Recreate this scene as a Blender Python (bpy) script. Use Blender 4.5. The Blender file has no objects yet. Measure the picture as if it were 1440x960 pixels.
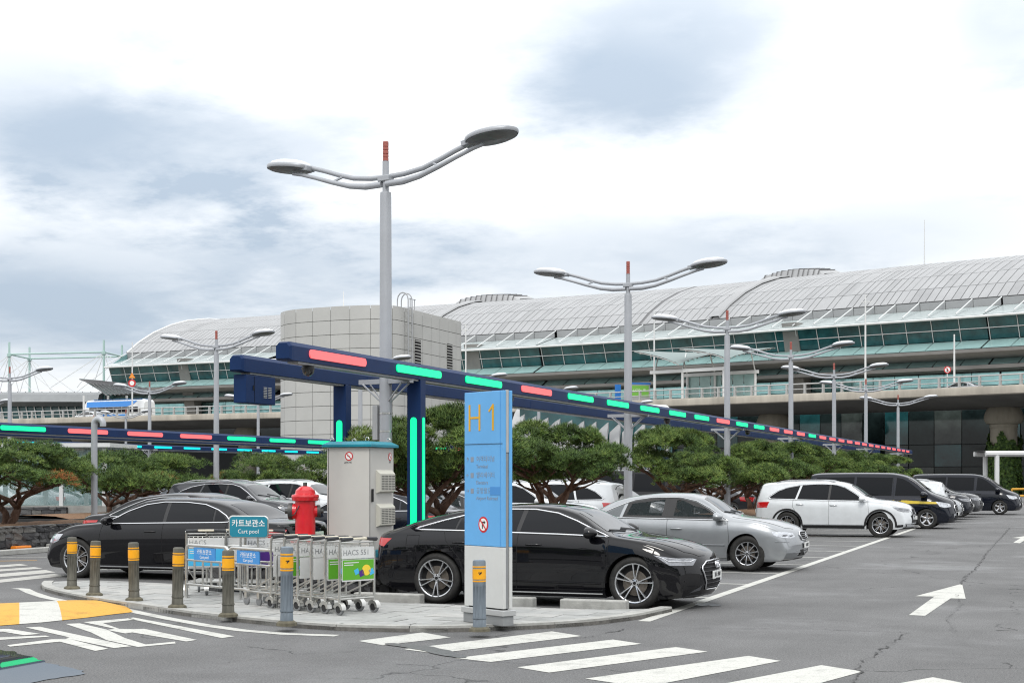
import bpy, bmesh, math, random
import numpy as np
from mathutils import Vector, Matrix
from mathutils.bvhtree import BVHTree

SC = bpy.context.scene
COL = SC.collection
R = math.radians

# ------------------------------------------------------------------ camera
YAW = 20.4565           # degrees the lens looks to the side of the parking rows (rows run along +Y)
EYE = 1.8
cam_d = bpy.data.cameras.new('camera')
cam = bpy.data.objects.new('camera', cam_d)
COL.objects.link(cam)
cam.location = (0, 0, EYE)
cam.rotation_euler = (R(90), 0, R(YAW))
cam_d.sensor_width = 36
cam_d.lens = 36 * 2083 / 1440
cam_d.shift_y = (670.5 - 480) / 1440
cam_d.clip_start = 0.1
cam_d.clip_end = 4000
SC.camera = cam

# ------------------------------------------------------------------ sky and light
SUN_EL, SUN_AZ = 48, 165      # high, veiled sun behind the viewer
world = bpy.data.worlds.new('World')
SC.world = world
world.use_nodes = True


def build_world():
    nt = world.node_tree
    N, L = nt.nodes, nt.links
    N.clear()
    out = N.new('ShaderNodeOutputWorld')
    bg = N.new('ShaderNodeBackground')
    bg.inputs['Strength'].default_value = 0.1
    sky = N.new('ShaderNodeTexSky')
    sky.sky_type = 'NISHITA'
    sky.sun_disc = False
    sky.sun_elevation = R(SUN_EL)
    sky.sun_rotation = R(SUN_AZ)
    sky.air_density = 1.0
    tc = N.new('ShaderNodeTexCoord')
    sep = N.new('ShaderNodeSeparateXYZ')
    L.new(tc.outputs['Generated'], sep.inputs[0])

    def math_(op, a, b=None, c=None, clamp=False):
        n = N.new('ShaderNodeMath')
        n.operation = op
        n.use_clamp = clamp
        for i, v in enumerate((a, b, c)):
            if v is None:
                continue
            if isinstance(v, (int, float)):
                n.inputs[i].default_value = v
            else:
                L.new(v, n.inputs[i])
        return n.outputs[0]

    def mix(f, a, b):
        n = N.new('ShaderNodeMix')
        n.data_type = 'RGBA'
        for sock, v in ((n.inputs[0], f), (n.inputs[6], a), (n.inputs[7], b)):
            if isinstance(v, (int, float)):
                sock.default_value = v
            elif isinstance(v, tuple):
                sock.default_value = (*v, 1)
            else:
                L.new(v, sock)
        return n.outputs[2]

    z = math_('MAXIMUM', sep.outputs[2], 0.0)
    # cloud layer seen in perspective: direction projected on to a high plane
    den = math_('ADD', z, 0.16)
    comb = N.new('ShaderNodeCombineXYZ')
    L.new(math_('DIVIDE', sep.outputs[0], den), comb.inputs[0])
    L.new(math_('DIVIDE', sep.outputs[1], den), comb.inputs[1])

    def noise(scale, detail, rough, off, dist=0.0):
        mp = N.new('ShaderNodeMapping')
        mp.inputs['Location'].default_value = off
        L.new(comb.outputs[0], mp.inputs[0])
        n = N.new('ShaderNodeTexNoise')
        n.inputs['Scale'].default_value = scale
        n.inputs['Detail'].default_value = detail
        n.inputs['Roughness'].default_value = rough
        n.inputs['Distortion'].default_value = dist
        L.new(mp.outputs[0], n.inputs['Vector'])
        return n.outputs['Fac']

    n1 = noise(1.3, 6, 0.5, (3.1, 0.4, 0), 0.2)
    n2 = noise(3.4, 8, 0.55, (0.7, 5.2, 0), 0.2)
    n3 = noise(11.0, 8, 0.6, (4.7, 1.2, 0))
    fb = math_('ADD', math_('ADD', math_('MULTIPLY', n1, 0.46), math_('MULTIPLY', n2, 0.36)), math_('MULTIPLY', n3, 0.18))
    # grey-blue undersides of the larger cloud banks, each at its own bearing
    CYW, SYW = math.cos(R(YAW)), math.sin(R(YAW))
    warp = math_('MULTIPLY', math_('SUBTRACT', fb, 0.5), 3.7)
    total = None
    for px, py, rx, ry, amp in CLOUDS:
        v = Vector(((px - 720) / 2083, 1.0, (670.5 - py) / 2083)).normalized()
        c = Vector((CYW * v.x - SYW * v.y, SYW * v.x + CYW * v.y, v.z))
        # offsets across and up, in units of the bank's own half-size
        side = Vector((CYW, SYW, 0))
        dp = N.new('ShaderNodeVectorMath')
        dp.operation = 'SUBTRACT'
        L.new(tc.outputs['Generated'], dp.inputs[0])
        dp.inputs[1].default_value = c

        def dot(vec):
            n = N.new('ShaderNodeVectorMath')
            n.operation = 'DOT_PRODUCT'
            L.new(dp.outputs[0], n.inputs[0])
            n.inputs[1].default_value = vec
            return n.outputs['Value']
        a = dot(side * (2083 / rx))
        b = dot(Vector((0, 0, 2083 / ry)))
        back = dot(Vector((-SYW, CYW, 0)) * 1.5)
        d2 = math_('ADD', math_('ADD', math_('MULTIPLY', a, a), math_('MULTIPLY', b, b)), math_('MULTIPLY', back, back))
        d = math_('ADD', math_('SQRT', d2), math_('MULTIPLY', warp, 0.85))
        m = math_('SUBTRACT', 1.0, math_('DIVIDE', math_('SUBTRACT', d, 0.35), 0.88), clamp=True)
        m = math_('MULTIPLY', math_('MULTIPLY', math_('MULTIPLY', m, m), math_('SUBTRACT', 3.0, math_('MULTIPLY', m, 2.0))), amp)
        total = m if total is None else math_('ADD', total, m)
    base = math_('MULTIPLY', math_('SUBTRACT', fb, 0.48), 1.6, clamp=True)
    shade = math_('ADD', total, base, clamp=True)
    cloud = mix(shade, (10.9, 11.05, 11.2), (4.75, 5.65, 6.75))
    lift = math_('ADD', 0.97, math_('MULTIPLY', z, 1.1))       # overcast sky grows brighter towards the zenith
    sc = N.new('ShaderNodeVectorMath')
    sc.operation = 'SCALE'
    L.new(cloud, sc.inputs[0])
    L.new(lift, sc.inputs['Scale'])
    col = mix(0.93, sky.outputs[0], sc.outputs[0])
    L.new(col, bg.inputs['Color'])
    L.new(bg.outputs[0], out.inputs[0])


# bearing (as pixel of the photograph), half-sizes in the same units, weight
CLOUDS = [
    (930, 70, 260, 130, 0.72), (850, 130, 170, 80, 0.25), (200, 220, 280, 110, 0.60), (40, 140, 220, 120, 0.40),
    (160, 395, 430, 115, 0.50), (20, 450, 330, 95, 0.50), (500, 370, 280, 85, 0.38), (900, 365, 380, 85, 0.48),
    (1420, 20, 110, 90, 0.5), (340, 60, 220, 55, 0.18), (1230, 330, 300, 70, 0.32), (1330, 200, 220, 100, 0.15),
]
build_world()
world.cycles.sampling_method = 'MANUAL'
world.cycles.sample_map_resolution = 1024

sun_d = bpy.data.lights.new('sun', 'SUN')
sun_d.energy = 1.4
sun_d.angle = R(14)
sun_d.color = (1.0, 0.96, 0.9)
sun = bpy.data.objects.new('sun', sun_d)
COL.objects.link(sun)
sun.location = (0, -20, 60)
sun.rotation_euler = (R(90 - SUN_EL), 0, R(180 - SUN_AZ))

SC.view_settings.view_transform = 'Standard'
SC.view_settings.look = 'None'
SC.view_settings.exposure = 0.0
SC.view_settings.gamma = 1.0
SC.render.engine = 'CYCLES'
SC.cycles.use_denoising = True
SC.cycles.denoising_input_passes = 'RGB_ALBEDO_NORMAL'
SC.cycles.denoising_prefilter = 'NONE'
SC.cycles.pixel_filter_type = 'BLACKMAN_HARRIS'
SC.cycles.filter_width = 1.15
SC.cycles.max_bounces = 6
SC.cycles.diffuse_bounces = 3
SC.cycles.glossy_bounces = 3
SC.cycles.transmission_bounces = 4
SC.cycles.transparent_max_bounces = 8
SC.cycles.caustics_reflective = False
SC.cycles.caustics_refractive = False

# ------------------------------------------------------------------ helpers
CA, SA = math.cos(R(YAW)), math.sin(R(YAW))


def ground(px, py, z=0.0):
    """Point of the ground (height z) under a pixel of the photograph: for surveying the plan."""
    d = 2083 * (EYE - z) / (py - 670.5)
    x = (px - 720) * d / 2083
    return Vector((CA * x - SA * d, SA * x + CA * d, z))


def plan(x, d, z=0.0):
    """Plan position x metres across and d metres out from the viewpoint."""
    return Vector((CA * x - SA * d, SA * x + CA * d, z))


def tag(o, label=None, cat=None, group=None, kind=None):
    if label:
        o['label'] = label
    if cat:
        o['category'] = cat
    if group:
        o['group'] = group
    if kind:
        o['kind'] = kind
    return o


def thing(name, label, cat, loc=(0, 0, 0), rz=0.0, group=None):
    o = bpy.data.objects.new(name, None)
    o.empty_display_size = 0.2
    COL.objects.link(o)
    o.location = loc
    o.rotation_euler = (0, 0, rz)
    return tag(o, label, cat, group)


def link(name, mesh, parent=None, loc=None, rz=None, kind=None):
    o = bpy.data.objects.new(name, mesh)
    COL.objects.link(o)
    if parent is not None:
        o.parent = parent
    if loc is not None:
        o.location = loc
    if rz is not None:
        o.rotation_euler = (0, 0, rz)
    if kind:
        o['kind'] = kind
    return o


def kids(o):
    return [c for c in o.children]


def copy_tree(o, parent=None, remap=None, label=None, loc=None, rz=None):
    """A copy of a thing with its parts and sub-parts; meshes shared, materials remapped per object."""
    c = o.copy()
    COL.objects.link(c)
    c.parent = parent
    if remap and c.type == 'MESH':
        for s in c.material_slots:
            pass
        for i, s in enumerate(c.material_slots):
            if s.material and s.material.name in remap:
                m = remap[s.material.name]
                s.link = 'OBJECT'
                s.material = m
    if label:
        c['label'] = label
    if loc is not None:
        c.location = loc
    if rz is not None:
        c.rotation_euler = (0, 0, rz)
    for ch in o.children:
        copy_tree(ch, c, remap)
    return c


class MB:
    """Collects vertices and faces of one mesh."""

    def __init__(self):
        self.v, self.f, self.m = [], [], []

    def add(self, vs, fs, mi=0, M=None):
        b = len(self.v)
        if M is not None:
            vs = [M @ Vector(p) for p in vs]
        self.v += [tuple(p) for p in vs]
        self.f += [tuple(i + b for i in f) for f in fs]
        self.m += [mi] * len(fs)
        return self

    def box(self, x0, x1, y0, y1, z0, z1, mi=0, M=None, bev=0.0):
        if bev <= 0:
            vs = [(x, y, z) for z in (z0, z1) for y in (y0, y1) for x in (x0, x1)]
            fs = [(0, 2, 3, 1), (4, 5, 7, 6), (0, 1, 5, 4), (1, 3, 7, 5), (3, 2, 6, 7), (2, 0, 4, 6)]
            return self.add(vs, fs, mi, M)
        bm = bmesh.new()
        bmesh.ops.create_cube(bm, size=1)
        for v in bm.verts:
            v.co = ((x0 + x1) / 2 + v.co.x * (x1 - x0), (y0 + y1) / 2 + v.co.y * (y1 - y0), (z0 + z1) / 2 + v.co.z * (z1 - z0))
        bmesh.ops.bevel(bm, geom=list(bm.edges), offset=bev, segments=2, affect='EDGES', profile=0.5)
        return self.bm(bm, mi, M)

    def bm(self, bm, mi=0, M=None):
        bm.verts.index_update()
        vs = [v.co.copy() for v in bm.verts]
        fs = [[v.index for v in f.verts] for f in bm.faces]
        bm.free()
        return self.add(vs, fs, mi, M)

    def tube(self, pts, r, n=8, mi=0, caps=True, M=None, closed=False, flat=1.0):
        pts = [Vector(p) for p in pts]
        k = len(pts)
        rr = r if isinstance(r, (list, tuple)) else [r] * k
        vs, fs = [], []
        up = Vector((0, 0, 1))
        prev = None
        for i, p in enumerate(pts):
            if closed:
                t = (pts[(i + 1) % k] - pts[i - 1])
            else:
                t = pts[min(i + 1, k - 1)] - pts[max(i - 1, 0)]
            t = t.normalized() if t.length > 1e-9 else Vector((0, 0, 1))
            if prev is None:
                a = up if abs(t.z) < 0.9 else Vector((1, 0, 0))
                side = t.cross(a).normalized()
            else:
                side = (prev - t * prev.dot(t))
                side = side.normalized() if side.length > 1e-6 else t.orthogonal().normalized()
            prev = side
            nrm = side.cross(t).normalized()
            for j in range(n):
                a = 2 * math.pi * (j + 0.5) / n
                vs.append(p + side * (math.cos(a) * rr[i]) + nrm * (math.sin(a) * rr[i] * flat))
        for i in range(k if closed else k - 1):
            for j in range(n):
                a, b = i * n + j, i * n + (j + 1) % n
                c, d = ((i + 1) % k) * n + (j + 1) % n, ((i + 1) % k) * n + j
                fs.append((a, b, c, d))
        if caps and not closed:
            fs.append(tuple(reversed(range(n))))
            fs.append(tuple((k - 1) * n + j for j in range(n)))
        return self.add(vs, fs, mi, M)

    def lathe(self, prof, n=16, mi=0, M=None, cap0=True, cap1=True):
        """prof: (radius, z) pairs, spun round z."""
        vs, fs = [], []
        for r, z in prof:
            for j in range(n):
                a = 2 * math.pi * j / n
                vs.append((r * math.cos(a), r * math.sin(a), z))
        for i in range(len(prof) - 1):
            for j in range(n):
                fs.append((i * n + j, i * n + (j + 1) % n, (i + 1) * n + (j + 1) % n, (i + 1) * n + j))
        if cap0:
            fs.append(tuple(reversed(range(n))))
        if cap1:
            fs.append(tuple((len(prof) - 1) * n + j for j in range(n)))
        return self.add(vs, fs, mi, M)

    def prism(self, poly, z0, z1, mi=0, M=None):
        n = len(poly)
        area = sum(poly[i][0] * poly[(i + 1) % n][1] - poly[(i + 1) % n][0] * poly[i][1] for i in range(n))
        if area < 0:
            poly = poly[::-1]
        vs = [(p[0], p[1], z0) for p in poly] + [(p[0], p[1], z1) for p in poly]
        fs = [tuple(reversed(range(n))), tuple(range(n, 2 * n))]
        fs += [(i, (i + 1) % n, n + (i + 1) % n, n + i) for i in range(n)]
        return self.add(vs, fs, mi, M)

    def grid(self, rows, mi=0, M=None, flip=False):
        """rows: lists of points, all the same length."""
        nr, nc = len(rows), len(rows[0])
        vs = [p for r in rows for p in r]
        fs = []
        for i in range(nr - 1):
            for j in range(nc - 1):
                q = (i * nc + j, i * nc + j + 1, (i + 1) * nc + j + 1, (i + 1) * nc + j)
                fs.append(q[::-1] if flip else q)
        return self.add(vs, fs, mi, M)

    def mesh(self, name, mats, smooth=False, angle=40):
        me = bpy.data.meshes.new(name)
        me.from_pydata(self.v, [], self.f)
        for m in (mats if isinstance(mats, (list, tuple)) else [mats]):
            me.materials.append(m)
        me.polygons.foreach_set('material_index', self.m)
        if smooth:
            me.shade_smooth()
            if angle < 180:
                me.set_sharp_from_angle(angle=R(angle))
        me.update()
        return me

    def build(self, name, mats, parent=None, smooth=False, loc=None, rz=None, kind=None, angle=40):
        return link(name, self.mesh(name, mats, smooth, angle), parent, loc, rz, kind)


def rot_to(axis):
    """Matrix turning local z on to an axis."""
    return Vector((0, 0, 1)).rotation_difference(Vector(axis).normalized()).to_matrix().to_4x4()


def T(x, y, z):
    return Matrix.Translation((x, y, z))


def RZ(a):
    return Matrix.Rotation(a, 4, 'Z')


def RX(a):
    return Matrix.Rotation(a, 4, 'X')


def RY(a):
    return Matrix.Rotation(a, 4, 'Y')


def text_mesh(body, size, depth=0.001, align='CENTER', width=1.0, bold=0.0):
    cu = bpy.data.curves.new('lettering', 'FONT')
    cu.body = body
    cu.size = size
    cu.extrude = depth
    cu.offset = bold
    cu.align_x = align
    cu.align_y = 'CENTER'
    cu.resolution_u = 2
    o = bpy.data.objects.new('lettering', cu)
    COL.objects.link(o)
    dg = bpy.context.evaluated_depsgraph_get()
    me = bpy.data.meshes.new_from_object(o.evaluated_get(dg))
    bpy.data.objects.remove(o)
    bpy.data.curves.remove(cu)
    if width != 1.0:
        for v in me.vertices:
            v.co.x *= width
    return me


def lettering(body, size, m, parent, M, align='CENTER', width=1.0, bold=0.0, name='lettering', depth=0.001):
    """Raised letters; local text plane is XY, M places it in the parent's space."""
    me = text_mesh(body, size, depth, align, width, bold)
    me.materials.clear()
    me.materials.append(m)
    me.transform(M)
    return link(name, me, parent)


def face_matrix(o, right, up):
    """Matrix that lays a text plane at o with the given right and up directions."""
    r, u = Vector(right).normalized(), Vector(up).normalized()
    n = r.cross(u)
    return Matrix(((r.x, u.x, n.x, o[0]), (r.y, u.y, n.y, o[1]), (r.z, u.z, n.z, o[2]), (0, 0, 0, 1)))


# ------------------------------------------------------------------ materials
MATS = {}


def mat(name, col, rough=0.5, metal=0.0, noise=0.0, nscale=8.0, bump=0.0, bscale=60.0, coat=0.0, spec=None,
        emit=None, estr=1.0, trans=0.0, alpha=1.0, ior=1.45, rnoise=0.0, tint=None, stretch=None):
    if name in MATS:
        return MATS[name]
    m = bpy.data.materials.new(name)
    m.use_nodes = True
    nt = m.node_tree
    N, L = nt.nodes, nt.links
    b = N['Principled BSDF']
    b.inputs['Base Color'].default_value = (*col, 1)
    b.inputs['Roughness'].default_value = rough
    b.inputs['Metallic'].default_value = metal
    b.inputs['Coat Weight'].default_value = coat
    b.inputs['Coat Roughness'].default_value = 0.03
    b.inputs['IOR'].default_value = ior
    if spec is not None:
        b.inputs['Specular IOR Level'].default_value = spec
    if trans:
        b.inputs['Transmission Weight'].default_value = trans
    if alpha < 1:
        b.inputs['Alpha'].default_value = alpha
    if emit:
        b.inputs['Emission Color'].default_value = (*emit, 1)
        b.inputs['Emission Strength'].default_value = estr
        m.cycles.emission_sampling = 'NONE'
    if noise or bump or rnoise:
        tc = N.new('ShaderNodeTexCoord')
        mp = N.new('ShaderNodeMapping')
        L.new(tc.outputs['Object'], mp.inputs[0])
        if stretch:
            mp.inputs['Scale'].default_value = stretch
        if noise or rnoise:
            n = N.new('ShaderNodeTexNoise')
            n.inputs['Scale'].default_value = nscale
            n.inputs['Detail'].default_value = 6
            n.inputs['Roughness'].default_value = 0.65
            L.new(mp.outputs[0], n.inputs['Vector'])
        if noise:
            mr = N.new('ShaderNodeMapRange')
            mr.inputs['From Min'].default_value = 0.3
            mr.inputs['From Max'].default_value = 0.7
            L.new(n.outputs['Fac'], mr.inputs['Value'])
            mx = N.new('ShaderNodeMix')
            mx.data_type = 'RGBA'
            lo = tuple(c * (1 - noise) for c in col)
            hi = tint if tint else tuple(min(1, c * (1 + noise)) for c in col)
            mx.inputs[6].default_value = (*lo, 1)
            mx.inputs[7].default_value = (*hi, 1)
            L.new(mr.outputs[0], mx.inputs[0])
            L.new(mx.outputs[2], b.inputs['Base Color'])
        if rnoise:
            mr2 = N.new('ShaderNodeMapRange')
            mr2.inputs['From Min'].default_value = 0.3
            mr2.inputs['From Max'].default_value = 0.7
            mr2.inputs['To Min'].default_value = max(0.0, rough - rnoise)
            mr2.inputs['To Max'].default_value = min(1.0, rough + rnoise)
            L.new(n.outputs['Fac'], mr2.inputs['Value'])
            L.new(mr2.outputs[0], b.inputs['Roughness'])
        if bump:
            n2 = N.new('ShaderNodeTexNoise')
            n2.inputs['Scale'].default_value = bscale
            n2.inputs['Detail'].default_value = 4
            L.new(mp.outputs[0], n2.inputs['Vector'])
            bp = N.new('ShaderNodeBump')
            bp.inputs['Strength'].default_value = bump
            bp.inputs['Distance'].default_value = 0.02
            L.new(n2.outputs['Fac'], bp.inputs['Height'])
            L.new(bp.outputs[0], b.inputs['Normal'])
    MATS[name] = m
    return m


def paint_mat(name, col, flake=0.0, rough=0.35):
    """Car paint: coloured base under a clear coat, with a film of road dust."""
    m = mat(name, col, rough=rough, metal=flake, coat=0.85, noise=0.06, nscale=3.0, spec=0.02 if flake < .3 else .3)
    return m


STEEL = mat('stainless_steel', (0.55, 0.55, 0.53), 0.32, 1.0, noise=0.12, nscale=5, rnoise=0.1)
CHROME = mat('chrome', (0.75, 0.76, 0.78), 0.12, 1.0)
BLACK_PLASTIC = mat('black_plastic', (0.012, 0.012, 0.013), 0.45, noise=0.2, nscale=6)
RUBBER = mat('tyre_rubber', (0.014, 0.014, 0.014), 0.75, noise=0.35, nscale=14, tint=(0.03, 0.029, 0.027))
DARK = mat('dark_recess', (0.006, 0.006, 0.007), 0.8)
GLASS_TINT = mat('tinted_glass', (0.006, 0.007, 0.009), 0.02, 0.0, spec=0.2)
GLASS_SCREEN = mat('windscreen_glass', (0.02, 0.024, 0.028), 0.02, spec=0.75)
RIM = mat('alloy_rim', (0.55, 0.56, 0.58), 0.25, 0.9, noise=0.1, nscale=9)
RIM_DARK = mat('graphite_rim', (0.18, 0.185, 0.2), 0.28, 0.9)
WHITE_PLATE = mat('plate_white', (0.75, 0.76, 0.74), 0.4)
INK = mat('dark_ink', (0.02, 0.02, 0.022), 0.5)
LAMP_RED = mat('tail_lamp_red', (0.45, 0.01, 0.012), 0.12, coat=1.0)
LAMP_CLEAR = mat('head_lamp_lens', (0.5, 0.52, 0.55), 0.08, 0.6, coat=1.0, noise=0.35, nscale=14)
LAMP_DARK = mat('head_lamp_smoked', (0.22, 0.23, 0.25), 0.12, 0.3, coat=1.0, noise=0.4, nscale=16)
LAMP_WHITE = mat('lamp_strip', (0.85, 0.87, 0.9), 0.2)
AMBER = mat('amber_lens', (0.75, 0.3, 0.03), 0.2, coat=0.6)
# ------------------------------------------------------------------ ground, markings, pavement


def asphalt_material():
    m = bpy.data.materials.new('asphalt')
    m.use_nodes = True
    nt = m.node_tree
    N, L = nt.nodes, nt.links
    b = N['Principled BSDF']
    tc = N.new('ShaderNodeTexCoord')

    def noise(scale, detail=5, rough=.6, vec=None):
        n = N.new('ShaderNodeTexNoise')
        n.inputs['Scale'].default_value = scale
        n.inputs['Detail'].default_value = detail
        n.inputs['Roughness'].default_value = rough
        L.new(vec or tc.outputs['Object'], n.inputs['Vector'])
        return n.outputs['Fac']

    def ramp(v, a, b_, c0, c1):
        r = N.new('ShaderNodeMapRange')
        r.inputs['From Min'].default_value = a
        r.inputs['From Max'].default_value = b_
        r.inputs['To Min'].default_value = c0
        r.inputs['To Max'].default_value = c1
        L.new(v, r.inputs['Value'])
        return r.outputs[0]

    def mul(a, c):
        n = N.new('ShaderNodeMath')
        n.operation = 'MULTIPLY'
        for i, v in enumerate((a, c)):
            if isinstance(v, (int, float)):
                n.inputs[i].default_value = v
            else:
                L.new(v, n.inputs[i])
        return n.outputs[0]
    mp = N.new('ShaderNodeMapping')
    mp.inputs['Scale'].default_value = (1.0, .22, 1)
    L.new(tc.outputs['Object'], mp.inputs[0])
    big = ramp(noise(.35, 6, .7), .3, .7, .76, 1.2)
    streak = ramp(noise(1.6, 7, .75, mp.outputs[0]), .3, .7, .92, 1.08)
    spk = ramp(noise(62, 3, .95), .34, .66, .30, 1.85)
    grit = ramp(noise(34, 3, .8), .35, .65, .78, 1.22)
    v = mul(mul(big, streak), mul(spk, grit))
    # tyre wear and old crack sealing
    vo = N.new('ShaderNodeTexVoronoi')
    vo.feature = 'DISTANCE_TO_EDGE'
    vo.inputs['Scale'].default_value = .115
    wp = N.new('ShaderNodeVectorMath')
    wp.operation = 'ADD'
    nn = N.new('ShaderNodeTexNoise')
    nn.inputs['Scale'].default_value = 1.3
    nn.inputs['Detail'].default_value = 6
    L.new(tc.outputs['Object'], nn.inputs['Vector'])
    L.new(tc.outputs['Object'], wp.inputs[0])
    L.new(nn.outputs['Color'], wp.inputs[1])
    L.new(wp.outputs[0], vo.inputs['Vector'])
    gate = ramp(noise(.5, 3), .47, .53, 1.0, 0.0)
    cr = ramp(vo.outputs['Distance'], .0, .0026, .22, 1.0)
    mx = N.new('ShaderNodeMath')
    mx.operation = 'MAXIMUM'
    L.new(cr, mx.inputs[0])
    L.new(gate, mx.inputs[1])
    v = mul(v, mx.outputs[0])
    c = N.new('ShaderNodeVectorMath')
    c.operation = 'SCALE'
    c.inputs[0].default_value = (.108, .108, .108)
    L.new(v, c.inputs['Scale'])
    L.new(c.outputs[0], b.inputs['Base Color'])
    # damp patches shine a little
    wet = noise(.22, 6, .62)
    L.new(ramp(wet, .52, .66, .82, .42), b.inputs['Roughness'])
    b.inputs['Specular IOR Level'].default_value = .4
    bp = N.new('ShaderNodeBump')
    bp.inputs['Strength'].default_value = .35
    bp.inputs['Distance'].default_value = .01
    L.new(noise(95, 2, .8), bp.inputs['Height'])
    L.new(bp.outputs[0], b.inputs['Normal'])
    return m


ASPHALT = asphalt_material()


def paint_line_material(name, col, wear=.5):
    m = bpy.data.materials.new(name)
    m.use_nodes = True
    nt = m.node_tree
    N, L = nt.nodes, nt.links
    b = N['Principled BSDF']
    tc = N.new('ShaderNodeTexCoord')
    acc = None
    for sc, lo, hi, det in ((75, .54, .70, 2), (2.4, .52, .72, 8), (14, .56, .72, 6)):
        n = N.new('ShaderNodeTexNoise')
        n.inputs['Scale'].default_value = sc
        n.inputs['Detail'].default_value = det
        n.inputs['Roughness'].default_value = .7
        L.new(tc.outputs['Object'], n.inputs['Vector'])
        r = N.new('ShaderNodeMapRange')
        r.inputs['From Min'].default_value = lo
        r.inputs['From Max'].default_value = hi
        r.inputs['To Max'].default_value = wear
        L.new(n.outputs['Fac'], r.inputs['Value'])
        if acc is None:
            acc = r.outputs[0]
        else:
            a = N.new('ShaderNodeMath')
            a.operation = 'ADD'
            a.use_clamp = True
            L.new(acc, a.inputs[0])
            L.new(r.outputs[0], a.inputs[1])
            acc = a.outputs[0]
    mx = N.new('ShaderNodeMix')
    mx.data_type = 'RGBA'
    mx.inputs[6].default_value = (*col, 1)
    mx.inputs[7].default_value = (col[0] * .32, col[1] * .32, col[2] * .32, 1)
    L.new(acc, mx.inputs[0])
    L.new(mx.outputs[2], b.inputs['Base Color'])
    b.inputs['Roughness'].default_value = .7
    return m


LINE_WHITE = paint_line_material('road_paint_white', (.50, .50, .465), .6)
LINE_OLD = paint_line_material('road_paint_worn', (.42, .415, .385), .8)
LINE_YELLOW = paint_line_material('road_paint_yellow', (.60, .315, .03), .55)
CONCRETE = mat('concrete', (.30, .295, .28), .85, noise=.22, nscale=3.0, bump=.3, bscale=40)
KERB = mat('kerb_stone', (.36, .36, .34), .8, noise=.2, nscale=6, bump=.25, bscale=60)
PAVING = mat('paving_slab', (.33, .335, .325), .8, noise=.16, nscale=5, bump=.2, bscale=70)
PAVING_B = mat('paving_slab_pale', (.37, .37, .355), .8, noise=.15, nscale=6, bump=.2, bscale=70)
PAVING_C = mat('paving_slab_dull', (.29, .295, .285), .8, noise=.2, nscale=4, bump=.2, bscale=70)
JOINT = mat('joint_sand', (.13, .125, .115), .95, noise=.3, nscale=20)
PUDDLE = mat('standing_water', (.05, .051, .053), .012, spec=.34, ior=1.33, noise=.25, nscale=40)
DAMP = mat('damp_asphalt', (.082, .082, .083), .42, noise=.3, nscale=60, tint=(.115, .115, .115), bump=.3, bscale=95)
MULCH = mat('bark_mulch', (.16, .085, .045), .95, noise=.5, nscale=18, bump=.8, bscale=25, tint=(.26, .15, .08))
STONE = [mat('rubble_stone_a', (.055, .055, .058), .85, noise=.35, nscale=7, bump=.5, bscale=18),
         mat('rubble_stone_b', (.085, .085, .086), .85, noise=.3, nscale=6, bump=.5, bscale=18),
         mat('rubble_stone_c', (.034, .035, .038), .85, noise=.4, nscale=8, bump=.5, bscale=18),
         mat('rubble_stone_d', (.125, .122, .115), .85, noise=.3, nscale=6, bump=.5, bscale=18)]
MORTAR = mat('dark_mortar', (.03, .03, .03), .95, noise=.3, nscale=15)

g = MB()
g.add([(-900, -200, 0), (900, -200, 0), (900, 1500, 0), (-900, 1500, 0)], [(0, 1, 2, 3)])
g.build('ground', ASPHALT, kind='structure')

_mark_z = [.004]


def marking(name, poly, m=LINE_WHITE, z=.004, closed_ground=True):
    mb = MB()
    n = len(poly)
    mb.add([(p[0], p[1], z) for p in poly], [tuple(range(n))])
    o = mb.build(name, m, kind='structure')
    if o.data.polygons[0].normal.z < 0:
        o.data.flip_normals()
    return o


def px_poly(*pts):
    return [ground(*p) for p in pts]


def strip_poly(pts, w):
    """Outline of a band of width w along a plan polyline."""
    P = [Vector((p[0], p[1])) for p in pts]
    l, r = [], []
    for i, p in enumerate(P):
        t = (P[min(i + 1, len(P) - 1)] - P[max(i - 1, 0)]).normalized()
        n = Vector((-t.y, t.x))
        l.append(p + n * w / 2)
        r.append(p - n * w / 2)
    return l + r[::-1]


def band(name, pts, w, m=LINE_WHITE, z=.004):
    P = strip_poly(pts, w)
    k = len(pts)
    mb = MB()
    mb.add([(p.x, p.y, z) for p in P], [(i, i + 1, 2 * k - 2 - i, 2 * k - 1 - i) for i in range(k - 1)])
    o = mb.build(name, m, kind='structure')
    if o.data.polygons[0].normal.z < 0:
        o.data.flip_normals()
    return o


# bay front line and the stall lines behind it
band('bay_line', [(-4.92, 17.9), (-4.92, 112)], .16)
for k in range(31):
    y = 21.75 + 2.93 * k
    band('stall_line', [(-9.6, y), (-5.0, y)], .11, z=.004)
band('bay_line', [(-17.6, 24.3), (-17.6, 112)], .16)
for k in range(30):
    band('stall_line', [(-17.5, 24.4 + 2.93 * k), (-12.4, 24.4 + 2.93 * k)], .11)
band('bay_line', [(-23.2, 37.0), (-23.2, 112)], .15)
# direction arrows in the aisle


def arrow(x, y, s=1.0):
    # points along +Y (and a little back towards the bays, as the painted one leans)
    pts = [(-.09, 0), (.10, 0), (.14, 3.9), (.62, 3.7), (.12, 6.3), (-.52, 4.1), (-.08, 3.95)]
    return marking('lane_arrow', [(x + px * s, y + py * s) for px, py in pts])


marking('lane_arrow', px_poly((1278, 864.5), (1301, 865.5), (1337, 841), (1358, 841.5), (1353, 820.5), (1287, 838), (1314, 838.5)))
marking('lane_arrow', px_poly((1425, 762.5), (1434, 763.5), (1443, 758), (1462, 757), (1458, 751), (1423, 756), (1435, 756.5)))
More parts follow.
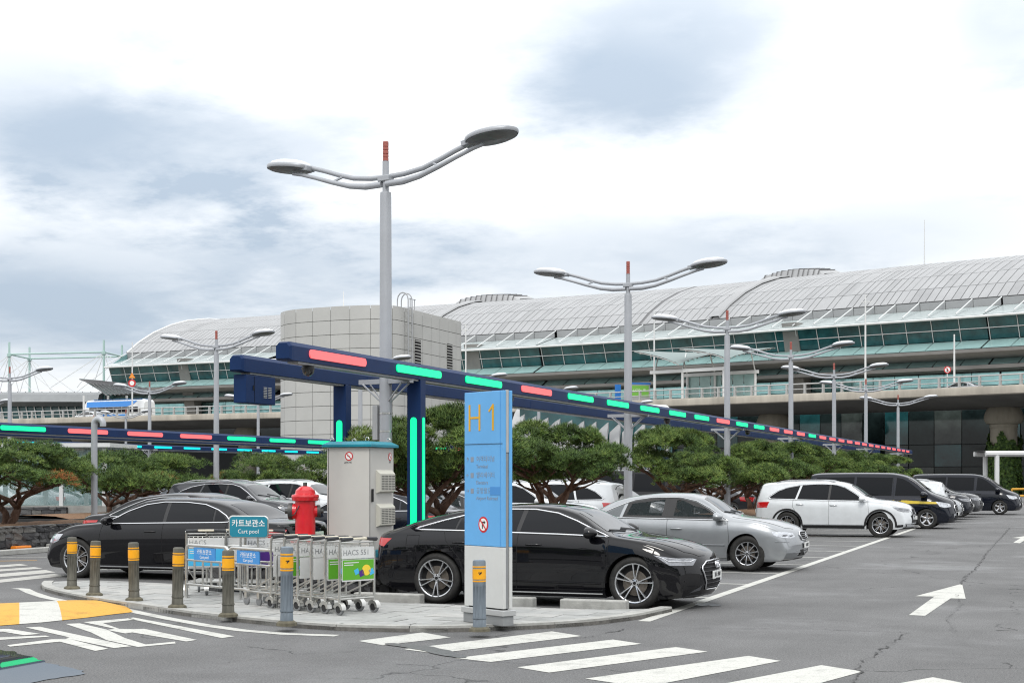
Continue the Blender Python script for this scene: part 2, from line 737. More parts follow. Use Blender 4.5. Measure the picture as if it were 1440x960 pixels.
# zebra crossing by the pavement corner
for q in (((504, 901), (538, 907), (634, 896), (594, 889)), ((567, 912.5), (612, 918.5), (818, 894), (776, 887.5)),
          ((640, 925), (690, 930.5), (902, 905), (862, 899)), ((727, 938), (772, 945.5), (995, 916), (950, 909.5)),
          ((823, 954), (905, 966), (1098, 929), (1052, 922)), ((960, 972), (1052, 988), (1213, 944), (1155, 935)),
          ((1200, 972), (1300, 992), (1385, 966), (1312, 952))):
    marking('crossing_stripe', px_poly(*q), LINE_WHITE)
# zebra far on the other side of the pavement head
for q in (((-40, 803), (-40, 806), (60, 799), (48, 797)), ((-40, 810), (-40, 814.5), (78, 804.5), (64, 801)), ((-40, 819), (-40, 823), (92, 809.5), (76, 806.5)),
          ((-40, 797), (-40, 800), (40, 794.5), (28, 792.5))):
    marking('crossing_stripe', px_poly(*q), LINE_OLD)
band('edge_line', px_poly((-60, 783.5), (0, 783.5), (40, 783), (66, 783)), .12, LINE_OLD)
band('edge_line', px_poly((-60, 789), (0, 788.5), (52, 787.5)), .1, LINE_YELLOW)
# curved edge line round the pavement head
band('edge_line', px_poly((22, 827), (34, 828), (44, 833), (64, 839.5), (95, 846), (130, 850), (166, 854.5), (200, 862), (240, 870), (290, 879), (340, 886), (400, 891), (474, 893.5)), .17)
# painted road wording, seen across its lines
for q in (((-40, 886), (12, 884), (56, 891), (34, 893), (4, 888), (-40, 891)), ((-40, 897), (64, 893.5), (70, 895), (-40, 902)), ((10, 907), (74, 898.5), (97, 898), (152, 912), (134, 915), (84, 902), (14, 909)),
          ((36, 882), (56, 881), (185, 908.5), (160, 911), (92, 897), (98, 896)), ((92, 877), (112, 876.2), (150, 885), (176, 897), (205, 906), (246, 902), (247, 904.5), (194, 909.5), (150, 900), (128, 889)),
          ((117, 874.5), (183, 869), (190, 871), (145, 876), (168, 884), (188, 884.5), (203, 884), (277, 899.5), (262, 901.8), (186, 889), (176, 890.5), (150, 885.5), (162, 884)),
          ((178, 869), (188, 868), (330, 894.5), (312, 897))):
    marking('road_lettering', px_poly(*q), LINE_WHITE, .0045)

# ---- pavement head with its kerb
KERB_PX = [(945, 860), (897, 870.5), (840, 878), (767, 883.5), (653, 888), (560, 888.5), (480, 886.5), (400, 881), (333, 874), (267, 866.5), (200, 856.5), (150, 849.5), (110, 842.5), (80, 836), (63, 831), (57, 826.5), (62, 822)]
kerb_out = [ground(*p) for p in KERB_PX]
BACK = [(-15.45, 21.15), (-12.35, 20.6), (-12.35, 19.75), (-9.62, 19.55), (-9.62, 18.80), (-5.7, 18.78)]
outline = [(p.x, p.y) for p in kerb_out] + BACK
PZ = .065
mb = MB()
mb.prism(outline, -.02, PZ - .02)
mb.build('pavement', JOINT, kind='structure')
pavement = bpy.data.objects['pavement']


def inset(poly, d):
    n = len(poly)
    out = []
    for i in range(n):
        a, b, c = Vector(poly[i - 1]), Vector(poly[i]), Vector(poly[(i + 1) % n])
        t1, t2 = (b - a).normalized(), (c - b).normalized()
        n1, n2 = Vector((-t1.y, t1.x)), Vector((-t2.y, t2.x))
        m = (n1 + n2)
        m = m.normalized() if m.length > 1e-6 else n1
        k = max(.35, m.dot(n1))
        out.append(b - m * d / k if AREA > 0 and False else b + m * (d / k) * (1 if AREA > 0 else -1))
    return [(p.x, p.y) for p in out]


AREA = sum(outline[i][0] * outline[(i + 1) % len(outline)][1] - outline[(i + 1) % len(outline)][0] * outline[i][1] for i in range(len(outline)))


def clip_cells(poly, size_u, size_v, ang, gap, bond=True):
    """Slab outlines: the region cut into a grid of cells, joints left open."""
    bm = bmesh.new()
    vs = [bm.verts.new((p[0], p[1], 0)) for p in poly]
    f = bm.faces.new(vs)
    bmesh.ops.triangulate(bm, faces=[f])
    tris = [[v.co.copy() for v in fc.verts] for fc in bm.faces]
    bm.free()
    ca, sa = math.cos(ang), math.sin(ang)

    def toL(p):
        return (p[0] * ca + p[1] * sa, -p[0] * sa + p[1] * ca)

    def toW(p):
        return (p[0] * ca - p[1] * sa, p[0] * sa + p[1] * ca)
    P = [toL(p) for p in poly]

    def clip(pol, ax, val, keep_gt):
        out = []
        for i in range(len(pol)):
            a, b = pol[i - 1], pol[i]
            ia = (a[ax] > val) == keep_gt
            ib = (b[ax] > val) == keep_gt
            if ia != ib:
                t = (val - a[ax]) / (b[ax] - a[ax])
                out.append((a[0] + (b[0] - a[0]) * t, a[1] + (b[1] - a[1]) * t))
            if ib:
                out.append(b)
        return out
    u0, u1 = min(p[0] for p in P), max(p[0] for p in P)
    v0, v1 = min(p[1] for p in P), max(p[1] for p in P)
    cells = []
    r = 0
    v = v0
    while v < v1:
        row = clip(clip(P, 1, v + gap, True), 1, v + size_v - gap, False)
        u = u0 - (size_u / 2 if bond and r % 2 else 0)
        while u < u1 and len(row) > 2:
            c = clip(clip(row, 0, u + gap, True), 0, u + size_u - gap, False)
            if len(c) > 2:
                q = []
                for p in c:
                    if not q or math.hypot(p[0] - q[-1][0], p[1] - q[-1][1]) > .004:
                        q.append(p)
                ar = abs(sum(q[i][0] * q[(i + 1) % len(q)][1] - q[(i + 1) % len(q)][0] * q[i][1] for i in range(len(q)))) / 2
                if ar > .004 and len(q) > 2:
                    cells.append([toW(p) for p in q])
            u += size_u
        v += size_v
        r += 1
    return cells


rnd = random.Random(5)
inner = inset(outline, .17)
for cell in clip_cells(inner, .62, .42, R(-2), .005):
    o = MB().prism(cell, PZ - .025, PZ + rnd.uniform(-.003, .003)).build('paving_slab', rnd.choice([PAVING, PAVING, PAVING_B, PAVING_C]), pavement)
# kerb stones follow the curve
kp = [Vector((p.x, p.y)) for p in kerb_out]
acc = [0]
for i in range(1, len(kp)):
    acc.append(acc[-1] + (kp[i] - kp[i - 1]).length)


def along(s):
    s = min(max(s, 0), acc[-1] - 1e-6)
    i = max(k for k in range(len(acc)) if acc[k] <= s + 1e-9)
    i = min(i, len(kp) - 2)
    t = (s - acc[i]) / (acc[i + 1] - acc[i])
    return kp[i].lerp(kp[i + 1], t)


s = 0
while s < acc[-1] - .05:
    e = min(s + .9, acc[-1])
    a, m_, b = along(s + .006), along((s + e) / 2), along(e - .006)
    side = []
    for p, q in ((a, m_), (m_, b), (b, b + (b - m_))):
        t = (q - p).normalized()
        side.append(Vector((t.y, -t.x)) if True else t)
    sg = 1
    c = Vector(inner[len(inner) // 4])
    if (m_ + side[1] * .2 - Vector((-8, 18))).length > (m_ - side[1] * .2 - Vector((-8, 18))).length:
        sg = -1
    poly = [a, m_, b, b + side[2] * .16 * sg, m_ + side[1] * .16 * sg, a + side[0] * .16 * sg]
    MB().prism([(p.x, p.y) for p in poly], -.01, PZ + .008).build('kerb_stone', KERB, pavement)
    s = e

# ---- speed hump, yellow and white, beside the pavement head
hA, hB = ground(-70, 884), ground(-70, 847)
hump_l = [ground(-70, 886), ground(0, 879.5), ground(60, 875), ground(120, 868.5), ground(160, 863.5), ground(187, 860.5)]
hump_f = [ground(-70, 849), ground(0, 848.5), ground(60, 846), ground(100, 844.5), ground(130, 845.5), ground(170, 852)]
hump = bpy.data.objects.new('speed_hump', None)
COL.objects.link(hump)
tag(hump, 'low yellow and white striped speed hump across the lane by the pavement head', 'speed hump')


def hump_row(i, k):
    a, b = hump_l[i], hump_f[i]
    p = a.lerp(b, k / 8)
    t = k / 8
    return Vector((p.x, p.y, .006 + .075 * math.sin(math.pi * t) ** .8 * (1 if i < 5 else .35)))


cuts = [0, 1.45, 2.45, 5]
for ci in range(3):
    rows = []
    for i in range(13):
        u = cuts[ci] + (cuts[ci + 1] - cuts[ci]) * i / 12
        i0 = min(int(u), 4)
        f_ = u - i0
        rows.append([hump_row(i0, k).lerp(hump_row(i0 + 1, k), f_) for k in range(9)])
    MB().grid(rows).build('hump_section', LINE_WHITE if ci == 1 else LINE_YELLOW, hump, True)

# ---- water left by the rain
def blob(pts, n=6):
    """Closed smooth outline through points."""
    out = []
    m = len(pts)
    for i in range(m):
        p0, p1, p2, p3 = (Vector(pts[(i + k) % m]) for k in (-1, 0, 1, 2))
        for j in range(n):
            t = j / n
            out.append(.5 * ((2 * p1) + (-p0 + p2) * t + (2 * p0 - 5 * p1 + 4 * p2 - p3) * t * t + (-p0 + 3 * p1 - 3 * p2 + p3) * t ** 3))
    rj = random.Random(m)
    out = [Vector((p.x + rj.uniform(-.012, .012), p.y + rj.uniform(-.03, .03), p.z)) for p in out]
    return out


marking('puddle', blob(px_poly((-90, 910), (0, 914), (36, 921), (58, 929), (80, 935), (112, 942), (118, 948), (84, 953), (40, 962), (0, 985), (-90, 1000))), PUDDLE, .0062)
marking('puddle', blob(px_poly((978, 849), (992, 847.5), (1004, 848.5), (1016, 851), (1003, 852.5), (996, 851.2), (986, 852))), PUDDLE, .0062)
marking('damp_patch', blob(px_poly((205, 872), (240, 873), (252, 876), (225, 878))), DAMP, .0030)
marking('damp_patch', blob(px_poly((540, 905), (600, 908), (655, 922), (640, 925), (590, 914))), DAMP, .0078)

# ---- wheel stops behind the pavement
for (a, b, lab) in ((( -9.45, 18.98), (-8.42, 18.98), 'grey concrete wheel stop beside the luggage carts under the black fastback'),
                    ((-7.75, 18.98), (-6.75, 18.98), 'grey concrete wheel stop half hidden behind the blue H1 totem'),
                    ((-6.35, 18.94), (-5.43, 18.92), 'grey concrete wheel stop against the front wheel of the black fastback')):
    mb = MB()
    mb.box(a[0], b[0], a[1] - .09, a[1] + .09, 0, .165, bev=.018)
    o = mb.build('wheel_stop', KERB)
    tag(o, lab, 'wheel stop', 'concrete wheel stops by the first bay')

# ---- cracks and a resurfacing seam in the aisle
TAR = mat('crack_tar', (.04, .04, .04), .8)


def crack(pts, w, seed, name='asphalt_crack'):
    rj = random.Random(seed)
    P = [ground(*p) for p in pts]
    q = []
    for a, b in zip(P, P[1:]):
        n = max(2, int((b - a).length / .07))
        for i in range(n):
            m_ = a.lerp(b, i / n)
            q.append(Vector((m_.x + rj.gauss(0, .022), m_.y + rj.gauss(0, .022), 0)))
    q.append(P[-1])
    l, r_ = [], []
    for i, v in enumerate(q):
        d = (q[min(i + 1, len(q) - 1)] - q[max(i - 1, 0)]).normalized()
        ww = w * .62 * rj.uniform(.1, 1.0) ** 1.5
        n_ = Vector((-d.y, d.x, 0)) * ww / 2
        l.append((v.x + n_.x, v.y + n_.y, .0085))
        r_.append((v.x - n_.x, v.y - n_.y, .0085))
    MB().grid([l, r_], flip=True).build(name, TAR, kind='structure')


crack([(1420, 742), (1390, 775), (1372, 800), (1358, 810), (1350, 822)], .05, 1)
crack([(1274, 889), (1262, 901), (1237, 917), (1208, 933), (1204, 952), (1190, 968)], .045, 2)
crack([(960, 882), (1040, 884), (1127, 883), (1200, 886), (1272, 889)], .03, 3)
crack([(1020, 866), (1090, 868), (1180, 872), (1262, 880)], .018, 4)
crack([(880, 884), (840, 893), (806, 898)], .05, 5)
crack([(300, 934), (370, 926), (430, 919), (500, 915)], .02, 6)
crack([(1345, 835), (1352, 850), (1330, 872), (1345, 890)], .016, 7)
# ------------------------------------------------------------------ terminal and its elevated road
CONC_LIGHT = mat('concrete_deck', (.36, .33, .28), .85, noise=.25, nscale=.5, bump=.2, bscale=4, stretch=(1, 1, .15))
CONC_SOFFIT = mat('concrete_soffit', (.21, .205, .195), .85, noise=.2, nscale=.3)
CONC_COL = mat('concrete_column', (.33, .30, .24), .85, noise=.2, nscale=1.2, stretch=(1, 1, .2))
ROOF_METAL = mat('roof_panel_metal', (.31, .315, .32), .5, .15, noise=.08, nscale=.3)
ROOF_METAL_B = mat('roof_panel_metal_dull', (.275, .28, .285), .5, .15, noise=.1, nscale=.3)
ROOF_RIB = mat('roof_rib', (.12, .12, .125), .6, .1)
FASCIA = mat('fascia_panel', (.34, .345, .35), .5, .2, noise=.08, nscale=.4)
GLASS_DARK = mat('facade_glass_dark', (.014, .070, .080), .06, spec=.6, noise=.5, nscale=.35, tint=(.03, .14, .15))
GLASS_HALL = mat('hall_glass', (.008, .014, .015), .05, spec=.35, noise=.5, nscale=.3, tint=(.03, .05, .05))
GLASS_HALL_B = mat('hall_glass_pale', (.035, .046, .044), .06, spec=.5, noise=.5, nscale=.5, tint=(.08, .10, .092))  # lighter copy of the hall glass, reflections put into its colour
GLASS_TEAL = mat('facade_glass_teal', (.30, .53, .53), .08, .62, spec=.6, noise=.25, nscale=.4)
GLASS_PALE = mat('glass_apron', (.28, .43, .42), .12, spec=.6, noise=.12, nscale=.6)
GLASS_CANOPY = mat('canopy_glass', (.38, .43, .43), .2, spec=.5, noise=.1, nscale=.5)
WHITE_STEEL = mat('white_steel', (.62, .63, .63), .45, .1, noise=.06, nscale=1)
GREY_STEEL = mat('grey_steel', (.36, .37, .38), .5, .3, noise=.08, nscale=1)
DARK_BAND = mat('soffit_panel', (.30, .30, .30), .6, noise=.12, nscale=.4)
RAIL_GREY = mat('railing_grey', (.42, .42, .41), .5, .2, noise=.1, nscale=1)
BLACK_FRAME = mat('dark_frame', (.03, .035, .037), .5)

EDGE_TAB = [(1640, 512), (1560, 518), (1440, 525), (1300, 532), (1150, 538.5), (1020, 544), (830, 553), (660, 560.5), (380, 568.5), (300, 571), (150, 575), (20, 579), (-60, 581), (-200, 585), (-330, 588)]
_ep = []
for px, py in EDGE_TAB:
    d = 2083 * 10.0 / (670.5 - py)
    _ep.append(plan((px - 720) * d / 2083, d))
# smooth arc-length curve, from the near (town) end towards the far end
_dense = []
for i in range(len(_ep) - 1):
    p0, p1, p2, p3 = _ep[max(i - 1, 0)], _ep[i], _ep[i + 1], _ep[min(i + 2, len(_ep) - 1)]
    for j in range(10):
        t = j / 10
        _dense.append(.5 * ((2 * p1) + (-p0 + p2) * t + (2 * p0 - 5 * p1 + 4 * p2 - p3) * t * t + (-p0 + 3 * p1 - 3 * p2 + p3) * t ** 3))
_dense.append(_ep[-1])
for _ in range(60):      # fair the curve
    _dense = [_dense[0]] + [(_dense[i - 1] + _dense[i] * 2 + _dense[i + 1]) / 4 for i in range(1, len(_dense) - 1)] + [_dense[-1]]
_acc = [0.0]
for i in range(1, len(_dense)):
    _acc.append(_acc[-1] + (_dense[i] - _dense[i - 1]).length)
ARC = _acc[-1]


def edge(s, o=0.0, z=0.0):
    """Point at arc length s along the deck's front edge, o metres behind it, z up."""
    i = int(np.searchsorted(_acc, s, 'right')) - 1
    i = max(0, min(i, len(_dense) - 2))
    t = (s - _acc[i]) / (_acc[i + 1] - _acc[i])
    p = _dense[i] + (_dense[i + 1] - _dense[i]) * t
    a, b = _dense[max(i - 2, 0)], _dense[min(i + 3, len(_dense) - 1)]
    tn = (b - a).normalized()
    n = Vector((tn.y, -tn.x, 0))        # towards the terminal
    return Vector((p.x + n.x * o, p.y + n.y * o, z))


def to_px(p):
    x = CA * p.x + SA * p.y
    d = -SA * p.x + CA * p.y
    return 720 + 2083 * x / d, 670.5 - 2083 * (p.z - EYE) / d


def s_at_px(px, o=0.0):
    lo, hi = 0.0, ARC
    for _ in range(50):
        m = (lo + hi) / 2
        if to_px(edge(m, o))[0] > px:
            lo = m
        else:
            hi = m
    return (lo + hi) / 2


def sweep(prof, s0, s1, ds, mb=None, mi=0):
    """Surface of an (offset, z) profile drawn along the curve."""
    mb = mb or MB()
    k = max(1, int(round((s1 - s0) / ds)))
    rows = [[edge(s0 + (s1 - s0) * i / k, o, z) for o, z in prof] for i in range(k + 1)]
    return mb.grid(rows, mi)


# --- elevated road
DECK_Z = 10.75
bridge = thing('elevated_road', 'curved concrete elevated road with pale steel railing in front of the terminal', 'elevated road', edge(60, 8, 0))
INV = Matrix.Translation(-bridge.location)


def on_bridge(mb, name, m, smooth=False, kind=None):
    me = mb.mesh(name, m, smooth)
    me.transform(INV)
    return link(name, me, bridge, kind=kind)


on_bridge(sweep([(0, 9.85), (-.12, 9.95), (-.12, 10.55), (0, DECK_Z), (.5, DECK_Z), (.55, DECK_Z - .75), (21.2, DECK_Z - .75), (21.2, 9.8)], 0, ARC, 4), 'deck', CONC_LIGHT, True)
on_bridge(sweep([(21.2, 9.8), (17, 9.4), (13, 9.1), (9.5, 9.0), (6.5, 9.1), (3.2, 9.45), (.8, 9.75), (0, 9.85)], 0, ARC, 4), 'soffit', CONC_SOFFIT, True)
for z, r_ in ((12.0, .075), (11.45, .05)):
    pts = [edge(ARC * i / 140, .25, z - .2) for i in range(141)]
    on_bridge(MB().tube(pts, r_, 6), 'railing_rail', RAIL_GREY, True)
post_me = MB().box(-.09, .09, -.16, .16, 0, 1.0).box(-.14, .14, -.22, .22, -.03, .06).mesh('railing_post', RAIL_GREY)
s = 2.0
while s < ARC - 1:
    p, q = edge(s, .25, DECK_Z), edge(s + .5, .25, DECK_Z)
    o = link('railing_post', post_me, bridge, p - bridge.location, math.atan2(q.y - p.y, q.x - p.x))
    s += 2.15 + .0 * s
for px, sc in ((1412, 1.0), (1088, 1.0), (770, 1.0), (348, 1.0), (118, 1.0)):
    p = edge(s_at_px(px, 9.5), 9.5, 0)
    mb = MB()
    mb.lathe([(1.36, 0), (1.36, 6.9), (1.42, 6.95), (1.42, 7.3), (1.75, 7.35), (1.98, 7.75), (1.98, 8.2), (1.75, 8.8), (1.5, 9.15)], 28, 0, T(*(p - bridge.location)), False, False)
    mb.build('column', CONC_COL, bridge, True, angle=30)

# --- terminal building
sE = s_at_px(176, 26)             # far gable
s0T = 0.0
terminal = thing('terminal_building', 'long curved airport terminal with ribbed vaulted metal roof and teal glass front', 'terminal', edge(60, 24, 0))
TINV = Matrix.Translation(-terminal.location)


def on_term(mb, name, m, smooth=False, kind=None, parent=None):
    me = mb.mesh(name, m, smooth)
    me.transform(TINV)
    return link(name, me, parent or terminal, kind=kind)


# floor slabs and grey overhanging bands
on_term(sweep([(26, 14.1), (22.4, 14.2), (22.2, 14.6), (22.6, 14.65)], s0T, sE, 4), 'lower_soffit', DARK_BAND)
on_term(sweep([(24, 15.45), (20.4, 15.95), (20.2, 16.3), (20.5, 16.33)], s0T, sE, 4), 'upper_soffit', DARK_BAND)
on_term(sweep([(26.3, 10.4), (26.3, 14.05), (22.9, 14.6), (24.3, 15.42), (20.7, 16.33), (23.3, 17.5), (22.4, 20.2), (26.5, 21.6), (44, 21.7), (44, 10.4)], s0T, sE, 4), 'dark_interior', DARK)
CELL = 3.05
nC = int((sE - s0T) / CELL)
cs = [s0T + (sE - s0T) * i / nC for i in range(nC + 1)]


def pane(name, m, sa, sb, prof, gap=.05, proud=.06):
    """One flat pane between two stations, over a two-point profile, with a little thickness."""
    (o0, z0), (o1, z1) = prof
    ln = math.hypot(o1 - o0, z1 - z0)
    nx, nz = -(z1 - z0) / ln, (o1 - o0) / ln
    f = gap / ln
    o0, z0, o1, z1 = o0 + (o1 - o0) * f, z0 + (z1 - z0) * f, o1 - (o1 - o0) * f, z1 - (z1 - z0) * f
    a, b = sa + gap, sb - gap
    P = [edge(a, o0 + nx * proud, z0 + nz * proud), edge(b, o0 + nx * proud, z0 + nz * proud), edge(b, o1 + nx * proud, z1 + nz * proud), edge(a, o1 + nx * proud, z1 + nz * proud),
         edge(a, o0, z0), edge(b, o0, z0), edge(b, o1, z1), edge(a, o1, z1)]
    P = [p - terminal.location for p in P]
    mb = MB().add(P, [(0, 1, 2, 3), (0, 4, 5, 1), (1, 5, 6, 2), (2, 6, 7, 3), (3, 7, 4, 0)])
    return mb


mid = (22.62, 18.85)
lo_, hi_ = (23.1, 17.55), (22.1, 20.3)
mull = MB()
for i in range(nC):
    a, b = cs[i], cs[i + 1]
    pxm = to_px(edge((a + b) / 2, 24, 18))[0]
    if not (-20 < pxm < 1500) or 392 < pxm < 640:
        continue
    pane('window_pane', None, a, b, (lo_, mid), .09).build('window_pane', GLASS_DARK, terminal)
    pane('window_pane', None, a, b, (mid, hi_), .09).build('window_pane', GLASS_DARK, terminal)
    pane('glass_apron', None, a, b, ((20.45, 16.36), (23.05, 17.5)), .05).build('apron_pane', GLASS_PALE, terminal)
    pane('glass_apron', None, a, b, ((22.7, 14.66), (24.15, 15.44)), .05).build('apron_pane', GLASS_PALE, terminal)
    pane('lower_pane', None, a, b, ((26.15, 10.6), (26.15, 12.5)), .04).build('lower_pane', GLASS_TEAL, terminal)
    pane('lower_pane', None, a, b, ((26.15, 12.5), (26.15, 14.05)), .04).build('lower_pane', GLASS_TEAL, terminal)
    pane('canopy_pane', None, a, b, ((21.1, 20.2), (26.6, 21.75)), .03).build('canopy_pane', GLASS_CANOPY, terminal)
    pane('fascia_panel', None, a, b, ((26.65, 21.8), (26.5, 22.75)), .03).build('fascia_panel', FASCIA, terminal)
    # struts above the canopy and mullions of the window band
    MB().tube([edge(b, 21.4, 20.55) - terminal.location, edge(b, 26.2, 22.7) - terminal.location], .075, 6).build('canopy_strut', WHITE_STEEL, terminal)
    MB().tube([edge(b, lo_[0] - .1, lo_[1]) - terminal.location, edge(b, hi_[0] - .1, hi_[1]) - terminal.location], .06, 4).build('mullion', WHITE_STEEL, terminal)
    MB().tube([edge(b, 20.3, 16.25) - terminal.location, edge(b, 23.05, 17.55) - terminal.location], .06, 4).build('apron_rib', BLACK_FRAME, terminal)
    MB().tube([edge(b, 22.3, 14.55) - terminal.location, edge(b, 24.2, 15.47) - terminal.location], .06, 4).build('apron_rib', BLACK_FRAME, terminal)
on_term(MB().tube([edge(s0T + (sE - s0T) * i / 100, 21.0, 20.05) for i in range(101)], .15, 8), 'gutter', WHITE_STEEL, True)
on_term(MB().tube([edge(s0T + (sE - s0T) * i / 100, mid[0] - .12, mid[1]) for i in range(101)], .07, 4), 'transom', WHITE_STEEL)
for px in (1116, 262, 668):
    a = s_at_px(px, 23)
    mb = MB()
    P = [edge(a + ds, o, z) - terminal.location for z in (10.5, 21.0) for ds, o in ((-1.1, 21.9 if z > 15 else 24.5), (1.1, 21.9 if z > 15 else 24.5), (1.1, 25.5), (-1.1, 25.5))]
    mb.add(P, [(0, 1, 5, 4), (1, 2, 6, 5), (2, 3, 7, 6), (3, 0, 4, 7)])
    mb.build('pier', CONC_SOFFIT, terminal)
# vaulted roof: deck under, panels proud of it, standing ribs
RP = [(26.6, 22.78), (29.4, 24.7), (33.2, 26.7), (37.6, 28.4), (42.5, 29.7), (48, 30.5), (54, 30.85)]
on_term(sweep(RP + [(62, 30.2), (72, 27), (78, 22), (78, 10)], s0T, sE, 4), 'roof_deck', ROOF_RIB, True)
RC = 1.0
nR = int((sE - s0T) / RC)
rs = [s0T + (sE - s0T) * i / nR for i in range(nR + 1)]
rnd = random.Random(11)
cand = []
for i in range(nR):
    for j in range(len(RP) - 1):
        p = edge(rs[i], RP[j][0], RP[j][1])
        x, y = to_px(p)
        cand.append((x, i, j))
vis = [c for c in cand if -10 < c[0] < 1480]
vis.sort(key=lambda c: -c[0])
solo = set((i, j) for _, i, j in vis[:294])
rest = MB()
for _, i, j in vis:
    mb = pane('roof_panel', None, rs[i], rs[i + 1], (RP[j], RP[j + 1]), .05, .06)
    if (i, j) in solo:
        mb.build('roof_panel', ROOF_METAL if rnd.random() > .12 else ROOF_METAL_B, terminal)
    else:
        rest.add(mb.v, mb.f, 0 if rnd.random() > .12 else 1)
rest.build('roof_panel_field', [ROOF_METAL, ROOF_METAL_B], terminal, kind='stuff')
# raised roof monitors with the broad rib that runs down from each
for px0, px1 in ((652, 742), (1082, 1172)):
    sa, sb = s_at_px(px1, 48), s_at_px(px0, 48)
    mid_s = sa + (sb - sa) * .62
    mb = MB()
    rows = []
    for k in range(13):
        t = k / 12
        s_ = sa + (sb - sa) * t
        h = .12 + .95 * math.sin(math.pi * min(1, t * 1.0)) ** .5
        rows.append([edge(s_, 45, 29.9), edge(s_, 45.5, 30.2 + h), edge(s_, 50, 30.75 + h), edge(s_, 55, 30.8)])
    mb.grid(rows)
    mo = on_term(mb, 'roof_monitor', FASCIA)
    for k in range(1, 12):
        t = k / 12
        s_ = sa + (sb - sa) * t
        h = .12 + .95 * math.sin(math.pi * t) ** .5
        m2 = MB().tube([edge(s_, 44.9, 30.0), edge(s_, 45.4, 30.25 + h), edge(s_, 50, 30.8 + h)], .07, 4)
        on_term(m2, 'monitor_rib', ROOF_RIB, parent=mo)
    pts = [edge(mid_s + .0, o, z + .28) for o, z in RP[:5]]
    mb = MB()
    rows = [[edge(mid_s - .75, o, z + .22), edge(mid_s - .6, o, z + .42), edge(mid_s + .6, o, z + .42), edge(mid_s + .75, o, z + .22)] for o, z in RP[:6]]
    mb.grid(rows)
    on_term(mb, 'roof_spine', ROOF_METAL)
# gable end
gv = [edge(sE, o, z) for o, z in [(26.2, 0), (26.2, 14.5), (22.4, 14.9), (20.3, 16.2), (23.1, 17.5), (22.1, 20.3), (26.5, 22.7)] + RP[1:] + [(62, 30.2), (72, 27), (78, 22), (78, 0)]]
on_term(MB().add(gv, [tuple(range(len(gv)))]), 'gable_wall', GLASS_TEAL)
on_term(MB().tube([edge(sE + .1, o, z + .1) for o, z in RP], .22, 6), 'gable_trim', WHITE_STEEL, True)
on_term(MB().tube([edge(s_at_px(1300, 48), 48, 30.4), edge(s_at_px(1300, 48), 48, 36.6)], [.10, .05], 5), 'roof_antenna', WHITE_STEEL)

# ground floor behind the elevated road: dark glass bays, some panes paler in place of reflections
for i in range(nC):
    a, b = cs[i], cs[i + 1]
    pxm = to_px(edge((a + b) / 2, 23, 4))[0]
    if not (690 < pxm < 1500):
        continue
    for z0, z1 in ((.3, 3.0), (3.0, 5.6), (5.6, 9.6)):
        pane('x', None, a, b, ((23.2, z0), (23.2, z1)), .05, .05).build('ground_floor_pane', [GLASS_HALL, GLASS_HALL_B, GLASS_HALL, GLASS_DARK][(i * 7 + int(z0) * 3) % 4 if z0 > 1 else (i * 5) % 3], terminal)
on_term(sweep([(23.4, 0), (23.4, 10.2)], s0T, ARC, 4), 'ground_floor_wall', BLACK_FRAME)

# --- entrance canopy standing on the deck
sc_ = s_at_px(992, 10)
ent = thing('entrance_canopy', 'white steel entrance canopy with curved slatted glass roof standing on the elevated road', 'canopy', edge(sc_, 11, DECK_Z))
EINV = Matrix.Translation(-ent.location)


def on_ent(mb, name, m, smooth=False):
    me = mb.mesh(name, m, smooth)
    me.transform(EINV)
    return link(name, me, ent)


for ds, o in ((-5.2, 6), (-5.2, 13), (.6, 6), (.6, 13), (4.6, 6), (4.6, 13)):
    on_ent(MB().tube([edge(sc_ + ds, o, DECK_Z - .2), edge(sc_ + ds, o, 14.5)], .16, 8), 'post', WHITE_STEEL, True)
for o in (6, 13):
    P = [edge(sc_ - 5.6, o, 14.4), edge(sc_ + 5.2, o, 14.4)]
    on_ent(MB().tube(P, .28, 4), 'beam', WHITE_STEEL)
def roof_z(ds, o):
    f = (o - 4.5) / 11.0
    near = 14.9 + 2.0 * max(0, ds / 6.5) ** .75 if ds >= 0 else 15.2 + 1.6 * max(0, 1 + ds / 6.5) ** .6
    return near + (17.3 - near) * f ** .8


for d0, d1 in ((.05, 6.5), (-6.5, -.05)):
    rows = [[edge(sc_ + d0 + (d1 - d0) * k / 12, 4.5 + 11 * j / 5, roof_z(d0 + (d1 - d0) * k / 12, 4.5 + 11 * j / 5) + .12) for j in range(6)] for k in range(13)]
    on_ent(MB().grid(rows), 'canopy_roof', mat('canopy_roof_sheet', (.17, .22, .215), .5), True)
    for j in range(12):
        o = 4.5 + j
        on_ent(MB().tube([edge(sc_ + d0 + (d1 - d0) * k / 8, o, roof_z(d0 + (d1 - d0) * k / 8, o)) for k in range(9)], .075, 4), 'roof_slat', RAIL_GREY)
    for k in range(4):
        ds = d0 + (d1 - d0) * (k + .5) / 4
        on_ent(MB().tube([edge(sc_ + ds, 4.5 + j, roof_z(ds, 4.5 + j) - .12) for j in range(12)], .09, 4), 'roof_purlin', RAIL_GREY)
for k in range(6):
    a = sc_ - 5.0 + k * 1.6
    on_ent(MB().add([edge(a, 13.2, DECK_Z), edge(a + 1.5, 13.2, DECK_Z), edge(a + 1.5, 13.2, 14.2), edge(a, 13.2, 14.2)], [(0, 1, 2, 3)]), 'glass_screen', GLASS_PALE)
for ds in (-5.2, .6, 4.6):
    on_ent(MB().tube([edge(sc_ + ds, 6, 14.4), edge(sc_ + ds + .5, 7.5, 16.6)], .08, 5), 'brace', WHITE_STEEL)
    on_ent(MB().tube([edge(sc_ + ds, 13, 14.4), edge(sc_ + ds - .5, 11, 17.0)], .08, 5), 'brace', WHITE_STEEL)

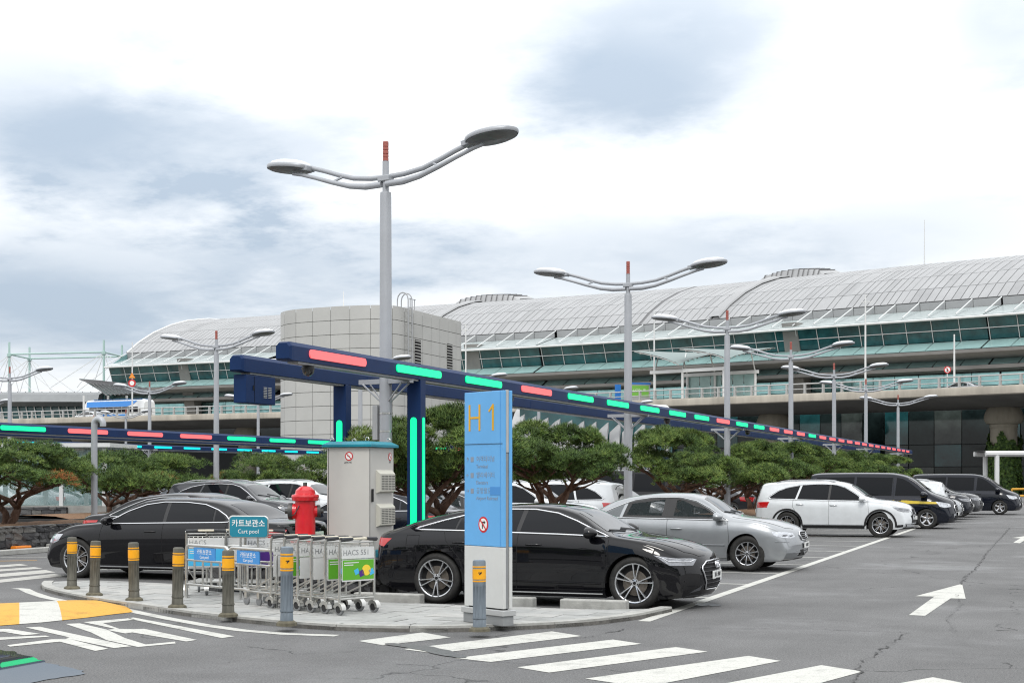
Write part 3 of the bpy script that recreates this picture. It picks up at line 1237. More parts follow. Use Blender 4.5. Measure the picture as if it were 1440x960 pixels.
# --- tall lamp-less poles and signs on the deck
SIGN_RED = mat('sign_red', (.55, .02, .025), .4)
SIGN_WHITE = mat('sign_white', (.78, .78, .76), .4)
SIGN_BLUE = mat('sign_blue', (.02, .16, .50), .4)
SIGN_GREEN = mat('sign_green', (.16, .42, .06), .4)
SIGN_ORANGE = mat('sign_orange', (.75, .22, .02), .4)
for px, top, lab in ((920, 436, 'slim grey pole on the deck rising past the window band beside the entrance canopy'), (1217, 414, 'tallest slim grey pole on the deck with a small cross arm near its top'),
                     (655, 455, 'slim grey pole on the deck beside the grey panelled block'), (186, 481, 'slim grey pole on the deck carrying two stacked traffic signs'),
                     (1342, 470, 'short slim pole on the deck before the dark window band')):
    p = edge(s_at_px(px, 12 if px != 186 else .8), 12 if px != 186 else .8, DECK_Z - .2)
    dd = -SA * p.x + CA * p.y
    h = EYE + (670.5 - top) * dd / 2083 - p.z
    t = thing('deck_pole', lab, 'pole', p, 0, 'poles standing on the elevated road')
    MB().tube([(0, 0, 0), (0, 0, h)], [.13, .08], 8).build('pole', WHITE_STEEL, t, True)
    if px not in (186, 1342):
        MB().tube([plan(-.5, 0), plan(.8, 0)], .06, 5, M=T(0, 0, h * .93)).build('cross_arm', WHITE_STEEL, t)
    if px == 186:
        for z, m, nm in ((6.0, SIGN_ORANGE, 'warning_plate'), (5.0, SIGN_RED, 'round_plate')):
            fm = face_matrix((0, 0, z), plan(1, 0), (0, 0, 1))
            mb = MB()
            n_ = 3 if nm == 'warning_plate' else 20
            mb.lathe([(.55, .14), (.55, .18)], n_, 0, fm @ RZ(R(90)))
            pl = mb.build(nm, m, t)
            mb = MB()
            mb.lathe([(.34, .182), (.34, .19)], 3 if n_ == 3 else 20, 0, fm @ RZ(R(90)))
            mb.build('sign_face', AMBER if n_ == 3 else SIGN_WHITE, pl)
# no-walking disc above the railing
p = edge(s_at_px(1332, .6), .6, DECK_Z)
t = thing('round_sign', 'round red rimmed no walking sign above the railing of the elevated road', 'sign', p)
MB().tube([(0, 0, 0), (0, 0, 1.9)], .05, 6).build('post', WHITE_STEEL, t)
fm = face_matrix((0, 0, 1.85), plan(1, 0), (0, 0, 1))
MB().lathe([(.36, .06), (.36, .09)], 24, 0, fm).build('disc', SIGN_RED, t)
MB().lathe([(.27, .092), (.27, .098)], 24, 0, fm).build('sign_face', SIGN_WHITE, t)
MB().box(-.045, .045, -.2, .14, .1, .108, 0, fm).box(-.12, .02, -.17, -.1, .1, .108, 0, fm).build('figure', INK, t)
MB().box(-.03, .03, -.3, .3, .112, .118, 0, fm @ RZ(R(45))).build('slash', SIGN_RED, t)
# blue and green notice boards by the kerb of the deck
p = edge(s_at_px(900, 6), 6, DECK_Z - .2)
t = thing('notice_board', 'green and blue notice kiosk behind the railing of the elevated road', 'kiosk', p)
fm = face_matrix((0, 0, 0), plan(1, .25), (0, 0, 1))
MB().box(-1.3, 1.3, 0, 2.5, -.5, 0, 0, fm).build('cabinet', GREY_STEEL, t)
MB().box(-1.25, 1.1, 1.0, 2.35, .004, .03, 0, fm).build('green_panel', SIGN_GREEN, t)
MB().box(-1.35, 1.35, 2.5, 2.7, -.55, .06, 0, fm).build('blue_roof', SIGN_BLUE, t)
lettering('나가는 곳', .42, SIGN_WHITE, t, fm @ T(-.1, 1.75, .034))
p = edge(s_at_px(869, 6), 6, DECK_Z - .2)
t = thing('blue_pillar_sign', 'plain blue upright sign post behind the railing beside the green kiosk', 'sign', p)
MB().box(-.34, .34, 0, 2.6, -.2, .1, 0, fm).build('panel', SIGN_BLUE, t)
MB().box(-.4, .4, -.0, .12, -.25, .15, 0, fm).build('foot', GREY_STEEL, t)

# --- masts and stays of the roof beyond the far end
MAST = mat('mast_pale_green', (.36, .50, .47), .5, noise=.05)


def far_pt(px, py, d):
    return plan((px - 720) * d / 2083, d, EYE + (670.5 - py) * d / 2083)


masts = [(13, 481, 270, 560), (41.5, 488, 285, 560), (146, 478, 270, 545), (171.5, 485, 285, 560)]
tops = []
labs = ['pale green steel mast nearest the frame edge with stay cables', 'pale green steel mast set back beside the first, with stay cables', 'tallest pale green mast joined by top tubes to its neighbours', 'pale green mast against the terminal gable']
for (px, py, d, pb), lb in zip(masts, labs):
    top = far_pt(px, py, d)
    t = thing('cable_mast', lb, 'mast', (top.x, top.y, 0), 0, 'pale green masts with cables')
    MB().tube([(0, 0, 0), (0, 0, top.z)], [.27, .2], 8).build('mast_tube', MAST, t, True)
    MB().tube([(0, 0, top.z - 2.6), (0, 0, top.z - 2.1)], .42, 8).build('collar', MAST, t, True)
    tops.append((t, Vector((top.x, top.y, top.z - 2.2))))
    for dx, dy in ((-75, 60), (75, 60), (-38, 62), (38, 62), (-16, 62), (16, 62)):
        q = far_pt(px + dx, pb, d) - t.location
        MB().tube([(0, 0, top.z - 2.3), q], .07, 4).build('stay_cable', WHITE_STEEL, t)
for a, b in ((0, 2), (1, 3), (0, 1), (2, 3)):
    ta, pa = tops[a]
    MB().tube([pa - ta.location, tops[b][1] - ta.location], .16, 6).build('tie_tube', MAST, ta, True)
# low covered concourse behind the deck under the masts
lowb = thing('concourse_building', 'low long concourse with tubular grey roof and dark glazing under the masts', 'building', far_pt(60, 600, 262))
li = Matrix.Translation(-lowb.location)


def seg(px0, px1, d, prof, n=14):
    rows = []
    for i in range(n + 1):
        p = far_pt(px0 + (px1 - px0) * i / n, 600, d)
        bk = plan(0, 1)
        rows.append([Vector((p.x + bk.x * o, p.y + bk.y * o, z)) - lowb.location for o, z in prof])
    return MB().grid(rows)


seg(-200, 142, 262, [(0, 10), (0, 14.4), (30, 14.4)]).build('glazing', GLASS_DARK, lowb)
seg(-200, 142, 262, [(-1.2, 14.2), (-2.2, 15.0), (-1.2, 16.3), (1.5, 16.9), (10, 16.9), (30, 16.0)]).build('roof', mat('concourse_roof', (.20, .21, .215), .45, .3, noise=.12, nscale=.4), lowb, True)
for i in range(18):
    px = -60 + i * 11.5
    p = far_pt(px, 600, 262)
    MB().tube([Vector((p.x, p.y, 10)) - lowb.location - plan(0, .3), Vector((p.x, p.y, 14.4)) - lowb.location - plan(.8, .3)], .12, 4).build('mullion', WHITE_STEEL, lowb)
    MB().tube([Vector((p.x, p.y, 14.3)) - lowb.location - plan(0, 1.5), Vector((p.x, p.y, 16.95)) - lowb.location - plan(0, -1.6)], .10, 4).build('roof_rib', ROOF_RIB, lowb)
# slatted canopy between concourse and gable
t = thing('slatted_canopy', 'slatted steel canopy between the low concourse and the terminal gable', 'canopy', far_pt(160, 590, 236))
for k in range(12):
    a = far_pt(112 + k * 3.2, 533 + k * .3, 240 - k * .6) - t.location
    b = far_pt(150 + k * 6.2, 556 - k * .4, 230 - k * .6) - t.location
    MB().tube([a, (a + b) / 2 + Vector((0, 0, .5)), b], .10, 4).build('slat', ROOF_RIB, t)
rows = [[far_pt(112 + k * 3.2, 532 + k * .3, 241 - k * .6) - t.location, far_pt(150 + k * 6.2, 555 - k * .4, 231 - k * .6) - t.location] for k in range(12)]
MB().grid(rows).build('canopy_sheet', mat('canopy_roof_sheet', (.17, .22, .215), .5), t)
for px, d in ((118, 238), (152, 234), (178, 232), (210, 230)):
    q = far_pt(px, 556, d)
    MB().tube([Vector((q.x, q.y, DECK_Z - .4)) - t.location, q - t.location], .2, 6).build('post', WHITE_STEEL, t)

# --- grey panelled block with rounded corners
BLK = mat('cladding_panel', (.45, .45, .43), .55, .1, noise=.05, nscale=.4)
BLK_B = mat('cladding_panel_dull', (.43, .43, .41), .55, .1, noise=.06, nscale=.4)
blk = thing('service_block', 'grey metal panelled service block with rounded corners and no windows', 'building', plan(-12.5, 112, 0))
pl = [(-16.6, 126), (-17.9, 120.5), (-18.25, 117.6), (-18.05, 115.9), (-17.5, 114.6), (-16.6, 113.5), (-15.2, 112.6), (-13, 111.4), (-10.9, 110.7), (-9.6, 110.6), (-8.9, 110.95), (-8.5, 111.6), (-6.9, 115.8), (-5.2, 120.2), (-4.25, 122.7), (-4.4, 123.5), (-9, 130)]
wall = []
for i in range(len(pl)):
    wall.append(plan(*pl[i]))
BH = 14.65
blk_poly = [(p.x - blk.location.x, p.y - blk.location.y) for p in wall]
MB().prism(inset(blk_poly, 0) if False else blk_poly, 0, BH - .25).build('core', mat('cladding_joint', (.30, .30, .285), .8), blk)
dl = [0]
for i in range(1, len(wall)):
    dl.append(dl[-1] + (wall[i] - wall[i - 1]).length)


def wpt(s, out, z):
    i = max(0, min(int(np.searchsorted(dl, s, 'right')) - 1, len(wall) - 2))
    t = (s - dl[i]) / (dl[i + 1] - dl[i])
    p = wall[i].lerp(wall[i + 1], t)
    tn = (wall[i + 1] - wall[i]).normalized()
    n = Vector((tn.y, -tn.x, 0))
    cen = sum(wall, Vector()) / len(wall)
    if n.dot(p - cen) < 0:
        n = -n
    return p + n * out + Vector((0, 0, z)) - blk.location


PW, PH = 1.62, 1.07
ncol = int(dl[-1] / PW)
rnd = random.Random(3)
for i in range(ncol):
    a, b = dl[-1] * i / ncol + .014, dl[-1] * (i + 1) / ncol - .014
    if to_px(wpt((a + b) / 2, 0, 5) + blk.location)[0] > 665 or i < 2:
        pass
    for r_ in range(13):
        z1 = BH - r_ * PH - .02
        z0 = z1 - PH + .04
        mb = MB()
        rows = []
        for k in range(4):
            s_ = a + (b - a) * k / 3
            rows.append([wpt(s_, .0, z0), wpt(s_, .07, z0), wpt(s_, .07, z1), wpt(s_, .0, z1)])
        mb.grid(rows)
        mb.build('cladding_panel', BLK if rnd.random() > .3 else BLK_B, blk, True, angle=30)
# louvres, roof ladder, antenna
for s_, z0, z1, w in ((dl[11] + 3.2, 10.3, 12.4, .55), (dl[11] + 9.4, 10.6, 12.6, .55)):
    mb = MB()
    P = [wpt(s_ - w, .09, z0), wpt(s_ + w, .09, z0), wpt(s_ + w, .09, z1), wpt(s_ - w, .09, z1)]
    mb.add(P, [(0, 1, 2, 3)])
    lv = mb.build('louvre', DARK, blk)
    for k in range(9):
        z = z0 + (z1 - z0) * (k + .5) / 9
        MB().tube([wpt(s_ - w, .12, z), wpt(s_ + w, .12, z)], .05, 4).build('louvre_blade', BLK_B, lv)
lad = []
for ds in (-.35, .35):
    s_ = dl[11] + 1.2 + ds
    pts = [wpt(s_, .35, BH - 5)] + [wpt(s_, .35, BH)] + [wpt(s_, .35 - .45 * (1 - math.cos(a_)), BH + .6 + .55 * math.sin(a_)) for a_ in np.linspace(0, math.pi, 7)] + [wpt(s_, -.55, BH)]
    MB().tube(pts, .05, 6).build('ladder_rail', GREY_STEEL, blk, True)
for k in range(9):
    z = BH - 4.8 + k * .6
    MB().tube([wpt(dl[11] + .85, .35, z), wpt(dl[11] + 1.55, .35, z)], .03, 4).build('ladder_rung', GREY_STEEL, blk)
for s_ in (dl[11] + 2.4, dl[11] + 3.2):
    MB().tube([wpt(s_, -.2, BH - .3), wpt(s_, -.2, BH + .9)], .04, 4).build('roof_rail_post', GREY_STEEL, blk)
MB().tube([wpt(dl[11] + 2.2, -.2, BH + .85), wpt(dl[11] + 3.4, -.2, BH + .85)], .035, 4).build('roof_rail', GREY_STEEL, blk)
MB().tube([wpt(dl[7], -.8, BH - .4), wpt(dl[7], -.8, BH + 1.2)], [.05, .02], 5).build('antenna', SIGN_WHITE, blk)

# --- white ribbed canopy of the sunken entrance, behind the pines
rib = thing('ribbed_canopy', 'low canopy of curved white fins over a sunken entrance behind the pines', 'canopy', plan(4, 96, 0))
rl = Matrix.Translation(-rib.location)
for k in range(12):
    px = 724 + k * 17.5
    d = 94 + k * .9
    base = plan((px - 720) * d / 2083, d, 0) - rib.location
    fd = plan(.34, 0)
    bk = plan(.25, 1).normalized()
    rows = []
    for j in range(9):
        t = j / 8
        p = base + bk * (5.5 * (1 - math.cos(t * math.pi / 2))) - fd * (1.2 * t) + Vector((0, 0, 2.0 + 4.6 * math.sin(t * math.pi / 2) ** .8))
        rows.append([p - fd, p + fd, p + fd + bk * .35 - Vector((0, 0, .2)), p - fd + bk * .35 - Vector((0, 0, .2)), p - fd])
    MB().grid(rows).build('fin', FASCIA, rib, True, angle=30)
p0, p1 = plan((715 - 720) * 94 / 2083, 93, 0) - rib.location, plan((935 - 720) * 105 / 2083, 104, 0) - rib.location
MB().tube([p0 + Vector((0, 0, 6.55)), p1 + Vector((0, 0, 6.55))], .3, 6).build('ridge_beam', WHITE_STEEL, rib)
bk = plan(.25, 1).normalized()
MB().add([p0 + bk * 3, p1 + bk * 3, p1 + bk * 3 + Vector((0, 0, 6.3)), p0 + bk * 3 + Vector((0, 0, 6.3))], [(0, 1, 2, 3)]).build('dark_glazing', GLASS_DARK, rib)
for q_ in (p0, p1):
    MB().tube([q_, q_ + Vector((0, 0, 6.5))], .2, 6).build('end_post', WHITE_STEEL, rib)
# ------------------------------------------------------------------ planting beds, stone walls, pines
def planting_bed(u0, u1, v0, v1, h=.55):
    mb = MB()
    mb.box(u0, u1, v0, v1, -.02, h - .05)
    o = mb.build('planting_bed', MORTAR, kind='structure')
    n, k = 40, 5
    rnd = random.Random(int(v0 * 10))
    rows = [[(u0 + .12 + (u1 - u0 - .24) * j / k, v0 + .12 + (v1 - v0 - .24) * i / n, h - .06 + (.12 * math.sin(math.pi * j / k)) + rnd.uniform(-.03, .03)) for j in range(k + 1)] for i in range(n + 1)]
    MB().grid(rows, flip=True).build('mulch', MULCH, kind='structure', smooth=True)


planting_bed(-12.25, -9.72, 19.85, 116)
planting_bed(-27.4, -23.42, 24, 37.2)
planting_bed(-32.0, -28.6, 38, 116)

_stone_meshes = []
rnd = random.Random(21)
for i in range(10):
    bm = bmesh.new()
    bmesh.ops.create_cube(bm, size=1)
    bmesh.ops.subdivide_edges(bm, edges=bm.edges[:], cuts=1, use_grid_fill=True)
    for v in bm.verts:
        c = v.co
        ln = max(abs(c.x), abs(c.y), abs(c.z))
        k = sum(abs(a) > .4 for a in c)
        f = {1: 1.0, 2: .97, 3: .88}[k] if k else 1
        v.co = Vector((c.x * f + rnd.uniform(-.05, .05), c.y * f + rnd.uniform(-.10, .10), c.z * f + rnd.uniform(-.05, .05)))
    me = bpy.data.meshes.new('stone')
    bm.to_mesh(me)
    bm.free()
    me.materials.append(STONE[i % 4])
    _stone_meshes.append(me)


def stone_wall(name, label, a, b, h, seed, w=.26, hh=.15, group=None, cap=True):
    """Dry rubble wall from plan point a to b; stones face to the side of the viewer."""
    a, b = Vector((*a, 0)), Vector((*b, 0))
    t = (b - a).normalized()
    ang = math.atan2(t.y, t.x)
    L = (b - a).length
    root = thing(name, label, 'stone wall', a, ang, group)
    MB().box(0, L, -.02, .24, 0, h - .03).build('core', MORTAR, root)
    rnd = random.Random(seed)
    z = 0.0
    while z < h - .03:
        rh = min(hh * rnd.uniform(.75, 1.25), h - z)
        x = 0
        while x < L - .02:
            sw = min(w * rnd.uniform(.5, 1.5), L - x)
            if L - x - sw < .06:
                sw = L - x
            o = link('stone', rnd.choice(_stone_meshes), root)
            o.location = (x + sw / 2, .045 + rnd.uniform(-.02, .02), z + rh / 2)
            o.scale = (sw * 1.03, .20, rh * 1.02)
            o.rotation_euler = (0, rnd.uniform(-.06, .06), rnd.choice((0, math.pi)))
            x += sw
        z += rh
    return root


stone_wall('stone_wall', 'short dark rubble wall behind the luggage carts that ends the pine bed', (-12.3, 19.62), (-9.68, 19.62), .60, 1)
w2 = stone_wall('stone_wall', 'dark rubble wall along the pine bed beside the black fastback', (-9.66, 19.7), (-9.66, 24.2), .58, 2)
w3 = stone_wall('stone_wall', 'long dark rubble wall below the bushy pine across the far lane', (-23.36, 26.4), (-23.36, 37.2), .64, 3, w=.30, hh=.16)
stone_wall('stone_wall', 'low far rubble wall beneath the glass shelter', (-38.6, 43.6), (-34.3, 45.2), .70, 4, w=.45, hh=.22)

BARK = mat('pine_bark', (.115, .062, .042), .95, noise=.5, nscale=9, bump=1.0, bscale=16, tint=(.20, .125, .09), stretch=(1, 1, .35))
NEEDLE = [mat('pine_needles_deep', (.034, .072, .015), .7, noise=.3, nscale=3),
          mat('pine_needles_mid', (.084, .146, .027), .65, noise=.3, nscale=3),
          mat('pine_needles_light', (.165, .23, .045), .6, noise=.3, nscale=3),
          mat('pine_needles_brown', (.28, .11, .03), .8, noise=.3, nscale=3)]


def pine_meshes(seed, w=3.0, h=2.6, crown_h=1.1, trunks=2, pads_n=39, tufts=330, brown=0.0, needle=.12, flat=.66):
    """Clipped umbrella pine: short twisted trunks, limbs that fork outwards, flat separate foliage pads in two or three storeys."""
    rnd = random.Random(seed)
    tr = MB()
    cb = h - crown_h
    k_ = w / 3.3
    pads = []
    for k in range(trunks):
        a = 2 * math.pi * (k / trunks) + rnd.random()
        p = Vector((math.cos(a) * .07, math.sin(a) * .07, -.08))
        pts = [p.copy()]
        fork = cb * rnd.uniform(.42, .62)
        for i in range(6):
            p = p + Vector((math.cos(a) * .035 + rnd.uniform(-.05, .05), math.sin(a) * .035 + rnd.uniform(-.05, .05), (fork + .08) / 6))
            pts.append(p.copy())
        r0 = rnd.uniform(.075, .095) * k_ ** .5 * (1.25 if trunks == 1 else 1)
        tr.tube(pts, [r0 * (1.3 - .07 * i) for i in range(7)], 9)
        nb = rnd.randint(3, 4) + (2 if trunks == 1 else 0)
        for j in range(nb):
            ba = 2 * math.pi * (j + rnd.uniform(-.25, .25)) / nb + a
            reach = rnd.uniform(.20, .42) * w
            end_z = cb + crown_h * rnd.uniform(.02, .66) * (1.1 - .55 * reach / (w * .45))
            st = pts[-1]
            q = [st]
            for i in range(1, 8):
                t_ = i / 7
                q.append(Vector((st.x + math.cos(ba) * reach * t_ + rnd.uniform(-.045, .045), st.y + math.sin(ba) * reach * t_ + rnd.uniform(-.045, .045), st.z + (end_z - st.z) * (t_ ** .8) + rnd.uniform(-.03, .03))))
            tr.tube(q, [r0 * .74 * (1 - .105 * i) for i in range(8)], 7)
            pads.append((q[-1] + Vector((0, 0, .10)), rnd.uniform(.40, .58) * k_))
            for i in (3, 4, 5, 6):
                b2 = ba + rnd.choice((-1, 1)) * rnd.uniform(.5, 1.2)
                ln = rnd.uniform(.12, .22) * w
                e = q[i] + Vector((math.cos(b2) * ln, math.sin(b2) * ln, rnd.uniform(.12, .38)))
                m_ = (q[i] + e) / 2 + Vector((rnd.uniform(-.04, .04), rnd.uniform(-.04, .04), -.02))
                tr.tube([q[i], m_, e], [r0 * .34, r0 * .25, r0 * .14], 6)
                for _ in range(2):
                    f_ = e + Vector((rnd.uniform(-.22, .22), rnd.uniform(-.22, .22), rnd.uniform(.05, .18))) * k_
                    tr.tube([m_.lerp(e, .6), f_], [r0 * .15, r0 * .07], 4)
                if len(pads) < pads_n:
                    pads.append((e + Vector((0, 0, .06)), rnd.uniform(.30, .48) * k_))
    # upper storey closes the flat dome
    while len(pads) < pads_n + 9:
        a, rr = rnd.random() * 2 * math.pi, math.sqrt(rnd.random()) * .66
        pads.append((Vector((math.cos(a) * rr * w / 2, math.sin(a) * rr * w / 2, cb + crown_h * (.80 - .40 * rr ** 2) + rnd.uniform(-.10, .06))), rnd.uniform(.30, .46) * k_))
    cr = MB()
    bro = set(rnd.sample(range(len(pads)), max(1, int(len(pads) * brown)))) if brown else set()
    for i, (c, sx) in enumerate(pads):
        sz = sx * rnd.uniform(flat * .85, flat * 1.2)
        tone = rnd.random()
        el = rnd.uniform(.75, 1.3)
        ea = rnd.random() * math.pi
        ce, se = math.cos(ea), math.sin(ea)
        n_t = int(tufts * (sx / (.42 * k_)) ** 2)
        for _ in range(n_t):
            a, rad = rnd.random() * 2 * math.pi, math.sqrt(rnd.random())
            rad *= 1 + .16 * math.sin(a * 3 + i) + .10 * math.sin(a * 5 + 2 * i)
            x, y = math.cos(a) * rad * sx * el, math.sin(a) * rad * sx / el
            dome = math.sqrt(max(0, 1 - min(1, rad) ** 2))
            z = sz * (dome * (1 - .55 * rnd.random() ** 1.6) - .22 * rnd.random())
            p = c + Vector((x * ce - y * se, x * se + y * ce, z))
            out = Vector((math.cos(a + ea) * rad * .8, math.sin(a + ea) * rad * .8, .75 + .3 * dome)).normalized()
            if i in bro:
                m = 3 if rnd.random() < .7 else 1
            else:
                v = rnd.random() * .7 + tone * .45
                m = 0 if v < .36 else 1 if v < .80 else 2
            side = out.orthogonal().normalized()
            side2 = out.cross(side)
            for k in range(5):
                b = 2 * math.pi * (k + rnd.random() * .7) / 5
                lat = side * math.cos(b) + side2 * math.sin(b)
                n = (out * rnd.uniform(.6, 1.0) + lat * .75).normalized()
                ln = needle * rnd.uniform(.7, 1.2)
                wv = n.cross(out).normalized() * (needle * .065)
                cr.add([p - wv, p + wv, p + n * ln], [(0, 1, 2)], m)
    return tr.mesh('trunk', BARK, True, 180), cr.mesh('crown', NEEDLE)


PINES = [pine_meshes(1, 3.6, 2.65, 1.75, 2), pine_meshes(2, 3.5, 2.6, 1.7, 2), pine_meshes(13, 3.5, 2.65, 1.7, 1), pine_meshes(4, 3.8, 2.55, 1.65, 3), pine_meshes(15, 3.4, 2.7, 1.8, 2)]
PINE_BIG = pine_meshes(8, 4.0, 2.5, 1.5, 3, 36, 340, brown=.06)
PINES_FAR = [pine_meshes(5, 4.7, 2.3, 1.65, 2, 38, 180, brown=.04, needle=.16), pine_meshes(6, 4.6, 2.2, 1.6, 1, 38, 180, needle=.16)]


def pine(meshes, u, v, z, label, rz=0, s=1.0, sz=1.0):
    t = thing('pine_tree', label, 'pine tree', (u, v, z), rz, 'clipped pines in the planting beds')
    a, b = link('trunk', meshes[0], t), link('crown', meshes[1], t)
    t.scale = (s, s, sz)
    return t


BZ = .52
pine(PINES[1], -10.95, 25.1, BZ, 'umbrella pine rising behind the tall green strip of the navy post', .6, 1.0, 1.03)
pine(PINES[0], -11.1, 32.0, BZ, 'dense umbrella pine with spreading red limbs next to the blue totem', 2.2, 1.0, 1.0)
pine(PINES[2], -11.0, 43.2, BZ, 'umbrella pine with a fan of bare limbs over the high roofed black van', 1.1, 1.05, 1.07)
pine(PINES[3], -11.0, 49.6, BZ, 'umbrella pine just beyond the third lamp post, over the white SUV', 4.0, 1.0, 1.0)
for k, (v, s_, lab) in enumerate(((55.5, 1.05, 'umbrella pine over the roof rails of the white SUV'), (61.0, 1.0, 'umbrella pine behind the black van with the yellow stripe'), (66.5, 1.08, 'umbrella pine midway along the row past the striped van'),
                                  (72.0, 1.0, 'umbrella pine beside the fifth lamp post of the row'), (78.0, 1.08, 'umbrella pine over the silver saloon nose'), (84.5, 1.0, 'umbrella pine under the last red lights of the guidance beam'),
                                  (92.0, 1.1, 'umbrella pine next to last in the row before the glass bays'), (101.0, 1.1, 'last umbrella pine of the row, near the ivy column'))):
    pine(PINES[(k * 3 + 1) % 5], -11.0 + .25 * math.sin(k * 2.1), v, BZ, lab, k * 1.9, s_, s_ * (1 + .06 * math.sin(k * 1.7)))
pine(PINE_BIG, -25.6, 31.4, .55, 'broad pine with rusty brown needles above the long rubble wall', 1.0, 1.03, .88)
pine(PINES[1], -27.0, 28.0, .55, 'broad pine cut by the frame edge above the long rubble wall', 2.0, .95, .80)
for k, (u, v, lab, s_) in enumerate(((-30.4, 42.6, 'wide pine behind the grey pickup beyond the far lane', .92), (-30.6, 46.2, 'wide pine with a rusty tuft over the grey pickup', .95), (-30.4, 52.5, 'wide pine over the dark SUV with chrome rails', .95),
                                     (-30.5, 57.5, 'wide pine between the dark SUV and the red hydrant', 1.0), (-30.4, 63.0, 'wide pine behind the red hydrant', 1.0), (-30.5, 69, 'wide pine whose limbs show beside the grey cabinet', 1.0),
                                     (-30.5, 80, 'far pine glimpsed behind the navy post', 1.0), (-30.5, 92, 'far pine glimpsed past the blue totem', 1.0), (-38.5, 52.0, 'distant pine behind the glass shelter', .9))):
    pine(PINES_FAR[k % 2], u, v, .5, lab, k * 1.7 + .4, s_, s_ * 1.02)
# ---- added unseen belt of trees behind the viewer, darkening reflections in paintwork and glass
rnd = random.Random(77)
bt = MB()
for _ in range(5200):
    x = rnd.uniform(-75, 75)
    p = plan(x, -24 - rnd.random() * 7 - 3 * math.sin(x * .4), .5 + (6.8 + 1.6 * math.sin(x * .33) + 1.1 * math.sin(x * .9)) * rnd.random() ** .8)
    s_ = rnd.uniform(.35, .8)
    n = Vector((rnd.gauss(0, 1), rnd.gauss(0, 1), rnd.gauss(0, 1))).normalized()
    u_ = n.orthogonal().normalized()
    v_ = n.cross(u_)
    bt.add([p + u_ * s_, p + v_ * s_, p - u_ * s_, p - v_ * s_], [(0, 1, 2, 3)], rnd.choice((0, 0, 1)))
tag(bt.build('tree_belt', NEEDLE[:2]), None, None, None, 'stuff')
# ------------------------------------------------------------------ lamp posts and parking guidance beams
LAMP_GREY = mat('lamp_post_paint', (.36, .375, .40), .45, .25, noise=.06, nscale=2)
LAMP_HEAD = mat('lamp_head_shell', (.60, .615, .63), .35, .1)
LAMP_UNDER = mat('lamp_head_under', (.20, .205, .21), .35, .1, noise=.2, nscale=6)
TIP_RED = mat('beacon_red', (.33, .095, .075), .45)
NAVY = mat('navy_paint', (.005, .024, .088), .5, noise=.12, nscale=2, spec=.22)
GREEN_LIGHT = mat('green_light', (.0, .5, .25), .4, emit=(.0, 1.0, .32), estr=1.0)
RED_LIGHT = mat('red_light', (.5, .1, .1), .4, emit=(1.0, .13, .14), estr=1.0)
CYAN_LIGHT = mat('cyan_light', (.0, .4, .45), .4, emit=(.0, .80, .80), estr=1.0)
BLACK_DOME = mat('camera_dome', (.01, .01, .012), .06, coat=1.0)


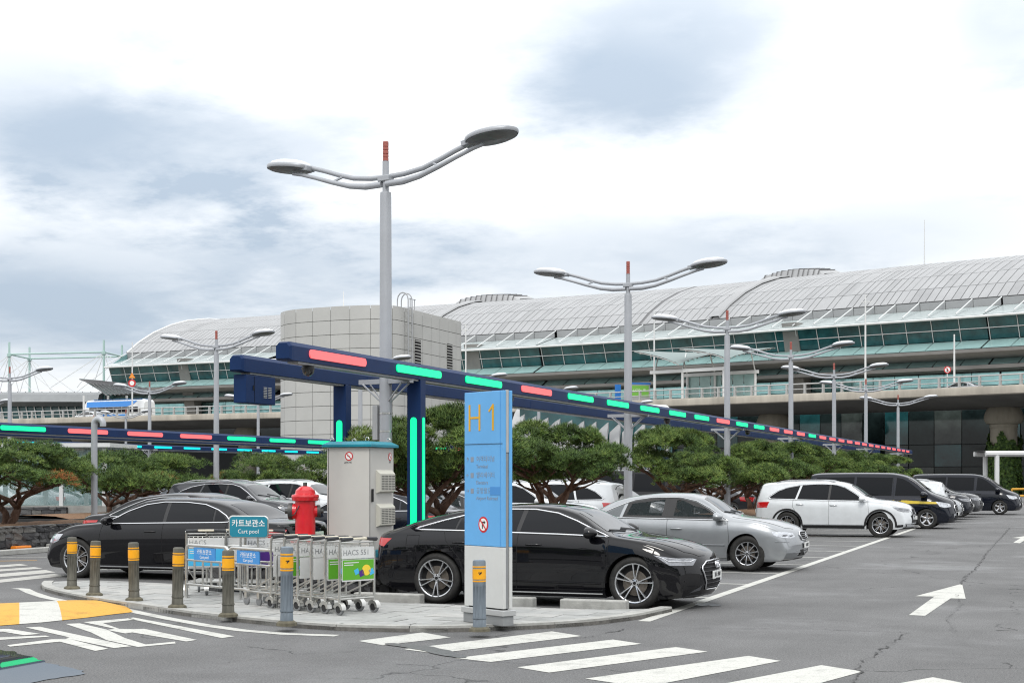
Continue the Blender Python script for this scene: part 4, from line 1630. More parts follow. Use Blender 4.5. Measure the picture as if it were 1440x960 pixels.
def lamp_proto():
    root = thing('lamp_post', 'tmp', 'lamp post', (0, 0, 0), 0, 'twin arm lamp posts in the car park')
    MB().lathe([(.16, 0), (.16, .03), (.115, .06), (.095, 6.5), (.09, 6.56), (.06, 6.57)], 16).build('pole', LAMP_GREY, root, True, angle=40)
    MB().lathe([(.055, 6.55), (.055, 7.08)], 12).build('upper_pole', LAMP_GREY, root, True)
    b = MB()
    z = 7.08
    for k in range(5):
        b.lathe([(.042, z), (.049, z + .008), (.049, z + .05), (.042, z + .058)], 12)
        z += .06
    b.lathe([(.05, z), (.045, z + .03), (.001, z + .035)], 12)
    b.build('beacon', TIP_RED, root, True)
    MB().box(-.12, .12, -.08, .08, 6.74, 6.84, bev=.015).build('clamp', LAMP_GREY, root)
    for sd in (1, -1):
        up = [(.05, 6.83), (.35, 6.84), (.75, 6.89), (1.1, 6.99), (1.4, 7.09), (1.75, 7.19), (2.0, 7.23)]
        lo = [(.05, 6.69), (.4, 6.69), (.75, 6.74), (1.15, 6.85), (1.5, 6.96), (1.85, 7.06), (2.05, 7.10)]
        MB().tube([(sd * x, .05, z) for x, z in up], .036, 8, flat=1.2).build('upper_arm', LAMP_GREY, root, True)
        MB().tube([(sd * x, -.05, z) for x, z in lo], [.045, .045, .04, .035, .031, .028, .026], 8, flat=1.2).build('lower_arm', LAMP_GREY, root, True)
        MB().tube([(sd * .95, .05, 6.95), (sd * 1.15, -.05, 6.85)], .022, 6).build('arm_tie', LAMP_GREY, root)
        tilt = T(sd * 2.17, 0, 7.19) @ RY(R(-6 * sd)) @ RX(R(-4))
        sh = MB()
        prof = []
        n = 28
        vs, fs = [], []
        rings = [(1.0, 0), (1.03, .02), (1.03, .06), (.98, .075), (.93, .08)]
        for r_, z in rings:
            for j in range(n):
                a = 2 * math.pi * j / n
                vs.append((.47 * r_ * math.cos(a), .30 * r_ * math.sin(a), z))
        for i in range(len(rings) - 1):
            for j in range(n):
                fs.append((i * n + j, i * n + (j + 1) % n, (i + 1) * n + (j + 1) % n, (i + 1) * n + j))
        sh.add(vs, fs, 0, tilt)
        h = sh.build('lamp_head', LAMP_GREY, root, True, angle=50)
        dm = MB()
        dm.lathe([(1.0, 0), (.9, .55), (.7, .85), (.4, 1.05), (.01, 1.12)], 24, 0, tilt @ T(0, 0, .075) @ Matrix.Diagonal((.44, .285, .085, 1)), False, True)
        dm.build('head_cover', LAMP_HEAD, h, True, angle=180)
        ub = MB()
        ub.lathe([(1.0, 0), (.9, -.2), (.01, -.35)], 24, 0, tilt @ Matrix.Diagonal((.46, .293, .10, 1)), False, True)
        ub.build('lens', LAMP_UNDER, h, True, angle=180)
        MB().box(-.10, .06, -.11, .11, -.02, .07, 0, T(sd * 1.74, 0, 7.14) @ RY(R(-10 * sd)), bev=.01).build('bracket', LAMP_GREY, h)
    for sd in (1, -1):
        for yy in (-.10, .10):
            MB().tube([(sd * .07, yy * .3, 3.05), (sd * .42, yy, 3.36)], .016, 6).build('beam_brace', LAMP_GREY, root)
    MB().box(-.55, .55, -.05, .05, 3.36, 3.44).build('beam_bracket', LAMP_GREY, root)
    return root


LV = (22.5, 37.2, 49.3, 61.7, 74.0, 86.5, 104.0)
LU = (-10.65, -30.5, -50.3, -73.0)
lp = lamp_proto()
labels = {
    (0, 0): 'largest twin arm lamp post, rising behind the red hydrant and grey cabinet', (0, 1): 'second twin arm lamp post of the near row, above the silver saloon',
    (0, 2): 'third twin arm lamp post of the near row, before the entrance canopy', (0, 3): 'fourth twin arm lamp post of the near row, over the yellow striped minibus',
    (0, 4): 'fifth twin arm lamp post of the near row', (0, 5): 'sixth twin arm lamp post of the near row', (0, 6): 'smallest and last twin arm lamp post of the near row',
    (1, 2): 'twin arm lamp post past the bus, beside the grey panelled block', (1, 3): 'twin arm lamp post whose lamp peeps over the navy beam behind the big post', (1, 4): 'twin arm lamp post showing one lamp beside the grey block corner',
    (1, 5): 'twin arm lamp post mostly hidden behind the guidance beam near the totem', (1, 6): 'twin arm lamp post hidden behind the guidance beam past the totem',
    (2, 3): 'twin arm lamp post at the frame edge before the masts', (2, 4): 'twin arm lamp post in front of the bus', (2, 5): 'twin arm lamp post standing before the grey panelled block', (2, 6): 'small twin arm lamp post behind the navy beam ends',
    (3, 5): 'small twin arm lamp post in front of the low concourse', (3, 6): 'small twin arm lamp post below the slatted canopy',
}
first = True
for r_, u in enumerate(LU):
    for k, v in enumerate(LV):
        if (r_, k) not in labels:
            continue
        rz = R(-14) if (r_, k) == (0, 0) else R(-3 + 2 * ((r_ + k) % 3 - 1))
        z = .45 if r_ < 2 else 0
        if first:
            first = False
            t = lp
            t.location, t.rotation_euler, t['label'] = (u, v, 0), (0, 0, rz), labels[(r_, k)]
        else:
            copy_tree(lp, None, None, labels[(r_, k)], (u, v, 0), rz)
# small blue plate and switch box on posts
mb_ = MB().box(-.21, -.105, -.10, .06, 2.42, 3.0, bev=.008)
mb_.build('switch_box', GREY_STEEL, lp)
for z in (2.55, 2.85):
    MB().lathe([(.108, z), (.112, z), (.112, z + .03), (.108, z + .03)], 16).build('clamp_band', STEEL, lp, True)
BH_ = 3.56


def light_mesh(ln, m, h=.125, d=.02):
    """Rounded bar, lying along y, facing +x."""
    mb = MB()
    r = h / 2
    pts = [(ln / 2 - r + r * math.cos(a), r * math.sin(a)) for a in np.linspace(-math.pi / 2, math.pi / 2, 9)] + [(-ln / 2 + r + r * math.cos(a), r * math.sin(a)) for a in np.linspace(math.pi / 2, 3 * math.pi / 2, 9)]
    mb.prism(pts, 0, d, 0, face_matrix((0, 0, 0), (0, 1, 0), (0, 0, 1)))
    return mb.mesh('light_strip', m)


GL, RL, CL = light_mesh(1.82, GREEN_LIGHT), light_mesh(1.82, RED_LIGHT), light_mesh(1.82, CYAN_LIGHT)
PATTERN = 'RGGRGGGGGRGGRRRGRRRRRRRRRRRRRRRR'


def beam(u, v0, v1, label, lights=None, lv0=0, pitch=2.93, side=1):
    t = thing('guidance_beam', label, 'guidance beam', (u, v0, 0), 0, 'navy parking guidance beams')
    w, h = .125, .13
    L = v1 - v0
    # body with a chamfered nose at the near end
    prof = [(-w, BH_ - h), (w, BH_ - h), (w, BH_ + h * .55), (w * .6, BH_ + h), (-w * .6, BH_ + h), (-w, BH_ + h * .55)]
    rows = []
    for y, s_ in ((.0, .82), (.05, .97), (.10, 1), (L, 1)):
        rows.append([(x * s_, y, BH_ + (z - BH_) * s_) for x, z in prof + prof[:1]])
    mb = MB().grid(rows, flip=True)
    mb.add([r for r in rows[0][:-1]], [tuple(range(6))])
    mb.build('beam_body', NAVY, t)
    y = 2.9 * 1.5
    while y < L:
        MB().box(-w - .004, w + .004, y - .012, y + .012, BH_ - h - .004, BH_ + h * .5).build('joint_sleeve', NAVY, t)
        y += 8.79
    MB().box(-w * .7, w * .7, .3, L, BH_ - h - .03, BH_ - h - .002).build('cable_tray', GREY_STEEL, t)
    if lights:
        for i, ch in enumerate(lights):
            y = lv0 + pitch * i - v0
            if .5 < y < L - .9:
                link('light_strip', {'G': GL, 'R': RL, 'C': CL}[ch], t, (side * w, y, BH_ - .005))
    return t


bA = beam(-10.2, 18.2, 108, 'lit navy guidance beam with red and green light strips above the fastback', PATTERN, 19.65)
bA2 = beam(-11.97, 19.9, 104, 'unlit navy guidance beam carrying the hanging navy box')
bB = beam(-26.0, 14, 104, 'lit navy guidance beam crossing before the far deck, red and green strips', 'GRRGGRG' + 'RRRGGGGRGGRRGGGRGGRRGG', 15.6, 2.78)
bB.location.z = -.47
bB2 = beam(-27.8, 14, 104, 'unlit navy guidance beam behind the lit one over the far bays')
bB2.location.z = -.47
bC = beam(-50.1, 40, 112, 'distant navy guidance beam with cyan light strips below the deck', 'C' * 24, 47.0, 3.1)
bD = beam(-52.0, 40, 112, 'distant unlit navy guidance beam behind the one with cyan strips')


def beam_post(u, v, label, strips):
    t = thing('beam_post', label, 'post', (u, v, .45), 0, 'navy posts under the beams')
    MB().box(-.125, .125, -.11, .11, 0, BH_ - .13 - .45, bev=.012).build('post_body', NAVY, t)
    MB().box(-.2, .2, -.2, .2, -.05, .02).build('base_plate', NAVY, t)
    for face in strips:
        ln, w_ = 2.1, (.115 if face == 'front' else .085)
        pts = []
        r = w_ / 2
        pts = [(r * math.cos(a), ln / 2 - r + r * math.sin(a)) for a in np.linspace(0, math.pi, 9)] + [(r * math.cos(a), -ln / 2 + r + r * math.sin(a)) for a in np.linspace(math.pi, 2 * math.pi, 9)]
        M = face_matrix((0, -.111, 2.80 - .45 - ln / 2), (1, 0, 0), (0, 0, 1)) if face == 'front' else face_matrix((.126, 0, 2.80 - .45 - ln / 2), (0, 1, 0), (0, 0, 1))
        MB().prism(pts, 0, .012, 0, M).build('light_strip', GREEN_LIGHT, t)
    return t


beam_post(-10.2, 22.75, 'navy post with two upright green light strips by the fastback', ('front', 'side'))
beam_post(-11.97, 23.5, 'navy post with one upright green light strip behind the grey cabinet', ('front',))
for u, lab in ((-30.1, 'far navy post under the lit beam beyond the frame edge'),):
    pass
# box that hangs under the unlit beam
t = thing('control_box', 'navy metal box hanging under the end of the unlit beam', 'control box', (-11.97, 20.48, 2.95))
MB().box(-.11, .11, -.46, .46, 0, .44, bev=.012).build('box_body', NAVY, t)
MB().box(-.05, .05, -.05, .05, .44, .482).build('hanger', NAVY, t)
for k in range(2):
    for j in range(7):
        MB().box(.111, .119, .08 + k * .14, .18 + k * .14, .10 + j * .026, .114 + j * .026).build('vent_slot', GREY_STEEL, t)
MB().box(.111, .115, -.20, -.194, .02, .42).build('door_gap', DARK, t)
MB().box(.111, .126, -.25, -.235, .2, .28).build('lock', BLACK_PLASTIC, t)
# dome cameras under the beams
cams = [(-10.2, 18.95, 'black dome camera under the near end of the lit beam'), (-10.2, 27.2, 'black dome camera under the lit beam past the totem'), (-10.2, 39.5, 'black dome camera under the lit beam above the silver saloon'),
        (-26.0, 30.3, 'black dome camera under the far beam before the deck bowl'), (-26.0, 52.0, 'black dome camera under the far beam before the grey block'), (-10.2, 50.5, 'black dome camera under the lit beam above the white SUV')]
for u, v, lab in cams:
    t = thing('dome_camera', lab, 'camera', (u, v, BH_ - .135 - (.47 if u < -20 else 0)), 0, 'dome cameras under the beams')
    MB().lathe([(.085, 0), (.085, -.06), (.10, -.06), (.10, -.08)], 16).build('mount', BLACK_PLASTIC, t, True)
    MB().lathe([(.088, -.08), (.08, -.13), (.05, -.165), (.001, -.178)], 16, 0, None, False, True).build('dome', BLACK_DOME, t, True, angle=180)
# ------------------------------------------------------------------ vehicles: body generator
def pchip(tab):
    xs = np.array([t[0] for t in tab], float)
    ys = np.array([t[1] for t in tab], float)
    h = np.diff(xs)
    dl = np.diff(ys) / h
    d = np.zeros_like(xs)
    for i in range(1, len(xs) - 1):
        if dl[i - 1] * dl[i] > 0:
            w1, w2 = 2 * h[i] + h[i - 1], h[i] + 2 * h[i - 1]
            d[i] = (w1 + w2) / (w1 / dl[i - 1] + w2 / dl[i])
    d[0], d[-1] = dl[0], dl[-1]

    def f(x):
        x = min(max(x, xs[0]), xs[-1])
        i = min(int(np.searchsorted(xs, x, 'right')) - 1, len(xs) - 2)
        t = (x - xs[i]) / h[i]
        return float((1 + 2 * t) * (1 - t) ** 2 * ys[i] + t * (1 - t) ** 2 * h[i] * d[i]
                     + t * t * (3 - 2 * t) * ys[i + 1] + t * t * (t - 1) * h[i] * d[i + 1])
    return f


def inside(p, poly):
    x, y = p
    c = False
    n = len(poly)
    for i in range(n):
        x1, y1 = poly[i]
        x2, y2 = poly[i - 1]
        if (y1 > y) != (y2 > y) and x < (x2 - x1) * (y - y1) / (y2 - y1) + x1:
            c = not c
    return c


def sstep(a, b, x):
    t = min(max((x - a) / (b - a), 0), 1)
    return t * t * (3 - 2 * t)


SIDE_F = [(0, .925), (.06, .955), (.16, .972), (.30, .982), (.45, .995), (.62, 1.0), (.78, .996), (.86, .988), (.93, .968), (1, .935)]


class Car:
    def __init__(self, s):
        self.s = s
        L = s['L']
        self.x0, self.x1 = -L / 2, L / 2
        self.top, self.belt, self.wid, self.low = pchip(s['top']), pchip(s['belt']), pchip(s['wid']), pchip(s['low'])
        self.prof = pchip(s.get('side_f', SIDE_F))
        self.W2 = max(w for _, w in s['wid'])
        xs = set()
        n = 84
        for i in range(n + 1):
            xs.add(round(self.x0 + L * (0.5 - 0.5 * math.cos(math.pi * i / n)) * 0.5 + L * i / n * 0.5, 4))
        Ra = s['R'] + s.get('arch_gap', .045)
        for xa in (s['xf'], s['xr']):
            for k in range(17):
                xs.add(round(xa - Ra * math.cos(math.pi * k / 16), 4))
            xs.add(round(xa - Ra - .002, 4))
            xs.add(round(xa + Ra + .002, 4))
        for x in s.get('extra_x', []):
            xs.add(x)
        xs = sorted(xs)
        self.xs = [x for i, x in enumerate(xs) if i == 0 or x - xs[i - 1] > .0015]
        self.Ra = Ra
        self.make()

    def arch(self, x):
        for xa in (self.s['xf'], self.s['xr']):
            d = abs(x - xa)
            if d <= self.Ra + 1e-6:
                return self.s['R'] * .98 + math.sqrt(max(0, self.Ra ** 2 - d * d))
        return 0

    def shift(self, x, y):
        s = self.s
        t = min(1, abs(y) / self.W2)
        f = s['cf'] * sstep(s['xf'] - .1, self.x1, x) * t ** s.get('pw', 2.6)
        r = s['cr'] * (1 - sstep(self.x0, s['xr'] + .1, x)) * t ** s.get('pw', 2.6)
        w = 0.0
        if 'cw' in s:      # plan curve of the windscreen
            w = s['cw'] * sstep(s['cowl'] - .1, s['cowl'], x + 0.0) * 0
        return -f + r - w

    def half(self, x):
        s = self.s
        zt = self.top(x)
        zl = self.low(x)
        zb = min(self.belt(x), zt - .035)
        ws = self.wid(x)
        zs = s['zs']
        a = max(self.arch(x), zl)

        def Y(z):
            return ws * self.prof(min(1, max(0, (z - zs) / max(.05, zb - zs))))
        pts = [(0, zl), (.55 * self.W2 if ws > .55 * self.W2 else .6 * ws, zl)]
        pts.append((pts[1][0], a))
        NS = 15
        for i in range(NS + 1):
            t = i / NS
            z = a + (zb - a) * t
            pts.append((Y(z), z))
        ysh = Y(zb)
        e = min(s.get('edge', .075), .85 * (zt - zb))
        NG = 9
        top_z = zt - e
        tl = max(.05, s['roofz'] - .07 - zb)

        def YG(z):
            t = max(0, min(1, (z - zb) / tl))
            return ysh + (min(s['roofw'], ysh) - ysh) * (t ** s.get('tumble', 1.15))
        for i in range(1, NG + 1):
            z = zb + (top_z - zb) * i / NG
            pts.append((YG(z), z))
        ye = pts[-1][0]
        NT = 11
        q = s.get('sq', 2.7)
        for i in range(1, NT + 1):
            a2 = math.pi / 2 * i / NT
            pts.append((ye * max(0, math.cos(a2)) ** (2 / q), top_z + e * math.sin(a2) ** (2 / q)))
        return pts

    def make(self):
        s = self.s
        rings = [self.half(x) for x in self.xs]
        n = len(rings[0])
        self.n = n
        V, F, tagm = [], [], []
        N = 2 * n - 2
        for x, h in zip(self.xs, rings):
            for (y, z) in h:
                V.append((x + self.shift(x, y), y, z))
            for (y, z) in h[-2:0:-1]:
                V.append((x + self.shift(x, y), -y, z))
        self.kind = []
        for i in range(len(self.xs) - 1):
            for j in range(N):
                a, b = i * N + j, i * N + (j + 1) % N
                c, d = (i + 1) * N + (j + 1) % N, (i + 1) * N + j
                F.append((a, d, c, b))
                jj = j if j < n - 1 else N - 1 - j
                self.kind.append('under' if jj < 3 else 'side' if jj < 3 + 15 + 9 else 'top')
        # end caps: rows across at each height of the end ring
        for x, h, fwd in ((self.xs[0], rings[0], False), (self.xs[-1], rings[-1], True)):
            K = 14
            base = len(V)
            rows = h[3:]
            for (y, z) in rows:
                for k in range(K + 1):
                    yy = y * (2 * k / K - 1)
                    V.append((x + self.shift(x, yy), yy, z))
            for i in range(len(rows) - 1):
                for k in range(K):
                    a = base + i * (K + 1) + k
                    q = (a, a + 1, a + K + 2, a + K + 1)
                    F.append(q if fwd else q[::-1])
                    self.kind.append('cap')
        self.V, self.F = V, F
        me = bpy.data.meshes.new('car_shell')
        me.from_pydata(V, [], F)
        me.shade_smooth()
        bm = bmesh.new()
        bm.from_mesh(me)
        bmesh.ops.remove_doubles(bm, verts=bm.verts, dist=.0006)
        bmesh.ops.dissolve_degenerate(bm, edges=bm.edges, dist=.0003)
        bmesh.ops.recalc_face_normals(bm, faces=bm.faces)
        bm.to_mesh(me)
        self.bvh = BVHTree.FromBMesh(bm)
        bm.free()
        me.set_sharp_from_angle(angle=R(48))
        self.full = me

    # -------- rays on to the shell
    def hit(self, mode, a, b, side=1):
        if mode == 'side':
            o, d = Vector((a, 4 * side, b)), Vector((0, -side, 0))
        elif mode == 'front':
            o, d = Vector((6, a, b)), Vector((-1, 0, 0))
        elif mode == 'rear':
            o, d = Vector((-6, a, b)), Vector((1, 0, 0))
        elif mode == 'top':
            o, d = Vector((a, b, 5)), Vector((0, 0, -1))
        else:               # corner: direction (cx, cy*side) in plan; a runs along the perpendicular
            cx, cy = mode[1], mode[2] * side
            ln = math.hypot(cx, cy)
            cx, cy = cx / ln, cy / ln
            if cx > 0:
                a = .47 + .87 * a
            o = Vector((cx * 6 + cy * a * side, cy * 6 - cx * a * side, b))
            d = Vector((-cx, -cy, 0))
        p, nrm, _, _ = self.bvh.ray_cast(o, d)
        if p is None:
            return None, None
        if nrm.dot(d) > 0:
            nrm = -nrm
        return p, nrm

    def near(self, p):
        q, nrm, _, _ = self.bvh.find_nearest(Vector(p))
        return q, nrm

    def patch(self, mb, poly, mode, side=1, off=.004, mi=0, step=.07, thick=.0):
        """Sheet that lies on the shell inside an outline drawn in a straight view."""
        bm = bmesh.new()
        vs = [bm.verts.new((p[0], p[1], 0)) for p in poly]
        try:
            bm.faces.new(vs)
        except ValueError:
            bm.free()
            return mb
        for ax in (0, 1):
            lo, hi = min(p[ax] for p in poly), max(p[ax] for p in poly)
            k = max(1, int((hi - lo) / step))
            for i in range(1, k):
                c = lo + (hi - lo) * i / k
                co = (c, 0, 0) if ax == 0 else (0, c, 0)
                no = (1, 0, 0) if ax == 0 else (0, 1, 0)
                bmesh.ops.bisect_plane(bm, geom=list(bm.verts) + list(bm.edges) + list(bm.faces), plane_co=co, plane_no=no)
        bmesh.ops.triangulate(bm, faces=[f for f in bm.faces if len(f.verts) > 4])
        bad = []
        for v in bm.verts:
            p, nrm = self.hit(mode, v.co.x, v.co.y, side)
            if p is None:
                bad.append(v)
                continue
            v.co = p + nrm * off
        if bad:
            bmesh.ops.delete(bm, geom=bad, context='VERTS')
        bmesh.ops.recalc_face_normals(bm, faces=bm.faces)
        # face outwards
        flip = [f for f in bm.faces if f.calc_area() > 1e-9 and f.normal.dot(f.calc_center_median() - Vector((0, 0, .6))) < 0]
        if len(flip) > len(bm.faces) / 2:
            bmesh.ops.reverse_faces(bm, faces=list(bm.faces))
        if thick:
            ed = [e for e in bm.edges if e.is_boundary]
            r = bmesh.ops.extrude_edge_only(bm, edges=ed)
            for v in [g for g in r['geom'] if isinstance(g, bmesh.types.BMVert)]:
                q, nn = self.near(v.co)
                v.co = v.co + (q - v.co) * 1.2
        return mb.bm(bm, mi)

    def line(self, pts, mode, side=1, off=.0, closed=False, step=.05):
        """Points of a polyline laid on the shell."""
        out = []
        m = len(pts)
        for i in range(m if closed else m - 1):
            a, b = pts[i], pts[(i + 1) % m]
            k = max(1, int(math.hypot(b[0] - a[0], b[1] - a[1]) / step))
            for t in range(k):
                p, nrm = self.hit(mode, a[0] + (b[0] - a[0]) * t / k, a[1] + (b[1] - a[1]) * t / k, side)
                if p is not None:
                    out.append(p + nrm * off)
        if not closed:
            p, nrm = self.hit(mode, pts[-1][0], pts[-1][1], side)
            if p is not None:
                out.append(p + nrm * off)
        return out

    def sub(self, name, sel, mats, clad=None):
        """Faces of the shell as a mesh that keeps the whole shell's smooth normals."""
        me = self.full
        if not hasattr(self, 'cn'):
            k = len(me.loops)
            arr = np.empty(k * 3, np.float32)
            me.corner_normals.foreach_get('vector', arr)
            self.cn = arr.reshape(-1, 3)
        vid, vs, fs, nr, mi = {}, [], [], [], []
        for p in sel:
            poly = me.polygons[p]
            f = []
            for li in poly.loop_indices:
                v = me.loops[li].vertex_index
                if v not in vid:
                    vid[v] = len(vs)
                    vs.append(me.vertices[v].co[:])
                f.append(vid[v])
                nr.append(self.cn[li])
            fs.append(f)
            mi.append(self.fmat(poly))
        out = bpy.data.meshes.new(name)
        out.from_pydata(vs, [], fs)
        for m in mats:
            out.materials.append(m)
        out.polygons.foreach_set('material_index', mi)
        out.shade_smooth()
        out.update()
        if len(out.loops) == len(nr):
            out.normals_split_custom_set([tuple(x) for x in nr])
        return out

    def fmat(self, poly):
        c, nrm = poly.center, poly.normal
        s = self.s
        if nrm.z < -.75 and c.z < .6 or (abs(c.y) < .56 * self.W2 + .01 and c.z < s['R'] + self.Ra and abs(nrm.y) > .6 and abs(c.x) < self.x1 - .25):
            return 1
        for xa in (s['xf'], s['xr']):
            if abs(c.x - xa) < self.Ra * .999 and abs(c.y) < self.wid(c.x) * .93 and c.z < s['R'] + self.Ra + .01 and abs(nrm.y) < .9:
                return 1
        return 0


def rim_mesh(r, style, key):
    """Alloy rim facing +Y."""
    mb = MB()
    M = RX(R(-90))          # local z -> +y
    w = .20
    mb.lathe([(r * .93, -w), (r * .90, -.02), (r * .935, .008), (r * .985, .016), (r * 1.0, .016), (r * 1.0, -.0), (r * .97, -.01)], 40, 0, M, False, False)
    # back of the barrel
    mb.lathe([(.0005, -.075), (r * .92, -.075)], 30, 1, M, False, False)
    mb.lathe([(r * .62, -.06), (r * .64, -.05), (r * .2, -.045)], 30, 2, M, False, False)   # brake disc
    n, pair, wid, dish = style['n'], style.get('pair', 0), style['w'], style.get('dish', .02)
    for i in range(n):
        for sgn in ((-1, 1) if pair else (0,)):
            a0 = 2 * math.pi * i / n + sgn * pair * .35
            a1 = 2 * math.pi * i / n + sgn * pair
            p0 = Vector((math.cos(a0) * r * .14, math.sin(a0) * r * .14, -dish))
            p1 = Vector((math.cos(a1) * r * .975, math.sin(a1) * r * .975, .006))
            d = (p1 - p0).normalized()
            s = d.cross(Vector((0, 0, 1))).normalized()
            w0, w1 = wid * .75, wid
            vs = []
            for p, ww, dz in ((p0, w0, .035), ((p0 + p1) / 2 + Vector((0, 0, .008)), wid * .62, .03), (p1, w1, .025)):
                vs += [p + s * ww, p + s * ww * .55 + Vector((0, 0, .012)), p - s * ww * .55 + Vector((0, 0, .012)), p - s * ww, p - s * ww * .8 - Vector((0, 0, dz)), p + s * ww * .8 - Vector((0, 0, dz))]
            fs = []
            for q in range(2):
                for j in range(6):
                    fs.append((q * 6 + j, (q + 1) * 6 + j, (q + 1) * 6 + (j + 1) % 6, q * 6 + (j + 1) % 6))
            mb.add(vs, fs, 3 if style.get('two') else 0, M)
    mb.lathe([(r * .23, -.03), (r * .21, -dish + .012), (r * .12, -dish + .018), (.001, -dish + .018)], 20, 0, M, True, True)
    mb.lathe([(r * .085, -dish + .018), (r * .08, -dish + .024), (.001, -dish + .024)], 12, 1, M, False, True)
    for i in range(5):
        a = 2 * math.pi * (i + .5) / 5
        mb.lathe([(.011, 0), (.011, .008)], 6, 1, M @ T(math.cos(a) * r * .165, math.sin(a) * r * .165, -dish + .012))
    return mb.mesh('rim_' + key, [style.get('mat', RIM), DARK, BRAKE, style.get('mat2', RIM)], True, 35)


SEAT = mat('seat_fabric', (.06, .062, .068), .8, noise=.2, nscale=10)
BRAKE = mat('brake_disc', (0.16, 0.14, 0.12), 0.4, 0.8, noise=0.3, nscale=20)


def tyre_mesh(Rt, rr, w, key):
    h = w / 2
    mb = MB()
    prof = [(rr * .97, -h + .02), (rr + .012, -h + .004), (rr + (Rt - rr) * .5, -h - .004), (Rt - .03, -h + .004), (Rt - .008, -h + .022), (Rt, -h + .04),
            (Rt, h - .04), (Rt - .008, h - .022), (Rt - .03, h - .004), (rr + (Rt - rr) * .5, h + .004), (rr + .012, h - .004), (rr * .97, h - .02)]
    mb.lathe(prof, 44, 0, RX(R(-90)), False, False)
    return mb.mesh('tyre_' + key, [RUBBER], True, 45)


def mirror_poly(poly):
    return [(-y, z) for y, z in poly][::-1]


